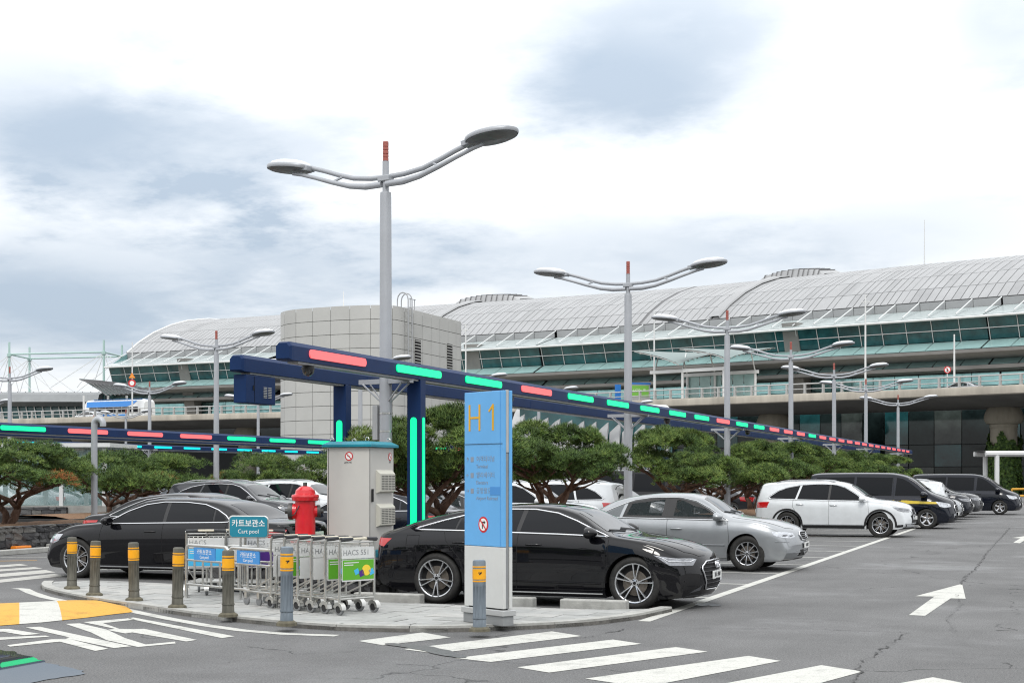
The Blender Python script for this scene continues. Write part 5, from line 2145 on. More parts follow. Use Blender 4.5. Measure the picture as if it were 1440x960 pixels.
def make_car(s, name, label, cat, paint, loc, rz, group, glass=None):
    c = Car(s)
    root = thing(name, label, cat, loc, rz, group)
    mats = [paint, BLACK_PLASTIC]
    me = c.full
    door_polys = s.get('doors', [])
    window_holes = s.get('holes', [])
    sel = {('body', 0): []}
    for p in me.polygons:
        k = ('body', 0)
        ce = p.center
        if abs(ce.y) > .4 * c.W2 and abs(p.normal.y) > .15:
            sd = 1 if ce.y > 0 else -1
            if any(inside((ce.x, ce.z), w) for w in window_holes):
                continue
            for i, d in enumerate(door_polys):
                if inside((ce.x, ce.z), d):
                    k = ('door%d' % i, sd)
        if s.get('screen_hole') and p.normal.z > .2 and ce.z > s['screen_hole'][2] and abs(ce.y) < s['screen_hole'][3] and s['screen_hole'][0] < ce.x < s['screen_hole'][1]:
            continue
        sel.setdefault(k, []).append(p.index)
    link('body', c.sub('body', sel.pop(('body', 0)), mats), root)
    doors = {}
    for (k, sd), ps in sorted(sel.items()):
        doors[(k, sd)] = link('door', c.sub('door', ps, mats), root)
    gl = glass or GLASS_TINT
    # panes and their trim
    for sd in (1, -1):
        for w in s['windows']:
            c.patch(MB(), w, 'side', sd, .004, step=.09).build('side_window', gl, root, True, angle=180)
        for w in s.get('frits', []):
            c.patch(MB(), w, 'side', sd, .0055, step=.09).build('window_border', BLACK_PLASTIC, root, True, angle=180)
        if s.get('pillars'):
            for w in s['pillars']:
                c.patch(MB(), w, 'side', sd, .003, step=.09).build('pillar_trim', BLACK_PLASTIC, root, True, angle=180)
        if s.get('dlo'):
            pts = c.line(s['dlo'], 'side', sd, .004, closed=True, step=.06)
            MB().tube(pts, .012, 6, closed=True).build('window_trim', s.get('dlo_mat', CHROME), root, True, angle=180)
        for sl in s.get('seams', []):
            pts = c.line(sl, 'side', sd, .0, step=.05)
            if len(pts) > 1:
                MB().tube(pts, .0045, 4).build('panel_gap', DARK, root)
        for (hx, hz, key) in s.get('handles', []):
            p, nrm = c.hit('side', hx, hz, sd)
            if p is None:
                continue
            mb = MB()
            mb.tube([p + Vector((-.11, 0, 0)), p + Vector((-.085, .028 * sd, .004)), p + Vector((.085, .028 * sd, .006)), p + Vector((.11, 0, 0))], [.014, .016, .016, .014], 8, flat=.8)
            mb.build('handle', s.get('handle_mat') or paint, doors.get((key, sd), root), True, angle=60)
        for ln, rad, m in s.get('strips', []):
            pts = c.line(ln, 'side', sd, rad * .3, step=.08)
            if len(pts) > 1:
                MB().tube(pts, rad, 6).build('side_strip', m or paint, root, True)
        # mirrors
        if s.get('mirror'):
            mx, mz = s['mirror']
            p, nrm = c.hit('side', mx, mz, sd)
            if p is not None:
                mb = MB()
                big = s.get('mirror_size', 1.0)
                bm = bmesh.new()
                bmesh.ops.create_uvsphere(bm, u_segments=18, v_segments=12, radius=1)
                for v in bm.verts:
                    x, y, z = v.co
                    x = max(x, -.55)
                    v.co = Vector((x * .10 * big * (1 if x < 0 else 1.25), y * .125 * big, z * .082 * big * (1 - .25 * max(0, x))))
                mb.bm(bm, 0, T(p.x - .02, p.y + sd * .145 * big, p.z + .055))
                mo = mb.build('mirror', s.get('mirror_mat') or paint, root, True, angle=60)
                MB().tube([p + Vector((.0, -.03 * sd, .0)), p + Vector((-.01, .07 * sd, .02)), p + Vector((-.02, .11 * sd, .045))], [.03, .022, .025], 8).build('mirror_arm', BLACK_PLASTIC, mo, True)
        # lamps
        for key, nm, m in (('headlight', 'headlight', s.get('head_mat', LAMP_CLEAR)), ('taillight', 'taillight', LAMP_RED)):
            for k, (mode, poly) in enumerate(s.get(key, [])):
                if mode in ('front', 'rear'):
                    poly = poly if sd > 0 else mirror_poly(poly)
                o = c.patch(MB(), poly, mode, sd if mode not in ('front', 'rear') else 1, .006, step=.05, thick=.006).build(nm, m, root, True, angle=50)
                if k == 0 and key == 'headlight':
                    for (md, ln, rad, mm) in s.get('head_detail', []):
                        if md in ('front', 'rear') and sd < 0:
                            ln = [(-a, b) for a, b in ln]
                        pts = c.line(ln, md, sd if md not in ('front', 'rear') else 1, .009, step=.04)
                        if len(pts) > 1:
                            MB().tube(pts, rad, 6, flat=.5).build('lamp_strip', mm, o, True)
        for (mode, poly, m, nm) in s.get('extra', []):
            if mode in ('front', 'rear'):
                poly = poly if sd > 0 else mirror_poly(poly)
            c.patch(MB(), poly, mode, sd if mode not in ('front', 'rear') else 1, .005, step=.06, thick=.005).build(nm, m, root, True, angle=50)
        if s.get('clad_z'):
            cz, lo = s['clad_z'], s['zs'] + .045
            for xa in (s['xf'], s['xr']):
                outer = [(xa + (c.Ra + .06) * math.cos(R(t)), s['R'] + (c.Ra + .06) * math.sin(R(t))) for t in range(-8, 189, 7)]
                inner = [(xa + (c.Ra + .003) * math.cos(R(t)), s['R'] + (c.Ra + .003) * math.sin(R(t))) for t in range(188, -9, -7)]
                c.patch(MB(), outer + inner, 'side', sd, .012, step=.09, thick=.01).build('arch_cladding', BLACK_PLASTIC, root, True, angle=50)
            Rc = c.Ra + .05
            c.patch(MB(), [(s['xr'] + Rc, cz), (s['xf'] - Rc, cz), (s['xf'] - Rc, lo), (s['xr'] + Rc, lo)], 'side', sd, .012, thick=.01).build('sill_cladding', BLACK_PLASTIC, root, True, angle=50)
            c.patch(MB(), [(s['xf'] + Rc, cz + .03), (2.2, cz + .05), (2.2, .33), (s['xf'] + Rc, .30)], 'side', sd, .010, thick=.01).build('bumper_cladding', BLACK_PLASTIC, root, True, angle=50)
        if s.get('rails'):
            rx0, rx1, ry, rh = s['rails']
            pts = []
            for i in range(9):
                x = rx0 + (rx1 - rx0) * i / 8
                p, _ = c.hit('top', x, sd * ry)
                pts.append(p + Vector((0, 0, rh * min(1, 6 * min(i / 8, 1 - i / 8)) + .005)))
            MB().tube(pts, .016, 6).build('roof_rail', s.get('rail_mat', CHROME), root, True)
        if s.get('fog'):
            fx, fz, fr = s['fog']
    # glass across the car
    for key, nm in (('windscreen', 'windscreen'), ('rear_window', 'rear_window')):
        for poly in s.get(key, []):
            full = poly + [(x, -y) for x, y in reversed(poly)]
            c.patch(MB(), full, 'top', 1, .004, step=.10).build(nm, s.get('screen_mat', GLASS_SCREEN) if key == 'windscreen' else gl, root, True, angle=180)
    for poly in s.get('sunroof', []):
        full = poly + [(x, -y) for x, y in reversed(poly)]
        c.patch(MB(), full, 'top', 1, .003, step=.12).build('sunroof', GLASS_TINT, root, True, angle=180)
    for ln in s.get('top_seams', []):
        for sg in (1, -1):
            pts = c.line([(a, b * sg) for a, b in ln], 'top', 1, 0.0, step=.06)
            if len(pts) > 1:
                MB().tube(pts, .005, 4).build('panel_gap', DARK, root)
    # front and rear pieces on the centre line: half outlines are mirrored
    for (mode, half, m, nm, off) in s.get('middle', []):
        full = half + mirror_poly(half)
        o = c.patch(MB(), full, mode, 1, off, step=.06, thick=off).build(nm, m, root, True, angle=50)
        if nm == 'grille':
            zs = [z for _, z in half]
            yy = max(y for y, _ in half)
            nb = s.get('grille_bars', 5)
            bars = MB()
            for i in range(nb):
                z = min(zs) + (max(zs) - min(zs)) * (i + .7) / (nb + .4)
                ww = [y for y in np.linspace(-yy, yy, 41) if inside((y, z), full)]
                if len(ww) > 2:
                    pts = c.line([(ww[0], z), (ww[-1], z)], mode, 1, off + .012, step=.08)
                    MB().tube(pts, s.get('bar_r', .009), 6, flat=.7).build('grille_bar', s.get('bar_mat', CHROME), o, True)
            pts = c.line(full, mode, 1, off + .004, closed=True, step=.05)
            MB().tube(pts, s.get('surround_r', .016), 8, closed=True, flat=.8).build('grille_surround', CHROME, o, True, angle=180)
    for (mode, pz, txt) in s.get('plates', []):
        p, nrm = c.hit(mode, 0, pz)
        if p is None:
            continue
        sx = 1 if mode == 'front' else -1
        o = MB().box(-.26, .26, -.055, .055, 0, .012, 0, face_matrix(p + Vector((sx * .012, 0, 0)), (0, sx, 0), (0, 0, 1)), bev=.004).build('number_plate', WHITE_PLATE, root)
        if txt:
            lettering(txt, .085, INK, o, face_matrix(p + Vector((sx * .0265, 0, 0)), (0, sx, 0), (0, 0, 1)), bold=.001)
    if s.get('rings'):
        z = s['rings']
        p, nrm = c.hit('front', 0, z)
        for k in range(4):
            M = T(p.x + .045, (k - 1.5) * .058, z) @ RY(R(90 - 12))
            mb = MB()
            mb.tube([M @ Vector((.042 * math.cos(t * math.pi / 10), .042 * math.sin(t * math.pi / 10), 0)) for t in range(20)], .0075, 6, closed=True)
            mb.build('emblem_ring', CHROME, root, True, angle=180)
    if s.get('badge'):
        z, rr = s['badge']
        p, nrm = c.hit('front', 0, z)
        mb = MB()
        M = T(p.x + .03, 0, z) @ RY(R(90))
        mb.tube([M @ Vector((rr * .62 * math.cos(t * math.pi / 10), rr * math.sin(t * math.pi / 10), 0)) for t in range(20)], .007, 6, closed=True)
        mb.build('emblem_ring', CHROME, root, True, angle=180)
    # wheels
    key = s['key']
    ty = tyre_mesh(s['R'], s['rr'], s.get('tw', .235), key)
    ri = rim_mesh(s['rr'], s['rim'], key)
    for xa in (s['xf'], s['xr']):
        for sd in (1, -1):
            yy = c.wid(xa) - s.get('tw', .235) / 2 - .022
            w = link('wheel', ty, root, (xa, sd * yy, s['R']), 0 if sd > 0 else math.pi)
            w.rotation_euler = (0, 0, 0 if sd > 0 else math.pi)
            r = link('rim', ri, w, (0, s.get('tw', .235) / 2 - .022, 0))
            r.rotation_euler = (0, R(17 + 31 * (xa > 0)), 0)
    if s.get('cabin'):
        for x, y in ((-.10, .36), (-.10, -.36), (-1.02, .36), (-1.02, -.36)):
            mb = MB()
            mb.box(x - .10, x + .06, y - .25, y + .25, .5, 1.10, bev=.06)
            st_ = mb.build('seat', SEAT, root, True, angle=60)
            MB().box(x - .09, x + .02, y - .13, y + .13, 1.14, 1.30, bev=.045).build('headrest', SEAT, st_, True, angle=60)
            MB().box(x + .0, x + .5, y - .25, y + .25, .42, .58, bev=.05).build('cushion', SEAT, st_, True, angle=60)
        MB().tube([(.62 + .07 * math.sin(a), .37 + .18 * math.cos(a), .98 + .17 * math.sin(a)) for a in np.linspace(0, 2 * math.pi, 18)[:-1]], .014, 6, closed=True).build('steering_wheel', BLACK_PLASTIC, root, True)
        MB().box(.62, 1.15, -.66, .66, .80, .97, bev=.05).build('dashboard', BLACK_PLASTIC, root, True)
        MB().box(-1.3, 1.0, -.72, .72, .30, .42).build('cabin_floor', DARK, root)
    # wipers
    if s.get('wipers'):
        for y0, y1 in ((.55, -.05), (-.08, -.62)):
            x0, x1 = s['wipers']
            pts = c.line([(x0, y0), (x1, y1)], 'top', 1, .015, step=.1)
            MB().tube(pts, .009, 5).build('wiper', BLACK_PLASTIC, root)
    return root, c
# ------------------------------------------------------------------ vehicles: shapes
FIVE_DOUBLE = dict(n=5, pair=.17, w=.017, mat=RIM, mat2=RIM, dish=.03)
TEN = dict(n=10, w=.020, mat=RIM, dish=.012)
MULTI = dict(n=7, pair=.12, w=.013, mat=RIM, dish=.02)
FIVE = dict(n=5, w=.042, mat=RIM, dish=.03)
TWO_TONE = dict(n=6, pair=.17, w=.024, mat=DARK, mat2=RIM, two=True, dish=.02)
SIX = dict(n=6, w=.034, mat=RIM, dish=.03)

FASTBACK = dict(
    key='fastback', L=4.97, xf=1.565, xr=-1.36, R=.362, rr=.272, tw=.255, zs=.16, roofz=1.42, roofw=.60, edge=.07, cf=.34, cr=.24, pw=2.7,
    top=[(-2.485, .70), (-2.465, .86), (-2.43, .965), (-2.37, 1.0), (-2.1, 1.075), (-1.6, 1.225), (-1.0, 1.35), (-.5, 1.405), (-.05, 1.42), (.35, 1.40), (.62, 1.345),
         (1.30, 1.0), (1.40, .985), (1.8, .945), (2.15, .87), (2.36, .78), (2.43, .71), (2.47, .58), (2.485, .48)],
    belt=[(-2.485, .60), (-2.42, .90), (-2.2, .955), (-1.6, 1.0), (-.8, 1.02), (.6, 1.0), (1.25, .955), (1.8, .865), (2.2, .765), (2.42, .66), (2.485, .42)],
    wid=[(-2.485, .86), (-2.25, .925), (-1.4, .955), (0, .94), (1.5, .955), (2.1, .93), (2.485, .86)],
    low=[(-2.485, .42), (-2.42, .27), (-2.2, .20), (-1.9, .16), (2.1, .15), (2.40, .17), (2.46, .22), (2.485, .33)],
    windows=[[(1.0, 1.02), (.72, 1.165), (.40, 1.275), (.05, 1.325), (-.06, 1.33), (-.10, 1.045), (.5, 1.03)],
             [(-.16, 1.045), (-.13, 1.33), (-.5, 1.318), (-.9, 1.262), (-1.02, 1.235), (-1.06, 1.065)],
             [(-1.09, 1.068), (-1.06, 1.225), (-1.4, 1.135), (-1.62, 1.075)]],
    pillars=[[(-.10, 1.04), (-.06, 1.335), (-.13, 1.335), (-.16, 1.04)], [(1.22, .985), (1.0, 1.105), (.97, 1.03), (1.0, 1.015)]],
    dlo=[(1.2, .985), (.95, 1.085), (.70, 1.19), (.40, 1.292), (.05, 1.342), (-.3, 1.342), (-.6, 1.32), (-.95, 1.262), (-1.3, 1.178), (-1.66, 1.075), (-1.70, 1.055), (-1.6, 1.045),
         (-1.0, 1.04), (-.2, 1.022), (.5, 1.008), (.95, .992)],
    doors=[[(1.22, .93), (1.12, .28), (-.12, .26), (-.12, 1.02)], [(-.12, 1.02), (-.12, .26), (-.92, .27), (-1.0, .62), (-1.22, .9), (-1.26, 1.03)]],
    seams=[[(1.2, .95), (1.19, .6), (1.12, .25)], [(-.12, 1.01), (-.14, .25)], [(-1.24, 1.02), (-1.2, .9), (-1.0, .66), (-.93, .5), (-.9, .25)], [(1.12, .25), (-.9, .25)],
           [(-1.62, .82), (-1.82, .82), (-1.82, .97), (-1.62, .97), (-1.62, .82)]],
    handles=[(.12, .86, 'door0'), (-.98, .875, 'door1')],
    strips=[([(1.1, .345), (.2, .35), (-.85, .36)], .012, None), ([(1.12, .205), (-.9, .205)], .012, CHROME)],
    mirror=(.98, .985),
    windscreen=[[(1.26, 0), (1.22, .45), (1.12, .70), (.68, .585), (.64, .3), (.64, 0)]],
    rear_window=[[(-1.2, 0), (-1.22, .52), (-2.0, .60), (-2.18, .3), (-2.2, 0)]],
    sunroof=[[(.42, 0), (.42, .42), (-.35, .44), (-.35, 0)]],
    top_seams=[[(1.28, .72), (1.7, .76), (2.2, .68), (2.36, .5), (2.40, .33)], [(1.6, .45), (2.25, .36)]],
    headlight=[(('corner', .55, 1.0), [(.80, .745), (1.10, .705), (1.42, .70), (1.50, .685), (1.42, .605), (1.03, .61), (.97, .64)])],
    head_mat=LAMP_DARK,
    head_detail=[(('corner', .55, 1.0), [(.84, .735), (.95, .70), (1.02, .665), (1.36, .655), (1.45, .68)], .008, LAMP_WHITE), (('corner', .55, 1.0), [(.98, .70), (1.38, .69)], .004, LAMP_WHITE),
                 (('corner', .55, 1.0), [(.93, .705), (1.0, .635)], .005, LAMP_WHITE)],
    taillight=[(('corner', -.75, 1.0), [(-1.45, .93), (-1.12, .915), (-1.22, .80), (-1.42, .83)])],
    middle=[('front', [(0, .655), (.38, .645), (.505, .585), (.52, .545), (.40, .27), (0, .265)], DARK, 'grille', .008)],
    grille_bars=7, bar_mat=RIM_DARK, bar_r=.006, surround_r=.013,
    extra=[(('corner', .62, 1.0), [(1.06, .47), (1.22, .505), (1.45, .485), (1.44, .30), (1.10, .27)], DARK, 'air_intake'),
           (('corner', .62, 1.0), [(1.26, .235), (1.46, .265), (1.50, .33), (1.36, .275)], RIM_DARK, 'intake_blade'),
           (('corner', .9, 1.0), [(.78, .165), (1.2, .165), (1.2, .195), (.78, .195)], RIM_DARK, 'splitter')],
    plates=[('front', .455, '26노 6969')], rings=.595, wipers=(1.2, 1.12), rim=FIVE_DOUBLE)

LIMOUSINE = dict(
    key='limousine', L=5.22, xf=1.72, xr=-1.49, R=.365, rr=.262, tw=.25, zs=.17, roofz=1.48, roofw=.60, edge=.075, cf=.30, cr=.22,
    top=[(-2.61, .70), (-2.58, .90), (-2.50, 1.04), (-2.3, 1.075), (-1.95, 1.09), (-1.25, 1.37), (-.9, 1.44), (-.3, 1.478), (.1, 1.475), (.45, 1.435), (1.2, 1.055), (1.3, 1.04), (1.8, 1.0), (2.25, .90), (2.48, .80), (2.57, .66), (2.61, .5)],
    belt=[(-2.61, .62), (-2.5, .98), (-2.1, 1.02), (-1.2, 1.035), (.5, 1.0), (1.2, .965), (1.9, .885), (2.3, .79), (2.52, .66), (2.61, .45)],
    wid=[(-2.61, .84), (-2.3, .92), (-1.4, .95), (1.6, .95), (2.2, .92), (2.61, .85)],
    low=[(-2.61, .42), (-2.52, .28), (-2.2, .2), (2.2, .18), (2.52, .2), (2.61, .36)],
    windows=[[(1.02, 1.03), (.75, 1.19), (.42, 1.325), (.08, 1.375), (-.02, 1.378), (-.06, 1.05)],
             [(-.13, 1.052), (-.09, 1.38), (-.55, 1.37), (-.85, 1.33), (-1.02, 1.275), (-1.06, 1.07)],
             [(-1.10, 1.072), (-1.06, 1.258), (-1.24, 1.17), (-1.32, 1.1), (-1.26, 1.078)]],
    pillars=[[(-.06, 1.045), (-.02, 1.385), (-.09, 1.385), (-.13, 1.045)]],
    dlo=[(1.16, 1.0), (.90, 1.125), (.72, 1.225), (.40, 1.345), (.05, 1.393), (-.4, 1.392), (-.8, 1.355), (-1.1, 1.262), (-1.3, 1.165), (-1.4, 1.085), (-1.38, 1.055), (-1.25, 1.045), (-.1, 1.025), (.6, 1.01)],
    doors=[[(1.16, .96), (1.2, .3), (-.09, .27), (-.09, 1.03)], [(-.09, 1.03), (-.09, .27), (-1.0, .28), (-1.12, .62), (-1.36, .86), (-1.36, 1.04)]],
    seams=[[(1.17, .98), (1.23, .6), (1.2, .27)], [(-.09, 1.03), (-.09, .27)], [(-1.36, 1.03), (-1.34, .86), (-1.12, .64), (-1.0, .45), (-.98, .27)], [(1.2, .27), (-.98, .27)]],
    handles=[(.16, .87, 'door0'), (-1.02, .885, 'door1')], handle_mat=BLACK_PLASTIC,
    strips=[([(1.2, .235), (-.98, .235)], .016, CHROME), ([(1.3, .62), (1.45, .63)], .014, CHROME)],
    mirror=(1.0, 1.0),
    windscreen=[[(1.15, 0), (1.12, .4), (1.0, .68), (.55, .585), (.5, 0)]],
    rear_window=[[(-1.2, 0), (-1.22, .55), (-1.8, .66), (-1.86, .3), (-1.87, 0)]],
    top_seams=[[(1.2, .74), (1.8, .78), (2.35, .62)]],
    headlight=[(('corner', .6, 1.0), [(.92, .80), (1.2, .80), (1.42, .76), (1.45, .66), (1.15, .63), (1.0, .68)])],
    taillight=[(('corner', -1.0, .8), [(-.95, .93), (-.4, .95), (-.42, .78), (-.8, .74)])],
    middle=[('front', [(0, .72), (.32, .70), (.36, .55), (0, .52)], DARK, 'grille', .008)],
    plates=[('rear', .82, '')], rim=MULTI)

SEDAN = dict(
    key='sedan', L=4.895, xf=1.475, xr=-1.305, R=.345, rr=.225, tw=.225, zs=.18, roofz=1.49, roofw=.58, edge=.08, cf=.32, cr=.25, pw=2.5,
    top=[(-2.447, .62), (-2.43, .86), (-2.36, 1.0), (-2.2, 1.05), (-1.78, 1.09), (-1.15, 1.37), (-.8, 1.44), (-.2, 1.49), (.15, 1.485), (.5, 1.43), (1.16, 1.06), (1.26, 1.04), (1.75, .985), (2.15, .885), (2.33, .80), (2.41, .68), (2.447, .52)],
    belt=[(-2.447, .58), (-2.36, .93), (-2.0, .985), (-1.2, .99), (.6, .965), (1.2, .945), (1.75, .89), (2.15, .80), (2.36, .68), (2.447, .47)],
    wid=[(-2.447, .83), (-2.2, .895), (-1.3, .925), (1.4, .925), (2.0, .90), (2.447, .82)],
    low=[(-2.447, .4), (-2.38, .27), (-2.1, .2), (2.05, .19), (2.36, .23), (2.447, .36)],
    windows=[[(.98, .995), (.72, 1.175), (.44, 1.315), (.12, 1.385), (-.02, 1.392), (-.05, 1.005)],
             [(-.13, 1.01), (-.10, 1.392), (-.45, 1.382), (-.78, 1.33), (-.92, 1.285), (-1.0, 1.02)],
             [(-1.06, 1.02), (-.99, 1.26), (-1.22, 1.16), (-1.48, 1.035)]],
    pillars=[[(-.05, 1.0), (-.02, 1.398), (-.10, 1.398), (-.13, 1.0)]],
    dlo=[(1.1, .97), (.73, 1.195), (.44, 1.335), (.12, 1.402), (-.45, 1.398), (-.8, 1.345), (-1.0, 1.275), (-1.25, 1.17), (-1.55, 1.025), (-1.5, 1.008), (-.1, .99), (.6, .98)],
    dlo_mat=mat('silver_trim', (0.5, 0.51, 0.52), .3, .8),
    doors=[[(1.1, .93), (1.08, .28), (-.09, .25), (-.09, .99)], [(-.09, .99), (-.09, .25), (-.86, .27), (-.98, .62), (-1.18, .82), (-1.2, .99)]],
    seams=[[(1.1, .96), (1.13, .6), (1.08, .25)], [(-.09, .99), (-.09, .25)], [(-1.2, .99), (-1.17, .83), (-.98, .62), (-.88, .45), (-.86, .25)], [(1.08, .25), (-.86, .25)]],
    handles=[(.1, .80, 'door0'), (-.93, .82, 'door1')],
    strips=[([(1.05, .50), (-.84, .50)], .014, None), ([(2.0, .575), (2.25, .565)], .008, None)],
    mirror=(.93, .985),
    windscreen=[[(1.12, 0), (1.09, .38), (.97, .66), (.58, .57), (.53, 0)]],
    rear_window=[[(-1.1, 0), (-1.12, .52), (-1.62, .62), (-1.70, .3), (-1.71, 0)]],
    top_seams=[[(1.16, .72), (1.7, .74), (2.15, .62), (2.27, .42)]],
    headlight=[(('corner', .62, 1.0), [(.83, .765), (1.15, .76), (1.36, .73), (1.40, .66), (1.25, .635), (.98, .66), (.86, .70)])],
    head_detail=[(('corner', .62, 1.0), [(1.06, .70), (1.16, .70)], .035, CHROME), (('corner', .62, 1.0), [(1.24, .69), (1.32, .69)], .03, CHROME)],
    taillight=[(('corner', -.9, 1.0), [(-1.15, .92), (-.75, .93), (-.78, .76), (-1.1, .76)])],
    middle=[('front', [(0, .76), (.30, .745), (.36, .70), (.30, .60), (0, .585)], DARK, 'grille', .01),
            ('front', [(0, .40), (.40, .40), (.42, .30), (0, .295)], DARK, 'air_intake', .006)],
    grille_bars=5, bar_r=.010, surround_r=.014, badge=(.675, .05),
    extra=[(('corner', .8, 1.0), [(1.17, .405), (1.34, .41), (1.34, .32), (1.20, .325)], LAMP_CLEAR, 'fog_lamp'), (('corner', .8, 1.0), [(1.345, .415), (1.48, .42), (1.48, .30), (1.345, .31)], BLACK_PLASTIC, 'air_intake')],
    plates=[('front', .495, '48 3197'), ('rear', .62, '')], wipers=(1.08, .98), rim=TEN)

SUV = dict(
    key='suv', L=4.80, xf=1.46, xr=-1.32, R=.372, rr=.248, tw=.235, zs=.22, roofz=1.685, roofw=.62, edge=.085, cf=.32, cr=.20, pw=2.6, clad_z=.345,
    top=[(-2.40, .70), (-2.37, 1.0), (-2.28, 1.3), (-2.2, 1.5), (-2.12, 1.60), (-1.6, 1.655), (-.8, 1.685), (-.1, 1.685), (.25, 1.65), (.5, 1.58), (1.2, 1.15), (1.3, 1.13), (1.75, 1.085), (2.15, .99), (2.28, .90), (2.36, .72), (2.40, .56)],
    belt=[(-2.40, .6), (-2.33, 1.0), (-2.0, 1.085), (-1.2, 1.085), (.6, 1.06), (1.2, 1.035), (1.75, .985), (2.12, .90), (2.33, .74), (2.40, .5)],
    wid=[(-2.40, .83), (-2.2, .90), (-1.3, .945), (1.4, .945), (2.0, .915), (2.40, .83)],
    low=[(-2.40, .5), (-2.33, .36), (-2.1, .27), (2.0, .24), (2.32, .29), (2.40, .42)],
    windows=[[(.98, 1.10), (.70, 1.30), (.40, 1.475), (.16, 1.545), (0, 1.565), (-.04, 1.11)],
             [(-.10, 1.112), (-.07, 1.57), (-.5, 1.572), (-.88, 1.55), (-1.02, 1.13)],
             [(-1.08, 1.135), (-.95, 1.54), (-1.35, 1.465), (-1.62, 1.36), (-1.86, 1.19), (-1.82, 1.15)]],
    pillars=[[(-.04, 1.105), (0, 1.575), (-.07, 1.575), (-.10, 1.105)]],
    dlo=[(1.1, 1.07), (.70, 1.335), (.40, 1.50), (.14, 1.565), (-.3, 1.59), (-.9, 1.57), (-1.35, 1.487), (-1.66, 1.372), (-1.93, 1.19), (-1.86, 1.135), (-1.0, 1.112), (0, 1.09), (.6, 1.08)],
    doors=[[(1.08, 1.04), (1.04, .36), (-.07, .35), (-.07, 1.09)], [(-.07, 1.09), (-.07, .35), (-.88, .36), (-1.0, .66), (-1.16, .86), (-1.2, 1.1)]],
    seams=[[(1.09, 1.06), (1.12, .7), (1.06, .35)], [(-.07, 1.09), (-.07, .35)], [(-1.14, 1.1), (-1.15, .9), (-1.0, .68), (-.88, .36)], [(-1.14, 1.1), (-.98, 1.55)]],
    handles=[(.08, .955, 'door0'), (-.93, .975, 'door1')], handle_mat=CHROME,
    strips=[([(.98, .365), (-.88, .365)], .012, CHROME)],
    mirror=(.93, 1.09),
    windscreen=[[(1.14, 0), (1.11, .42), (.98, .69), (.58, .60), (.52, 0)]],
    rear_window=[[(-2.16, 0), (-2.17, .55), (-2.28, .62), (-2.30, 0)]],
    top_seams=[[(1.2, .76), (1.75, .78), (2.1, .66), (2.2, .42)]],
    headlight=[(('corner', .6, 1.0), [(.72, .905), (1.02, .885), (1.36, .86), (1.42, .82), (1.35, .76), (1.05, .765), (.88, .80)])],
    head_mat=LAMP_DARK,
    head_detail=[(('corner', .6, 1.0), [(.92, .845), (1.32, .82)], .012, CHROME), (('corner', .6, 1.0), [(1.0, .80), (1.33, .785)], .010, LAMP_WHITE)],
    taillight=[(('corner', -.75, 1.0), [(-1.38, 1.03), (-.96, 1.045), (-1.0, .87), (-1.34, .86)])],
    middle=[('front', [(0, .865), (.38, .85), (.44, .80), (.40, .66), (0, .64)], DARK, 'grille', .01), ('front', [(0, .53), (.5, .53), (.54, .40), (0, .37)], BLACK_PLASTIC, 'air_intake', .006)],
    grille_bars=4, bar_mat=RIM_DARK,
    extra=[(('corner', .75, 1.0), [(1.20, .66), (1.36, .665), (1.36, .52), (1.26, .50)], DARK, 'fog_lamp')],
    plates=[('front', .58, ''), ('rear', .75, '')], rails=(-1.7, .1, .57, .055), rail_mat=mat('silver_trim', (0.5, 0.51, 0.52), .3, .8), wipers=(1.1, .98), rim=MULTI)

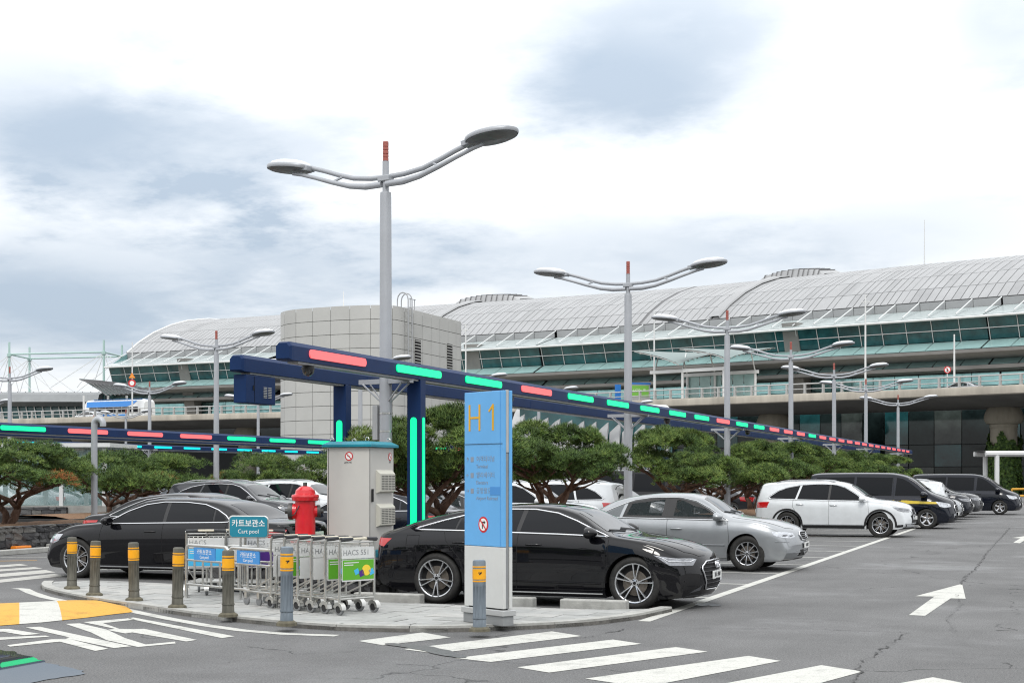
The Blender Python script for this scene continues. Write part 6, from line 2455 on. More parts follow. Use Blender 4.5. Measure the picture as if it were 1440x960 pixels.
VAN = dict(
    key='van', L=5.18, xf=1.60, xr=-1.60, R=.352, rr=.228, tw=.235, zs=.2, roofz=1.965, roofw=.74, edge=.09, cf=.36, cr=.16, pw=2.4,
    top=[(-2.59, .9), (-2.57, 1.3), (-2.52, 1.75), (-2.44, 1.90), (-2.0, 1.95), (-.5, 1.965), (.3, 1.955), (.75, 1.89), (1.05, 1.78), (1.75, 1.27), (1.95, 1.19), (2.35, 1.03), (2.49, .92), (2.55, .75), (2.59, .55)],
    belt=[(-2.59, .6), (-2.52, 1.05), (-2.0, 1.13), (0, 1.12), (1.1, 1.10), (1.8, 1.02), (2.2, .92), (2.48, .76), (2.59, .5)],
    wid=[(-2.59, .9), (-2.3, .96), (-1.5, .985), (1.5, .985), (2.1, .945), (2.59, .85)],
    low=[(-2.59, .4), (-2.5, .28), (-2.2, .22), (2.1, .19), (2.5, .22), (2.59, .36)],
    windows=[[(1.55, 1.15), (1.32, 1.36), (1.0, 1.62), (.78, 1.74), (.58, 1.78), (.52, 1.15)],
             [(.40, 1.15), (.44, 1.78), (-.80, 1.80), (-.84, 1.16)],
             [(-.92, 1.16), (-.88, 1.80), (-2.2, 1.78), (-2.32, 1.2), (-2.26, 1.17)]],
    pillars=[],
    doors=[[(1.6, 1.06), (1.24, .30), (.46, .28), (.46, 1.12)], [(.46, 1.12), (.46, .28), (-.86, .28), (-.86, 1.14)]],
    seams=[[(1.56, 1.13), (1.55, .9), (1.2, .28)], [(.46, 1.8), (.46, .28)], [(-.86, 1.8), (-.86, .28)], [(-.86, 1.0), (-2.4, 1.02)]],
    handles=[(.62, .98, 'door0'), (.28, .98, 'door1')], handle_mat=BLACK_PLASTIC,
    mirror=(1.5, 1.14), mirror_size=1.35,
    windscreen=[[(1.70, 0), (1.66, .45), (1.50, .78), (1.02, .70), (.96, 0)]],
    rear_window=[[(-2.50, 0), (-2.50, .6), (-2.55, .66), (-2.56, 0)]],
    top_seams=[[(1.8, .78), (2.2, .72), (2.38, .5)]],
    headlight=[(('corner', .55, 1.0), [(.86, .95), (1.1, .93), (1.45, .87), (1.5, .78), (1.2, .74), (1.0, .78)])],
    taillight=[(('corner', -.6, 1.0), [(-1.72, 1.5), (-1.52, 1.5), (-1.52, .85), (-1.72, .85)])],
    middle=[('front', [(0, .84), (.45, .82), (.5, .72), (.45, .58), (0, .56)], DARK, 'grille', .01), ('front', [(0, .47), (.55, .46), (.55, .33), (0, .31)], DARK, 'air_intake', .006)],
    extra=[(('corner', .75, 1.0), [(1.32, .52), (1.5, .53), (1.5, .40), (1.36, .40)], LAMP_CLEAR, 'fog_lamp')],
    plates=[('front', .52, '')], wipers=(1.62, 1.5), rim=FIVE)


def scaled(poly, k):
    """Outline drawn in towards its middle by about k metres."""
    cx, cz = sum(p[0] for p in poly) / len(poly), sum(p[1] for p in poly) / len(poly)
    out = []
    for x, z in poly:
        d = math.hypot(x - cx, z - cz)
        out.append((cx + (x - cx) * (1 - k / d), cz + (z - cz) * (1 - k / d)))
    return out


SEDAN['holes'] = [scaled(w, .035) for w in SEDAN['windows'][:2]]
SEDAN['frits'] = [w + [w[0]] + [q for q in ([scaled(w, .085)[0]] + scaled(w, .085)[::-1])] for w in SEDAN['windows'][:2]]
SEDAN['cabin'] = True
# ------------------------------------------------------------------ parked vehicles
P_BLACK = paint_mat('paint_black', (.004, .004, .0055), 0.0, .3)
P_BLACK2 = paint_mat('paint_blue_black', (.007, .009, .016), 0.15, .3)
P_SILVER = paint_mat('paint_silver', (.30, .315, .33), .6, .32)
P_WHITE = paint_mat('paint_white', (.62, .645, .665), 0, .3)
P_GREY = paint_mat('paint_grey', (.16, .17, .19), .5, .32)
P_CHARCOAL = paint_mat('paint_charcoal', (.035, .037, .042), .4, .32)
GLASS_CLEAR = mat('cabin_glass', (.018, .030, .032), .02, spec=.40, alpha=.42)
STRIPE_Y = mat('yellow_stripe', (.62, .46, .03), .4, coat=.5)
G1, G2, G3 = 'cars nosed to the wide aisle', 'cars across the pine bed', 'cars beyond the far lane'
ALL = {}


def place(proto, label, x, y, rz, group, paint=None, cat=None, sz=1.0):
    o, spec_paint = ALL[proto]
    rm = {spec_paint.name: paint} if paint else None
    c = copy_tree(o, None, rm, label, (x, y, 0), rz)
    c['group'] = group
    if cat:
        c['category'] = cat
    c.scale = (1, 1, sz)
    return c


def proto(key, spec, name, label, cat, paint, x, y, rz, group, glass=None):
    o, c = make_car(spec, name, label, cat, paint, (x, y, 0), rz, group, glass)
    ALL[key] = (o, paint)
    return o, c


PI = math.pi
proto('fastback', FASTBACK, 'fastback_car', 'glossy black five door fastback with double spoke alloy wheels behind the blue totem', 'car', P_BLACK, -7.035, 20.32, 0, G1)
proto('sedan', SEDAN, 'saloon_car', 'silver saloon with ten spoke wheels and oval grille beyond the black fastback', 'car', P_SILVER, -7.145, 28.9, 0, G1, GLASS_CLEAR)
proto('suv', SUV, 'suv_car', 'white seven seat SUV with black wheel arch cladding', 'SUV', P_WHITE, -6.6, 46.1, 0, G1)
proto('limo', LIMOUSINE, 'limousine_car', 'long black luxury saloon with bright sill trim behind the bollards', 'car', P_BLACK, -14.80, 22.95, PI, G2)
ALL['limo'][0].scale = (1, 1, .975)
vo, vc = proto('van', VAN, 'van', 'black minibus with a yellow stripe along its doors', 'van', P_BLACK2, -6.08, 54.15, 0, G1)
for sd in (1, -1):
    vc.patch(MB(), [(1.95, .93), (.9, .99), (-.3, .995), (-.3, .88), (.9, .875), (2.05, .87)], 'side', sd, .006, step=.12).build('yellow_stripe', STRIPE_Y, vo, True, angle=180)
# what stands next to what, nearest first
c = place('suv', 'white SUV parked tail outwards, red lamp showing past the striped minibus', -6.5, 58.6, PI, G1)
place('sedan', 'silver saloon whose nose shows past the white tail in the row', -6.3, 62.6, 0, G1)
place('suv', 'black SUV whose nose shows beyond the silver saloon nose', -6.05, 66.3, 0, G1, P_BLACK2)
place('suv', 'charcoal SUV squeezed next to the last dark minibus', -5.85, 70.0, 0, G1, P_CHARCOAL)
van2 = place('van', 'plain dark blue minibus at the far end of the row', -4.5, 75.4, 0, G1)
for ch in list(van2.children):
    if ch.name.startswith('yellow_stripe'):
        bpy.data.objects.remove(ch)
place('sedan', 'dark small car peeping over the bonnet of the last minibus', -6.0, 88, 0, G1, P_CHARCOAL)
# across the bed
place('sedan', 'black saloon parked tail outwards behind the long black luxury saloon', -16.5, 26.0, 0, G2, P_BLACK)
place('limo', 'black saloon with chrome window line behind the two green strips', -14.95, 30.9, PI, G2, P_BLACK2)
place('sedan', 'dark saloon seen over the roof of the black fastback', -14.9, 34.7, PI, G2, P_CHARCOAL)
place('suv', 'white crossover nosed towards the pine trunk above the fastback bonnet', -14.2, 38.6, 0, G2)
place('suv', 'white SUV showing its red tail lamps under the dense pine', -14.6, 42.6, PI, G2)
place('sedan', 'pale silver saloon behind the roof of the silver saloon', -14.7, 49.0, 0, G2)
hv = place('van', 'black high roof van nosed into the pine bed between two lamp posts', -14.9, 56.6, 0, G2, P_BLACK, None, 1.07)
for ch in list(hv.children):
    if ch.name.startswith('yellow_stripe'):
        bpy.data.objects.remove(ch)
place('limo', 'charcoal saloon with chrome window corner beside the pine limbs', -14.9, 64.0, PI, G2, P_CHARCOAL)
place('suv', 'dark SUV behind the tail of the white SUV', -14.9, 69.5, PI, G2, P_CHARCOAL)
place('suv', 'dark SUV further along the bay behind the striped minibus', -14.9, 76.0, 0, G2, P_BLACK2)
# beyond the far lane
place('suv', 'dark SUV with bright roof rails facing the hydrant', -24.3, 40.7, 0, G3, P_CHARCOAL)
place('suv', 'white SUV with its nose beside the red hydrant', -24.2, 44.6, 0, G3)
place('sedan', 'silver saloon hidden behind the grey cabinet', -24.3, 50.5, 0, G3)
place('sedan', 'white saloon far behind the blue totem', -24.2, 62.0, 0, G3, P_WHITE)
place('sedan', 'silver saloon with a sloping pillar seen past the blue totem', -24.2, 68.0, 0, G3)
place('suv', 'white SUV far off beyond the dense pine', -24.4, 76.5, 0, G3, P_WHITE)
place('suv', 'grey SUV facing the glass shelter behind the wide pines', -35.2, 50.6, PI, G3, P_GREY)
place('sedan', 'silver saloon showing its tail lamps by the vent pipe', -43.6, 55.2, PI, G3)
place('suv', 'white SUV tail behind the vent pipe', -43.4, 58.4, PI, G3, P_WHITE)
place('sedan', 'white saloon seen through the glass shelter', -42.2, 50.6, PI, G3, P_WHITE)
place('sedan', 'silver saloon partly behind the bushy pine trunk', -44.4, 46.8, 0, G3)
place('suv', 'white SUV far behind the grey SUV', -43.4, 64.5, PI, G3, P_WHITE)

# ---- on the elevated road
BUS_BLUE = mat('bus_blue', (.02, .20, .58), .3, coat=.6)
BUS_WHITE = mat('bus_white', (.70, .72, .73), .3, coat=.6)
sb = s_at_px(165, 4)
pb = edge(sb, 4.5, DECK_Z - .75)
q = edge(sb + 1, 4.5, DECK_Z - .75)
bus = thing('coach', 'blue and white coach driving on the elevated road', 'bus', pb, math.atan2(q.y - pb.y, q.x - pb.x))
bm_ = MB()
rows = []
for x, s_ in ((-5.9, .86), (-5.75, .97), (-5.2, 1), (5.0, 1), (5.7, .97), (5.95, .85)):
    pr = [(-1.22, .35), (-1.25, 1.2), (-1.23, 2.3), (-1.12, 3.2), (-.8, 3.42), (.8, 3.42), (1.12, 3.2), (1.23, 2.3), (1.25, 1.2), (1.22, .35), (-1.22, .35)]
    rows.append([(x, y * (.9 + .1 * s_), .35 + (z - .35) * s_) for y, z in pr])
bm_.grid(rows)
bm_.add(rows[0][:-1], [tuple(range(10))]).add(rows[-1][:-1], [tuple(reversed(range(10)))])
bm_.build('body', BUS_WHITE, bus, True, angle=40)
for sd in (-1, 1):
    M_ = face_matrix((0, sd * 1.27, 0), (-sd, 0, 0), (0, 0, 1))
    for k in range(6):
        MB().box(-4.9 + k * 1.62, -3.36 + k * 1.62, 1.35, 2.25, 0, .02, 0, M_).build('side_window', GLASS_TINT, bus)
    MB().add([(-5.5, 2.32, .02), (2.6, 2.32, .02), (4.0, 2.75, .0), (4.6, 3.15, -.09), (-5.5, 3.15, -.09)], [(0, 1, 2, 3, 4)], 0, T(0, 0, 0) @ face_matrix((0, sd * 1.255, 0), (-sd, 0, 0), (0, 0, 1))).build('blue_band', BUS_BLUE, bus)
    MB().box(-5.0, 3.0, 0.8, 1.2, -.01, .018, 0, M_).build('blue_band', BUS_BLUE, bus)
MB().box(-5.3, 4.4, -1.0, 1.0, 3.425, 3.46).build('roof_panel', BUS_BLUE, bus)
for x in (-3.6, 3.4):
    for sd in (-1, 1):
        w = MB().lathe([(.48, -.14), (.5, -.1), (.5, .1), (.48, .14)], 18, 0, RX(R(90))).build('wheel', RUBBER, bus, True, loc=(x, sd * 1.12, .5))
        MB().lathe([(.28, .145), (.25, .16), (.001, .16)], 14, 0, RX(R(90 * -sd)), False, True).build('rim', RIM, w)
MB().box(-.02, .02, -1.05, 1.05, 1.4, 3.0, 0, T(5.86, 0, 0)).build('windscreen', GLASS_TINT, bus)
for px, o_, key, pnt, lab in ((124, 2.2, 'suv', None, 'white SUV driving behind the coach on the elevated road'), (1352, 3.5, 'sedan', None, 'silver saloon on the elevated road past the walking sign')):
    s_ = s_at_px(px, o_)
    a, b = edge(s_, o_, 0), edge(s_ + 1, o_, 0)
    c = place(key, lab, a.x, a.y, math.atan2(b.y - a.y, b.x - a.x), 'cars on the elevated road', pnt)
    c.location.z = DECK_Z - .75
# ------------------------------------------------------------------ street furniture by the pavement head
RED_PAINT = mat('hydrant_red', (.62, .012, .02), .3, coat=.5, noise=.12, nscale=6)
CAP_GREY = mat('hydrant_cap', (.09, .09, .088), .5, .6, noise=.25, nscale=20)
CAB_GREY = mat('cabinet_grey', (.50, .49, .46), .5, noise=.04, nscale=2)
CAB_TEAL = mat('cabinet_teal', (.0, .19, .26), .45, noise=.08, nscale=3)
TOTEM_BLUE = mat('totem_blue', (.115, .37, .70), .4, noise=.05, nscale=3)
TOTEM_WHITE = mat('totem_white', (.56, .57, .56), .45, noise=.05, nscale=3)
TOTEM_GREY = mat('totem_grey', (.26, .27, .275), .45, .3, noise=.1, nscale=4)
TOTEM_ALU = mat('totem_aluminium', (.46, .47, .47), .4, .4, noise=.06, nscale=3)
GOLD = mat('ochre_letters', (.66, .36, .006), .45)
FADED = mat('faded_letters', (.22, .27, .34), .6)
BLUE_PATCH = mat('blue_patch', (.055, .24, .56), .45)
BOL_DARK = mat('bollard_weathered', (.085, .083, .068), .75, noise=.45, nscale=9, tint=(.15, .145, .12), stretch=(1, 1, .25), bump=.3, bscale=40)
BOL_NEW = mat('bollard_blue_grey', (.145, .175, .205), .6, noise=.25, nscale=9, stretch=(1, 1, .3))
BOL_FOOT = mat('bollard_foot', (.11, .10, .07), .85, noise=.4, nscale=14)
ORANGE = mat('bollard_orange', (.78, .36, .010), .4, noise=.08, nscale=12)
SIGN_TEAL = mat('sign_teal', (.015, .21, .30), .35, noise=.05, nscale=4)
PANEL_BLUE = mat('panel_blue', (.05, .25, .60), .35)
AD_GREEN = mat('advert_green', (.10, .36, .02), .4)
AD_CYAN = mat('advert_cyan', (.06, .42, .72), .4)
AD_PURPLE = mat('advert_purple', (.07, .015, .20), .4)
AD_YELLOW = mat('advert_yellow', (.80, .58, .05), .4)
AD_PINK = mat('advert_pink', (.70, .06, .25), .4)
BOARD = mat('board_white', (.60, .61, .60), .45, noise=.06, nscale=5)
GRIP = mat('grip_rubber', (.03, .032, .036), .55)
WHEEL_GREY = mat('castor_rubber', (.20, .205, .21), .65)
CREAM = mat('handle_cream', (.60, .56, .45), .45)

# --- fire hydrant
hy = thing('fire_hydrant', 'bright red fire hydrant standing on the stone edged bed beside the grey cabinet', 'fire hydrant', (-10.95, 20.25, .55))
hy.scale = (1, 1, 1.1)
MB().lathe([(.26, 0), (.26, .02), (.145, .03), (.145, .19), (.23, .20), (.235, .245), (.225, .25), (.235, .255), (.23, .30), (.155, .31), (.155, .80), (.20, .81), (.21, .85), (.205, .855), (.215, .86), (.205, .89), (.16, .90), (.145, .955), (.09, 1.0), (.06, 1.01)], 28).build('barrel', RED_PAINT, hy, True, angle=30)
for k in range(8):
    a = 2 * math.pi * k / 8
    MB().lathe([(.018, 0), (.018, .04)], 6, 0, T(.205 * math.cos(a), .205 * math.sin(a), .285)).build('flange_bolt', RED_PAINT, hy)
MB().lathe([(.035, 1.0), (.035, 1.06), (.001, 1.065)], 5).build('operating_nut', CAP_GREY, hy)
for ang, r_, ln in ((R(200), .115, .13), (R(35), .085, .10), (R(290), .0, 0)):
    if not r_:
        continue
    M_ = RZ(ang) @ T(.13, 0, .66) @ RY(R(90))
    MB().lathe([(r_ * .95, 0), (r_ * .95, ln * .5)], 20, 0, M_).build('outlet', RED_PAINT, hy, True, angle=30)
    cp = MB().lathe([(r_, ln * .45), (r_ * 1.02, ln * .5), (r_ * 1.02, ln * .95), (r_ * .9, ln), (r_ * .35, ln + .01), (r_ * .3, ln + .05), (.001, ln + .055)], 20, 0, M_, False, True).build('outlet_cap', CAP_GREY, hy, True, angle=30)
ch = [(-.02, -.155, .74), (-.08, -.19, .62), (-.14, -.17, .60)]
MB().tube(ch, .008, 5).build('chain', CAP_GREY, hy)

# --- equipment cabinet
cab = thing('equipment_cabinet', 'tall grey steel equipment cabinet with a teal lid and base on the planting bed', 'cabinet', (-10.30, 20.85, .50))
MB().box(-.36, .36, -.44, .44, .18, 1.76, bev=.008).build('body', CAB_GREY, cab)
lid = [(-.42, -.50), (.42, -.50), (.42, .50), (-.42, .50)]
m_ = MB()
m_.add([(x, y, 1.762) for x, y in lid] + [(x, y, 1.80) for x, y in lid] + [(x * .8, y * .8, 1.85) for x, y in lid],
       [(3, 2, 1, 0), (0, 1, 5, 4), (1, 2, 6, 5), (2, 3, 7, 6), (3, 0, 4, 7), (4, 5, 9, 8), (5, 6, 10, 9), (6, 7, 11, 10), (7, 4, 8, 11), (8, 9, 10, 11)])
m_.build('lid', CAB_TEAL, cab)
MB().box(-.39, .39, -.47, .47, 0, .18, bev=.006).build('base', CAB_TEAL, cab)
for x, y in ((-.3, -.38), (.3, -.38), (.3, .38), (-.3, .38)):
    MB().tube([(x + .03 * math.cos(a), y, 1.85 + .03 + .03 * math.sin(a)) for a in np.linspace(-.6, 3.74, 9)], .007, 5).build('lifting_eye', STEEL, cab)
# front (towards the pavement) door gap, side (towards the fastback) louvre boxes, lock and stickers
MB().box(-.335, -.33, -.4445, -.4405, .2, 1.74).build('door_gap', DARK, cab)
MB().box(.3605, .3645, -.42, -.414, .2, 1.74).build('door_gap', DARK, cab)
for z in (1.05, .53):
    lb = MB()
    lb.add([(.36, -.20, z), (.36, .38, z), (.36, .38, z + .36), (.36, -.20, z + .36), (.425, -.18, z + .03), (.425, .36, z + .03), (.425, .36, z + .30), (.425, -.18, z + .30)],
           [(4, 5, 6, 7), (0, 1, 5, 4), (1, 2, 6, 5), (2, 3, 7, 6), (3, 0, 4, 7)])
    lo = lb.build('louvre_box', mat('louvre_cream', (.50, .49, .43), .5), cab)
    for r_ in range(9):
        for k in range(4):
            y = -.13 + k * .125
            zz = z + .055 + r_ * .026
            MB().box(.424, .428, y, y + .10, zz, zz + .010).build('louvre_slot', INK, lo)
MB().box(.362, .39, -.37, -.33, .92, 1.12, bev=.006).build('door_handle', BLACK_PLASTIC, cab)


def no_sign(parent, M, r, glyph='smoke'):
    mb = MB().lathe([(r, 0), (r, .003)], 28, 0, M)
    d = mb.build('prohibition_disc', SIGN_RED, parent)
    MB().lathe([(r * .76, .003), (r * .76, .005)], 28, 0, M).build('disc_face', SIGN_WHITE, d)
    if glyph == 'turn':
        MB().box(-.22 * r, -.06 * r, -.52 * r, .30 * r, .005, .007, 0, M).box(-.22 * r, .2 * r, .2 * r, .36 * r, .0052, .0072, 0, M).add(
            [(.15 * r, .02 * r, .0075), (.5 * r, .28 * r, .0075), (.15 * r, .54 * r, .0075)], [(0, 1, 2)], 0, M).build('arrow', INK, d)
    else:
        MB().box(-.42 * r, .3 * r, -.09 * r, .09 * r, .005, .007, 0, M @ RZ(R(-18))).build('figure', INK, d)
    MB().box(-.09 * r, .09 * r, -.8 * r, .8 * r, .0078, .009, 0, M @ RZ(R(45))).build('slash', SIGN_RED, d)


no_sign(cab, face_matrix((.02, -.442, 1.62), (1, 0, 0), (0, 0, 1)), .068)
no_sign(cab, face_matrix((.362, .30, 1.62), (0, 1, 0), (0, 0, 1)), .060)
lettering('금연구역', .035, INK, cab, face_matrix((.0, -.442, 1.52), (1, 0, 0), (0, 0, 1)))
lettering('금연', .035, INK, cab, face_matrix((.362, .30, 1.535), (0, 1, 0), (0, 0, 1)))

# --- H1 totem
tt = thing('totem_sign', 'tall blue totem sign with ochre H1 lettering on the pavement corner', 'sign', (-6.405, 16.36, PZ), math.atan2(-.39, .65))
TW, TD = .375, .07           # half width, half depth
M_F = face_matrix((0, -TD, 0), (1, 0, 0), (0, 0, 1))
MB().box(-TW, TW, -TD, -TD + .045, .92, 2.745, bev=.006).build('front_panel', TOTEM_BLUE, tt)
MB().box(-TW, TW, -TD, -TD + .045, .20, .916, bev=.004).build('front_foot_panel', TOTEM_WHITE, tt)
MB().box(-TW, TW, TD - .045, TD, .92, 2.745, bev=.006).build('back_panel', TOTEM_BLUE, tt)
MB().box(-TW, TW, TD - .045, TD, .20, .916, bev=.004).build('back_foot_panel', TOTEM_WHITE, tt)
MB().box(-TW + .03, TW - .03, -TD + .047, TD - .047, .18, 2.70).build('core', DARK, tt)
MB().box(TW - .028, TW - .004, -TD + .05, TD - .05, 2.02, 2.75, bev=.005).build('side_cap', TOTEM_ALU, tt)
MB().box(TW - .028, TW - .008, -TD + .05, TD - .05, .20, 2.015, bev=.005).build('side_panel', TOTEM_GREY, tt)
MB().box(-TW - .002, -TW + .03, -TD + .05, TD - .05, .20, 2.745).build('side_panel', TOTEM_GREY, tt)
MB().box(-TW - .03, TW + .03, -TD - .03, TD + .03, .115, .185, bev=.008).build('collar', TOTEM_ALU, tt)
MB().box(-TW - .01, TW + .01, -TD - .01, TD + .01, 0, .113, bev=.006).build('plinth', TOTEM_GREY, tt)
MB().box(-TW + .01, TW - .01, 0, .004, 0, .006, 0, face_matrix((0, -TD - .0005, 2.125), (1, 0, 0), (0, 0, 1))).build('panel_gap', INK, tt)
MB().box(TW - .055, TW - .049, .93, 2.74, .0, .002, 0, M_F).build('edge_gap', BLUE_PATCH, tt)
lt = MB()


def stroke(x0, z0, x1, z1, w=.033):
    a, b = Vector((x0, z0, 0)), Vector((x1, z1, 0))
    d = (b - a)
    M_ = M_F @ T(x0, z0, 0) @ RZ(math.atan2(d.y, d.x))
    return MB().box(-w / 2, d.length + w / 2, -w / 2, w / 2, 0.0005, .004, 0, M_)


h_ = MB()
for s_ in (stroke(-.27, 2.30, -.27, 2.58), stroke(-.075, 2.30, -.075, 2.58)):
    h_.add(s_.v, s_.f)
s_ = stroke(-.27, 2.44, -.075, 2.44, .025)
h_.add([(p[0], p[1] - .0006, p[2]) for p in s_.v], s_.f)
h_.build('letter', GOLD, tt)
o_ = stroke(.185, 2.30, .185, 2.575)
s_ = stroke(.185, 2.578, .115, 2.515, .025)
o_.add([(p[0], p[1] - .0006, p[2]) for p in s_.v], s_.f)
o_.build('letter', GOLD, tt)
for z, ko, en, ar in ((1.945, '여객터미널', 'Terminal', '↑'), (1.755, '엘리베이터', 'Elevators', '←'), (1.57, '공항철도', 'Airport Railroad', '→')):
    lettering(ko, .078, FADED, tt, M_F @ T(-.14, z, .001), 'LEFT')
    lettering(en, .062, FADED, tt, M_F @ T(-.14, z - .085, .001), 'LEFT')
    lettering(ar, .07, FADED, tt, M_F @ T(-.31, z, .001), 'CENTER')
    MB().box(-.25, -.19, z - .03, z + .03, .0005, .002, 0, M_F).build('pictogram', FADED, tt)
MB().box(.13, .325, 1.525, 1.62, .0004, .003, 0, M_F).build('blue_patch', BLUE_PATCH, tt)
no_sign(tt, M_F @ T(0, 1.175, 0), .095, 'turn')

# --- bollards
BOL = [(-14.44, 19.16), (-13.33, 18.21), (-12.26, 17.66), (-11.04, 16.88), (-9.76, 16.05), (-8.54, 15.34), (-6.18, 15.52)]


def bollard_meshes(new):
    m = BOL_NEW if new else BOL_DARK
    foot = MB().lathe([(.125, 0), (.118, .03), (.085, .05)], 20).mesh('foot', BOL_FOOT, True, 40)
    body = MB()
    vs, fs = [], []
    n = 48
    zs = [(.05, 0), (.13, 0), (.135, 1), (.50, 1), (.505, 0), (.545, 0)]
    for z, fl in zs:
        for j in range(n):
            a = 2 * math.pi * j / n
            r = .073 - (.007 if fl and (j // 2) % 2 else 0) + (.004 if z < .12 else 0)
            vs.append((r * math.cos(a), r * math.sin(a), z))
    for i in range(len(zs) - 1):
        for j in range(n):
            fs.append((i * n + j, i * n + (j + 1) % n, (i + 1) * n + (j + 1) % n, (i + 1) * n + j))
    body.add(vs, fs)
    body.lathe([(.078, .14), (.081, .15), (.078, .16)], 20, 0, None, False, False)
    body.lathe([(.074, .545), (.074, .775), (.070, .795), (.055, .803), (.001, .806)], 28, 0, None, False, True)
    body_me = body.mesh('post', m, True, 40)
    band = MB().lathe([(.0735, .585), (.0775, .587), (.0775, .700), (.0735, .702)], 28, 0, None, False, False).mesh('reflective_band', ORANGE, True, 40)
    rings = [MB().lathe([(.0735, z), (.0765, z + .002), (.0765, z + .016), (.0735, z + .018)], 28, 0, None, False, False).mesh('reflective_ring', ORANGE, True, 40) for z in (.556, .716)]
    return foot, body_me, band, rings


BMESH = {False: bollard_meshes(False), True: bollard_meshes(True)}
blab = ['weathered bollard at the pavement tip before the front wheel of the long black saloon', 'weathered bollard second from the pavement tip', 'weathered bollard before the doors of the long black saloon',
        'weathered bollard beside the end of the steel barrier', 'weathered bollard in the middle of the steel barrier', 'blue grey bollard in front of the nested luggage carts', 'blue grey fluted bollard in front of the blue totem']
for i, (x, y) in enumerate(BOL):
    t = thing('bollard', blab[i], 'bollard', (x, y, PZ), .3 * i, 'bollards along the pavement edge')
    t.scale = (1, 1, (1.0, 1.0, 1.02, 1.0, 1.03, 1.15, 1.0)[i])
    t.rotation_euler = (R((.6, -1.0, .4, 1.1, -.5, .7, -.4)[i]), R((.8, 1.2, -.6, .9, .4, -.9, .6)[i]), .3 * i)
    f, b, bd, rg = BMESH[i >= 5]
    link('foot', f, t)
    link('post', b, t)
    link('reflective_band', bd, t)
    for r_ in rg:
        link('reflective_ring', r_, t)
    if i >= 5:
        a = math.atan2(-y, -x) - .3 * i + .12
        mk = MB()
        mk.box(-.022, .022, -.004, .004, 0, .002, 0, face_matrix((.0782 * math.cos(a), .0782 * math.sin(a), .662), (-math.sin(a), math.cos(a), 0), (0, 0, 1)))
        mk.box(-.012, .026, -.006, .006, 0, .002, 0, face_matrix((.0782 * math.cos(a), .0782 * math.sin(a), .648), (-math.sin(a), math.cos(a), 0), (0, 0, 1)) @ RZ(.8))
        mk.build('printed_mark', INK, t)

# --- steel barriers round the cart pool
TUBE = .024


def hoop_barrier(name, label, a, b, h, n, z0, plate=None, group=None):
    a, b = Vector((*a, 0)), Vector((*b, 0))
    t_ = (b - a)
    L = t_.length
    root = thing(name, label, 'barrier', (a.x, a.y, PZ), math.atan2(t_.y, t_.x), group)
    r = .09
    pts = [(0, 0, 0), (0, 0, h - r)] + [(r - r * math.cos(q), 0, h - r + r * math.sin(q)) for q in np.linspace(.3, math.pi / 2, 5)] + [(L - r + r * math.sin(q), 0, h - r + r * math.cos(q)) for q in np.linspace(0, 1.27, 5)] + [(L, 0, h - r), (L, 0, 0)]
    MB().tube(pts, TUBE, 10).build('hoop', STEEL, root, True)
    MB().tube([(0, 0, z0), (L, 0, z0)], TUBE * .8, 8).build('lower_rail', STEEL, root, True)
    MB().tube([(0, 0, h * .72), (L, 0, h * .72)], TUBE * .7, 8).build('upper_rail', STEEL, root, True)
    for k in range(1, n):
        x = L * k / n
        MB().tube([(x, 0, z0), (x, 0, h * .72)], TUBE * .65, 8).build('bar', STEEL, root, True)
    for x in (0, L):
        MB().lathe([(.05, 0), (.05, .008)], 14, 0, T(x, 0, 0)).build('foot_plate', STEEL, root)
    if plate:
        x0, x1 = plate
        pl_ = MB().box(x0, x1, -.012, .004, h * .735, h * .965).build('name_plate', PANEL_BLUE, root)
        fm = face_matrix(((x0 + x1) / 2, -.0125, h * .88), (1, 0, 0), (0, 0, 1))
        lettering('카트보관소', .085, SIGN_WHITE, pl_, fm)
        lettering('Cart pool', .06, SIGN_WHITE, pl_, face_matrix(((x0 + x1) / 2, -.0125, h * .79), (1, 0, 0), (0, 0, 1)))
    return root


RA, RB = Vector((-11.85, 18.35)), Vector((-9.81, 17.34))
RM = RA.lerp(RB, .49)
RM2 = RA.lerp(RB, .50)
GB = 'steel barriers of the cart pool'
hoop_barrier('hoop_barrier', 'stainless hoop barrier with a blue name plate next to the weathered bollard', RA, RM, .76, 5, .20, (.22, .78), GB)
hoop_barrier('hoop_barrier', 'stainless hoop barrier with a blue name plate nearer to the nested carts', RM2, RB, .76, 5, .20, (.20, .75), GB)
off = Vector((.52, .95))
hoop_barrier('hoop_barrier', 'stainless rear barrier that carries the teal cart pool sign', Vector(plan((318 - 720) * 21.5 / 2083, 21.5)[:2]), Vector(plan((404 - 720) * 20.7 / 2083, 20.7)[:2]), .74, 7, .18, None, GB)
# cart pool sign on its posts
sp = Vector(plan((350 - 720) * 21.0 / 2083, 21.0)[:2])
sg = thing('cart_pool_sign', 'rounded teal cart pool sign with silver frame on twin posts above the barrier', 'sign', (sp.x, sp.y, PZ), R(6))


def rr_pts(w, h, r, n=6):
    out = []
    for cx, cz, a0 in ((w - r, h - r, 0), (-w + r, h - r, 90), (-w + r, -h + r, 180), (w - r, -h + r, 270)):
        for k in range(n + 1):
            a = R(a0 + 90 * k / n)
            out.append((cx + r * math.cos(a), cz + r * math.sin(a)))
    return out


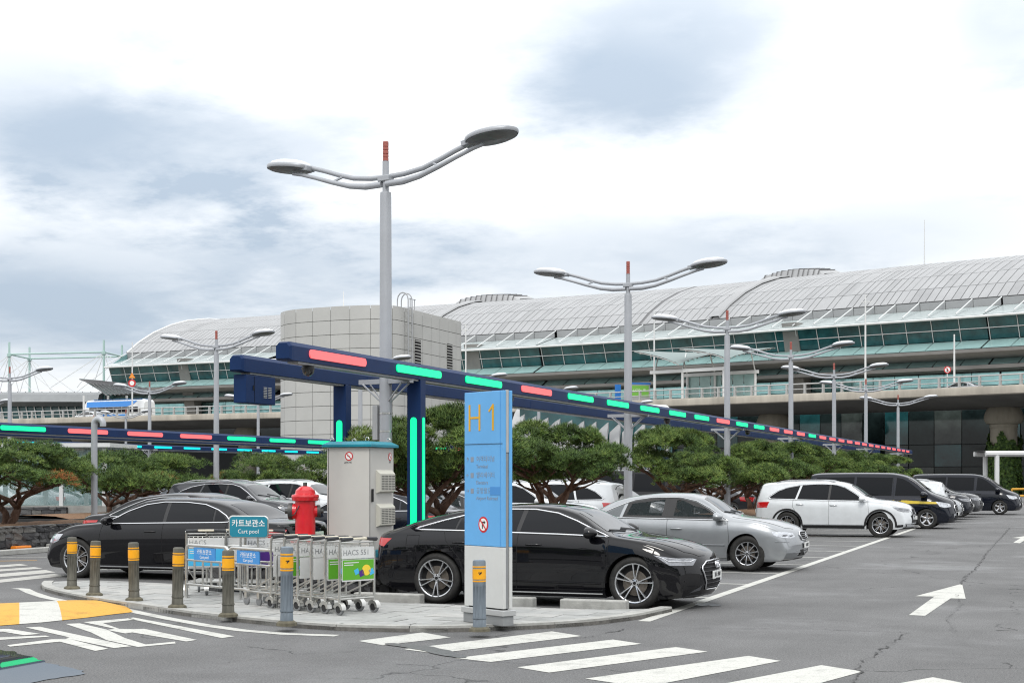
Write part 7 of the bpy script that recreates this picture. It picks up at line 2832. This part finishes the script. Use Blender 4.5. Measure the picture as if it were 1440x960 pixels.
Msg = face_matrix((0, 0, 1.03), (1, 0, 0), (0, 0, 1))
MB().prism(rr_pts(.285, .142, .045), -.02, .02, 0, Msg).build('sign_board', SIGN_TEAL, sg)
MB().tube([Msg @ Vector((x, z, .0)) for x, z in rr_pts(.29, .147, .05)], .013, 8, closed=True).build('frame', STEEL, sg, True, angle=180)
Mb = face_matrix((-.055, .10, 1.03), (1, 0, 0), (0, 0, 1))
MB().prism(rr_pts(.285, .142, .045), -.02, .02, 0, Mb).build('rear_board', PANEL_BLUE, sg)
MB().tube([Mb @ Vector((x, z, .0)) for x, z in rr_pts(.29, .147, .05)], .013, 8, closed=True).build('rear_frame', STEEL, sg, True, angle=180)
for x, y in ((-.13, 0), (.14, 0), (-.17, .10), (.09, .10)):
    MB().tube([(x, y, 0), (x, y, .89)], .013, 8).build('post', STEEL, sg, True)
lettering('카트보관소', .112, SIGN_WHITE, sg, Msg @ T(0, .045, .021), bold=.0012)
lettering('Cart pool', .082, SIGN_WHITE, sg, Msg @ T(0, -.065, .021))

# --- luggage carts


def cart(label, x, y, rz, group, ad=None, num=None):
    """Origin under the handle; carts are pushed along -x, the board faces +x, the handle runs along y."""
    t = thing('luggage_cart', label, 'luggage cart', (x, y, PZ), rz, group)
    t.scale = (1, 1, .96)
    hw = .285
    for sd in (-1, 1):
        MB().tube([(0, sd * hw, .17), (0, sd * hw, .93), (.03, sd * hw, .985)], .017, 8).build('upright', STEEL, t, True)
        MB().tube([(0, sd * hw, .205), (-.35, sd * (hw - .04), .20), (-.78, sd * .17, .19)], .015, 8).build('side_rail', STEEL, t, True)
        MB().tube([(-.02, sd * (hw - .02), .42), (-.45, sd * (hw - .07), .245), (-.62, sd * .2, .235)], .012, 6).build('sloping_rail', STEEL, t, True)
        # castors
        for cx, cy in ((.0, sd * hw),):
            w = MB().lathe([(.066, -.02), (.078, -.015), (.078, .015), (.066, .02)], 18, 0, RX(R(90))).build('castor', WHEEL_GREY, t, True, loc=(cx, cy, .078))
            MB().lathe([(.056, .0195), (.05, .021), (.001, .021)], 14, 0, RX(R(90)), False, True).lathe([(.056, .0195), (.05, .021), (.001, .021)], 14, 0, RX(R(-90)), False, True).build('hub', BLACK_PLASTIC, w)
            rows = []
            for q in np.linspace(R(-5), R(165), 9):
                rr = .092
                rows.append([(rr * .5 * math.cos(q), -.030, rr * .5 * math.sin(q)), (rr * math.cos(q), -.034, rr * math.sin(q)), (rr * math.cos(q), .034, rr * math.sin(q)), (rr * .5 * math.cos(q), .030, rr * .5 * math.sin(q))])
            MB().grid(rows).build('fender', STEEL, w, True)
        MB().tube([(.03, sd * hw, .985), (.045, sd * (hw - .17), .995)], [.04, .03], 8, flat=.75).build('grip', GRIP, t, True)
    for sd in (-1, 1):
        w = MB().lathe([(.05, -.016), (.058, -.012), (.058, .012), (.05, .016)], 16, 0, RX(R(90))).build('castor', WHEEL_GREY, t, True, loc=(-.72, sd * .16, .058))
        MB().box(-.03, .03, -.024, .024, .03, .135, bev=.006).build('fork', STEEL, w)
    MB().tube([(.045, -(hw - .15), .995), (.045, hw - .15, .995)], .018, 8).build('handle_bar', CREAM, t, True)
    MB().tube([(0, -hw, .205), (0, hw, .205)], .014, 8).build('cross_rail', STEEL, t, True)
    MB().tube([(-.78, -.17, .19), (-.80, 0, .19), (-.78, .17, .19)], .015, 8).build('front_rail', STEEL, t, True)
    for k in range(6):
        f = -.09 - k * .115
        ww = hw - .03 + (f * .135)
        MB().tube([(f, -ww, .215), (f, ww, .215)], .006, 5).build('platform_wire', STEEL, t)
    # basket of wire with a white plate
    for z in (.72, .80, .90):
        dx = -.06 - (z - .72) * .35
        MB().tube([(0, -hw, z), (dx, -hw + .03, z), (dx, hw - .03, z), (0, hw, z)], .006, 5).build('basket_wire', STEEL, t)
    for k in range(9):
        yy = -hw + .03 + k * (2 * hw - .06) / 8
        MB().tube([(-.06, yy, .72), (-.123, yy, .90)], .004, 4).build('basket_wire', STEEL, t)
    MB().tube([(.0, -hw, .945), (.0, hw, .945)], .010, 6).build('top_rail', STEEL, t, True)
    Mp = face_matrix((.018, 0, 0), (0, 1, 0), (0, 0, 1))
    pl_ = MB().box(-hw + .02, hw - .02, .735, .885, 0, .008, 0, Mp).build('plate', BOARD, t)
    lettering('HACS ' + (num or ''), .10, TOTEM_GREY, pl_, Mp @ T(-hw + .035, .81, .009), 'LEFT')
    bd = MB().box(-hw + .02, hw - .02, .435, .72, 0, .008, 0, Mp).build('advert_board', BOARD, t)
    if ad is not None:
        MB().box(-hw + .03, hw - .03, .455, .715, .0085, .011, 0, Mp).build('advert_print', ad, bd)
        for k, wd in ((0, .24), (1, .15)):
            MB().box(-hw + .05, -hw + .05 + wd, .675 - k * .03, .688 - k * .03, .0115, .0125, 0, Mp).build('printed_line', BOARD, bd)
        if ad is AD_GREEN:
            for yy, zz, r_, m_ in ((-.03, .56, .035, AD_CYAN), (.05, .535, .04, AD_PURPLE), (.215, .55, .038, AD_CYAN)):
                MB().box(-r_, r_, -r_, r_, .0115, .0135, 0, Mp @ T(yy, zz, 0) @ RZ(.4)).build('printed_shape', m_, bd)
            MB().lathe([(.072, .0115), (.072, .0135)], 24, 0, Mp @ T(.13, .575, 0)).build('printed_shape', AD_YELLOW, bd)
    return t


ax = Vector((.22, .5)).normalized()      # handle direction in plan
nrm_ = Vector((ax.y, -ax.x))             # board faces this way
rz_c = math.atan2(nrm_.y, nrm_.x)
c0 = Vector((-8.43, 16.96))
GC = 'nested luggage carts beside the totem'
ads = [(AD_GREEN, '551'), (AD_GREEN, None), (None, None), (None, None), (AD_GREEN, None), (None, None)]
clab = ['outermost nested luggage cart showing a whole green advert board', 'second nested luggage cart with only the edge of a green advert', 'third nested luggage cart with a blank white board', 'fourth nested luggage cart with a blank white board behind its neighbour',
        'fifth nested luggage cart with a strip of green behind the blue grey bollard', 'innermost nested luggage cart next to the barrier']
for k, (ad, num) in enumerate(ads):
    p = c0 - nrm_ * (.285 * k)
    cart(clab[k], p.x, p.y, rz_c, GC, ad, num)
# carts inside the barrier
pq = Vector(plan((290 - 720) * 21.7 / 2083, 21.7)[:2])
for k, (ad, lab) in enumerate(((AD_CYAN, 'luggage cart with a cyan advert inside the steel barrier'), (None, 'luggage cart with a grey board nested inside the steel barrier'))):
    p = pq + Vector((.22 * k, -.02 * k + .22 * k))
    cart(lab, p.x, p.y, R(-62), 'luggage carts inside the barrier', ad)
cart('luggage cart with a purple advert near the right barrier end', *plan((372 - 720) * 21.6 / 2083, 21.6)[:2], R(-50), 'luggage carts inside the barrier', AD_PURPLE)
bpy.data.objects  # keep

# --- gooseneck vent pipe on the far bed
t = thing('vent_pipe', 'grey gooseneck vent pipe rising from the far pine bed', 'pipe', (-24.45, 33.4, .5))
MB().tube([(0, 0, 0), (0, 0, 2.72)] + [(.14 - .14 * math.cos(a), .0, 2.72 + .14 * math.sin(a)) for a in np.linspace(.3, math.pi, 8)] + [(.28, 0, 2.66)], .085, 12).build('pipe', LAMP_GREY, t, True)
MB().lathe([(.16, 0), (.16, .02)], 14).build('base_flange', LAMP_GREY, t)
# --- glass shelter beyond the far bed
gs = thing('glass_shelter', 'frameless glass smoking shelter with white posts behind the bushy pine', 'shelter', (-36.6, 46.2, 0), R(18))
CLEAR = mat('shelter_glass', (.30, .46, .46), .02, trans=0.0, alpha=.22, spec=.6)
for x in (-3.2, -1.6, 0, 1.6, 3.2):
    for y in (-1.4, 1.4):
        MB().box(x - .07, x + .07, y - .07, y + .07, 0, 2.9).build('post', WHITE_STEEL, gs)
    if x < 3:
        for y in (-1.4, 1.4):
            MB().box(x + .08, x + 1.52, y - .012, y + .012, .75, 2.8).build('glass_panel', CLEAR, gs)
for x in (-3.2, 3.2):
    MB().box(x - .012, x + .012, -1.3, 1.3, .75, 2.8).build('glass_panel', CLEAR, gs)
MB().box(-3.5, 3.5, -1.7, 1.7, 2.9, 3.05).build('roof', WHITE_STEEL, gs)
MB().box(-3.3, 3.3, -1.5, 1.5, 0, .74).build('plinth', CONCRETE, gs)
# --- small blue lot sign on a far lamp post
t = thing('lot_sign', 'small blue bay number plate on a post behind the grey SUV', 'sign', (-33.2, 46.8, 0))
MB().tube([(0, 0, 0), (0, 0, 2.1)], .06, 8).build('post', WHITE_STEEL, t, True)
MB().box(-.35, .35, -.05, .05, 1.75, 2.2, bev=.01).build('board', SIGN_BLUE, t)
# --- ivy round the last deck column, pale pergola and yellow barrier near it
pc = edge(s_at_px(1412, 9.5), 9.5, 0)
ivy = thing('ivy', 'dark ivy wrapped round the foot of the thick concrete column', 'ivy', pc)
rnd = random.Random(4)
lv = MB()
for _ in range(6400):
    a = rnd.random() * 2 * math.pi
    z = rnd.random() ** .9 * (5.6 + .5 * math.sin(a * 3) + .4 * math.sin(a * 7 + 1))
    r_ = 1.44 + rnd.random() * .34 + .16 * math.sin(a * 5 + z * 1.4)
    p = Vector((r_ * math.cos(a), r_ * math.sin(a), z))
    s_ = rnd.uniform(.09, .19)
    n = (Vector((math.cos(a), math.sin(a), .25)) + Vector((rnd.uniform(-.6, .6), rnd.uniform(-.6, .6), rnd.uniform(-.6, .6)))).normalized()
    u_ = n.orthogonal().normalized()
    v_ = n.cross(u_)
    lv.add([p + u_ * s_, p + v_ * s_, p - u_ * s_, p - v_ * s_], [(0, 1, 2, 3)], 0 if rnd.random() < .55 else 1)
lv.build('foliage', NEEDLE[:2], ivy)
MB().lathe([(1.40, 0), (1.42, 5.2)], 24).build('stem', BARK, ivy)
pg = thing('pergola', 'pale tubular steel pergola frame before the ivy column', 'pergola', plan((1402 - 720) * 104 / 2083, 104, 0))
for dx in (0, 6):
    for dy in (0, 2.6):
        MB().tube([plan(dx, dy), plan(dx, dy) + Vector((0, 0, 3.35))], .17, 8).build('post', WHITE_STEEL, pg, True)
for dy in (0, 2.6):
    MB().tube([plan(-.8, dy) + Vector((0, 0, 3.45)), plan(8, dy) + Vector((0, 0, 3.45))], .2, 8).build('beam', WHITE_STEEL, pg, True)
MB().add([plan(-.8, 0) + Vector((0, 0, 3.66)), plan(8, 0) + Vector((0, 0, 3.66)), plan(8, 2.6) + Vector((0, 0, 3.66)), plan(-.8, 2.6) + Vector((0, 0, 3.66))], [(0, 1, 2, 3)]).build('roof_sheet', FASCIA, pg)
t = thing('yellow_barrier', 'yellow tubular barrier at the foot of the ivy column', 'barrier', plan((1423 - 720) * 98 / 2083, 98, 0))
for z in (.55, 1.0):
    MB().tube([(0, 0, z), plan(5, -.4) + Vector((0, 0, z + .1))], .07, 6).build('rail', LINE_YELLOW, t)
for k in range(3):
    q = plan(2.4 * k, -.2 * k)
    MB().tube([q, q + Vector((0, 0, 1.05))], .06, 6).build('post', LINE_YELLOW, t)
# --- painted kerb blocks and a low concrete kerb at the foot of the far rubble wall
MB().box(-23.05, -22.8, 24.0, 37.4, 0, .12, bev=.015).build('far_kerb', KERB, kind='structure')
for k, (v, m_, lab) in enumerate(((27.3, SIGN_WHITE, 'white painted kerb block at the foot of the long rubble wall'), (28.6, SIGN_ORANGE, 'orange kerb block at the foot of the long rubble wall'), (29.9, KERB, 'bare grey kerb block at the foot of the long rubble wall'),
                                  (31.2, AMBER, 'amber kerb block at the foot of the long rubble wall'))):
    o = MB().box(-23.30, -23.12, v, v + .55, 0, .17, bev=.02).build('kerb_block', m_)
    tag(o, lab, 'kerb block', 'kerb blocks below the far wall')
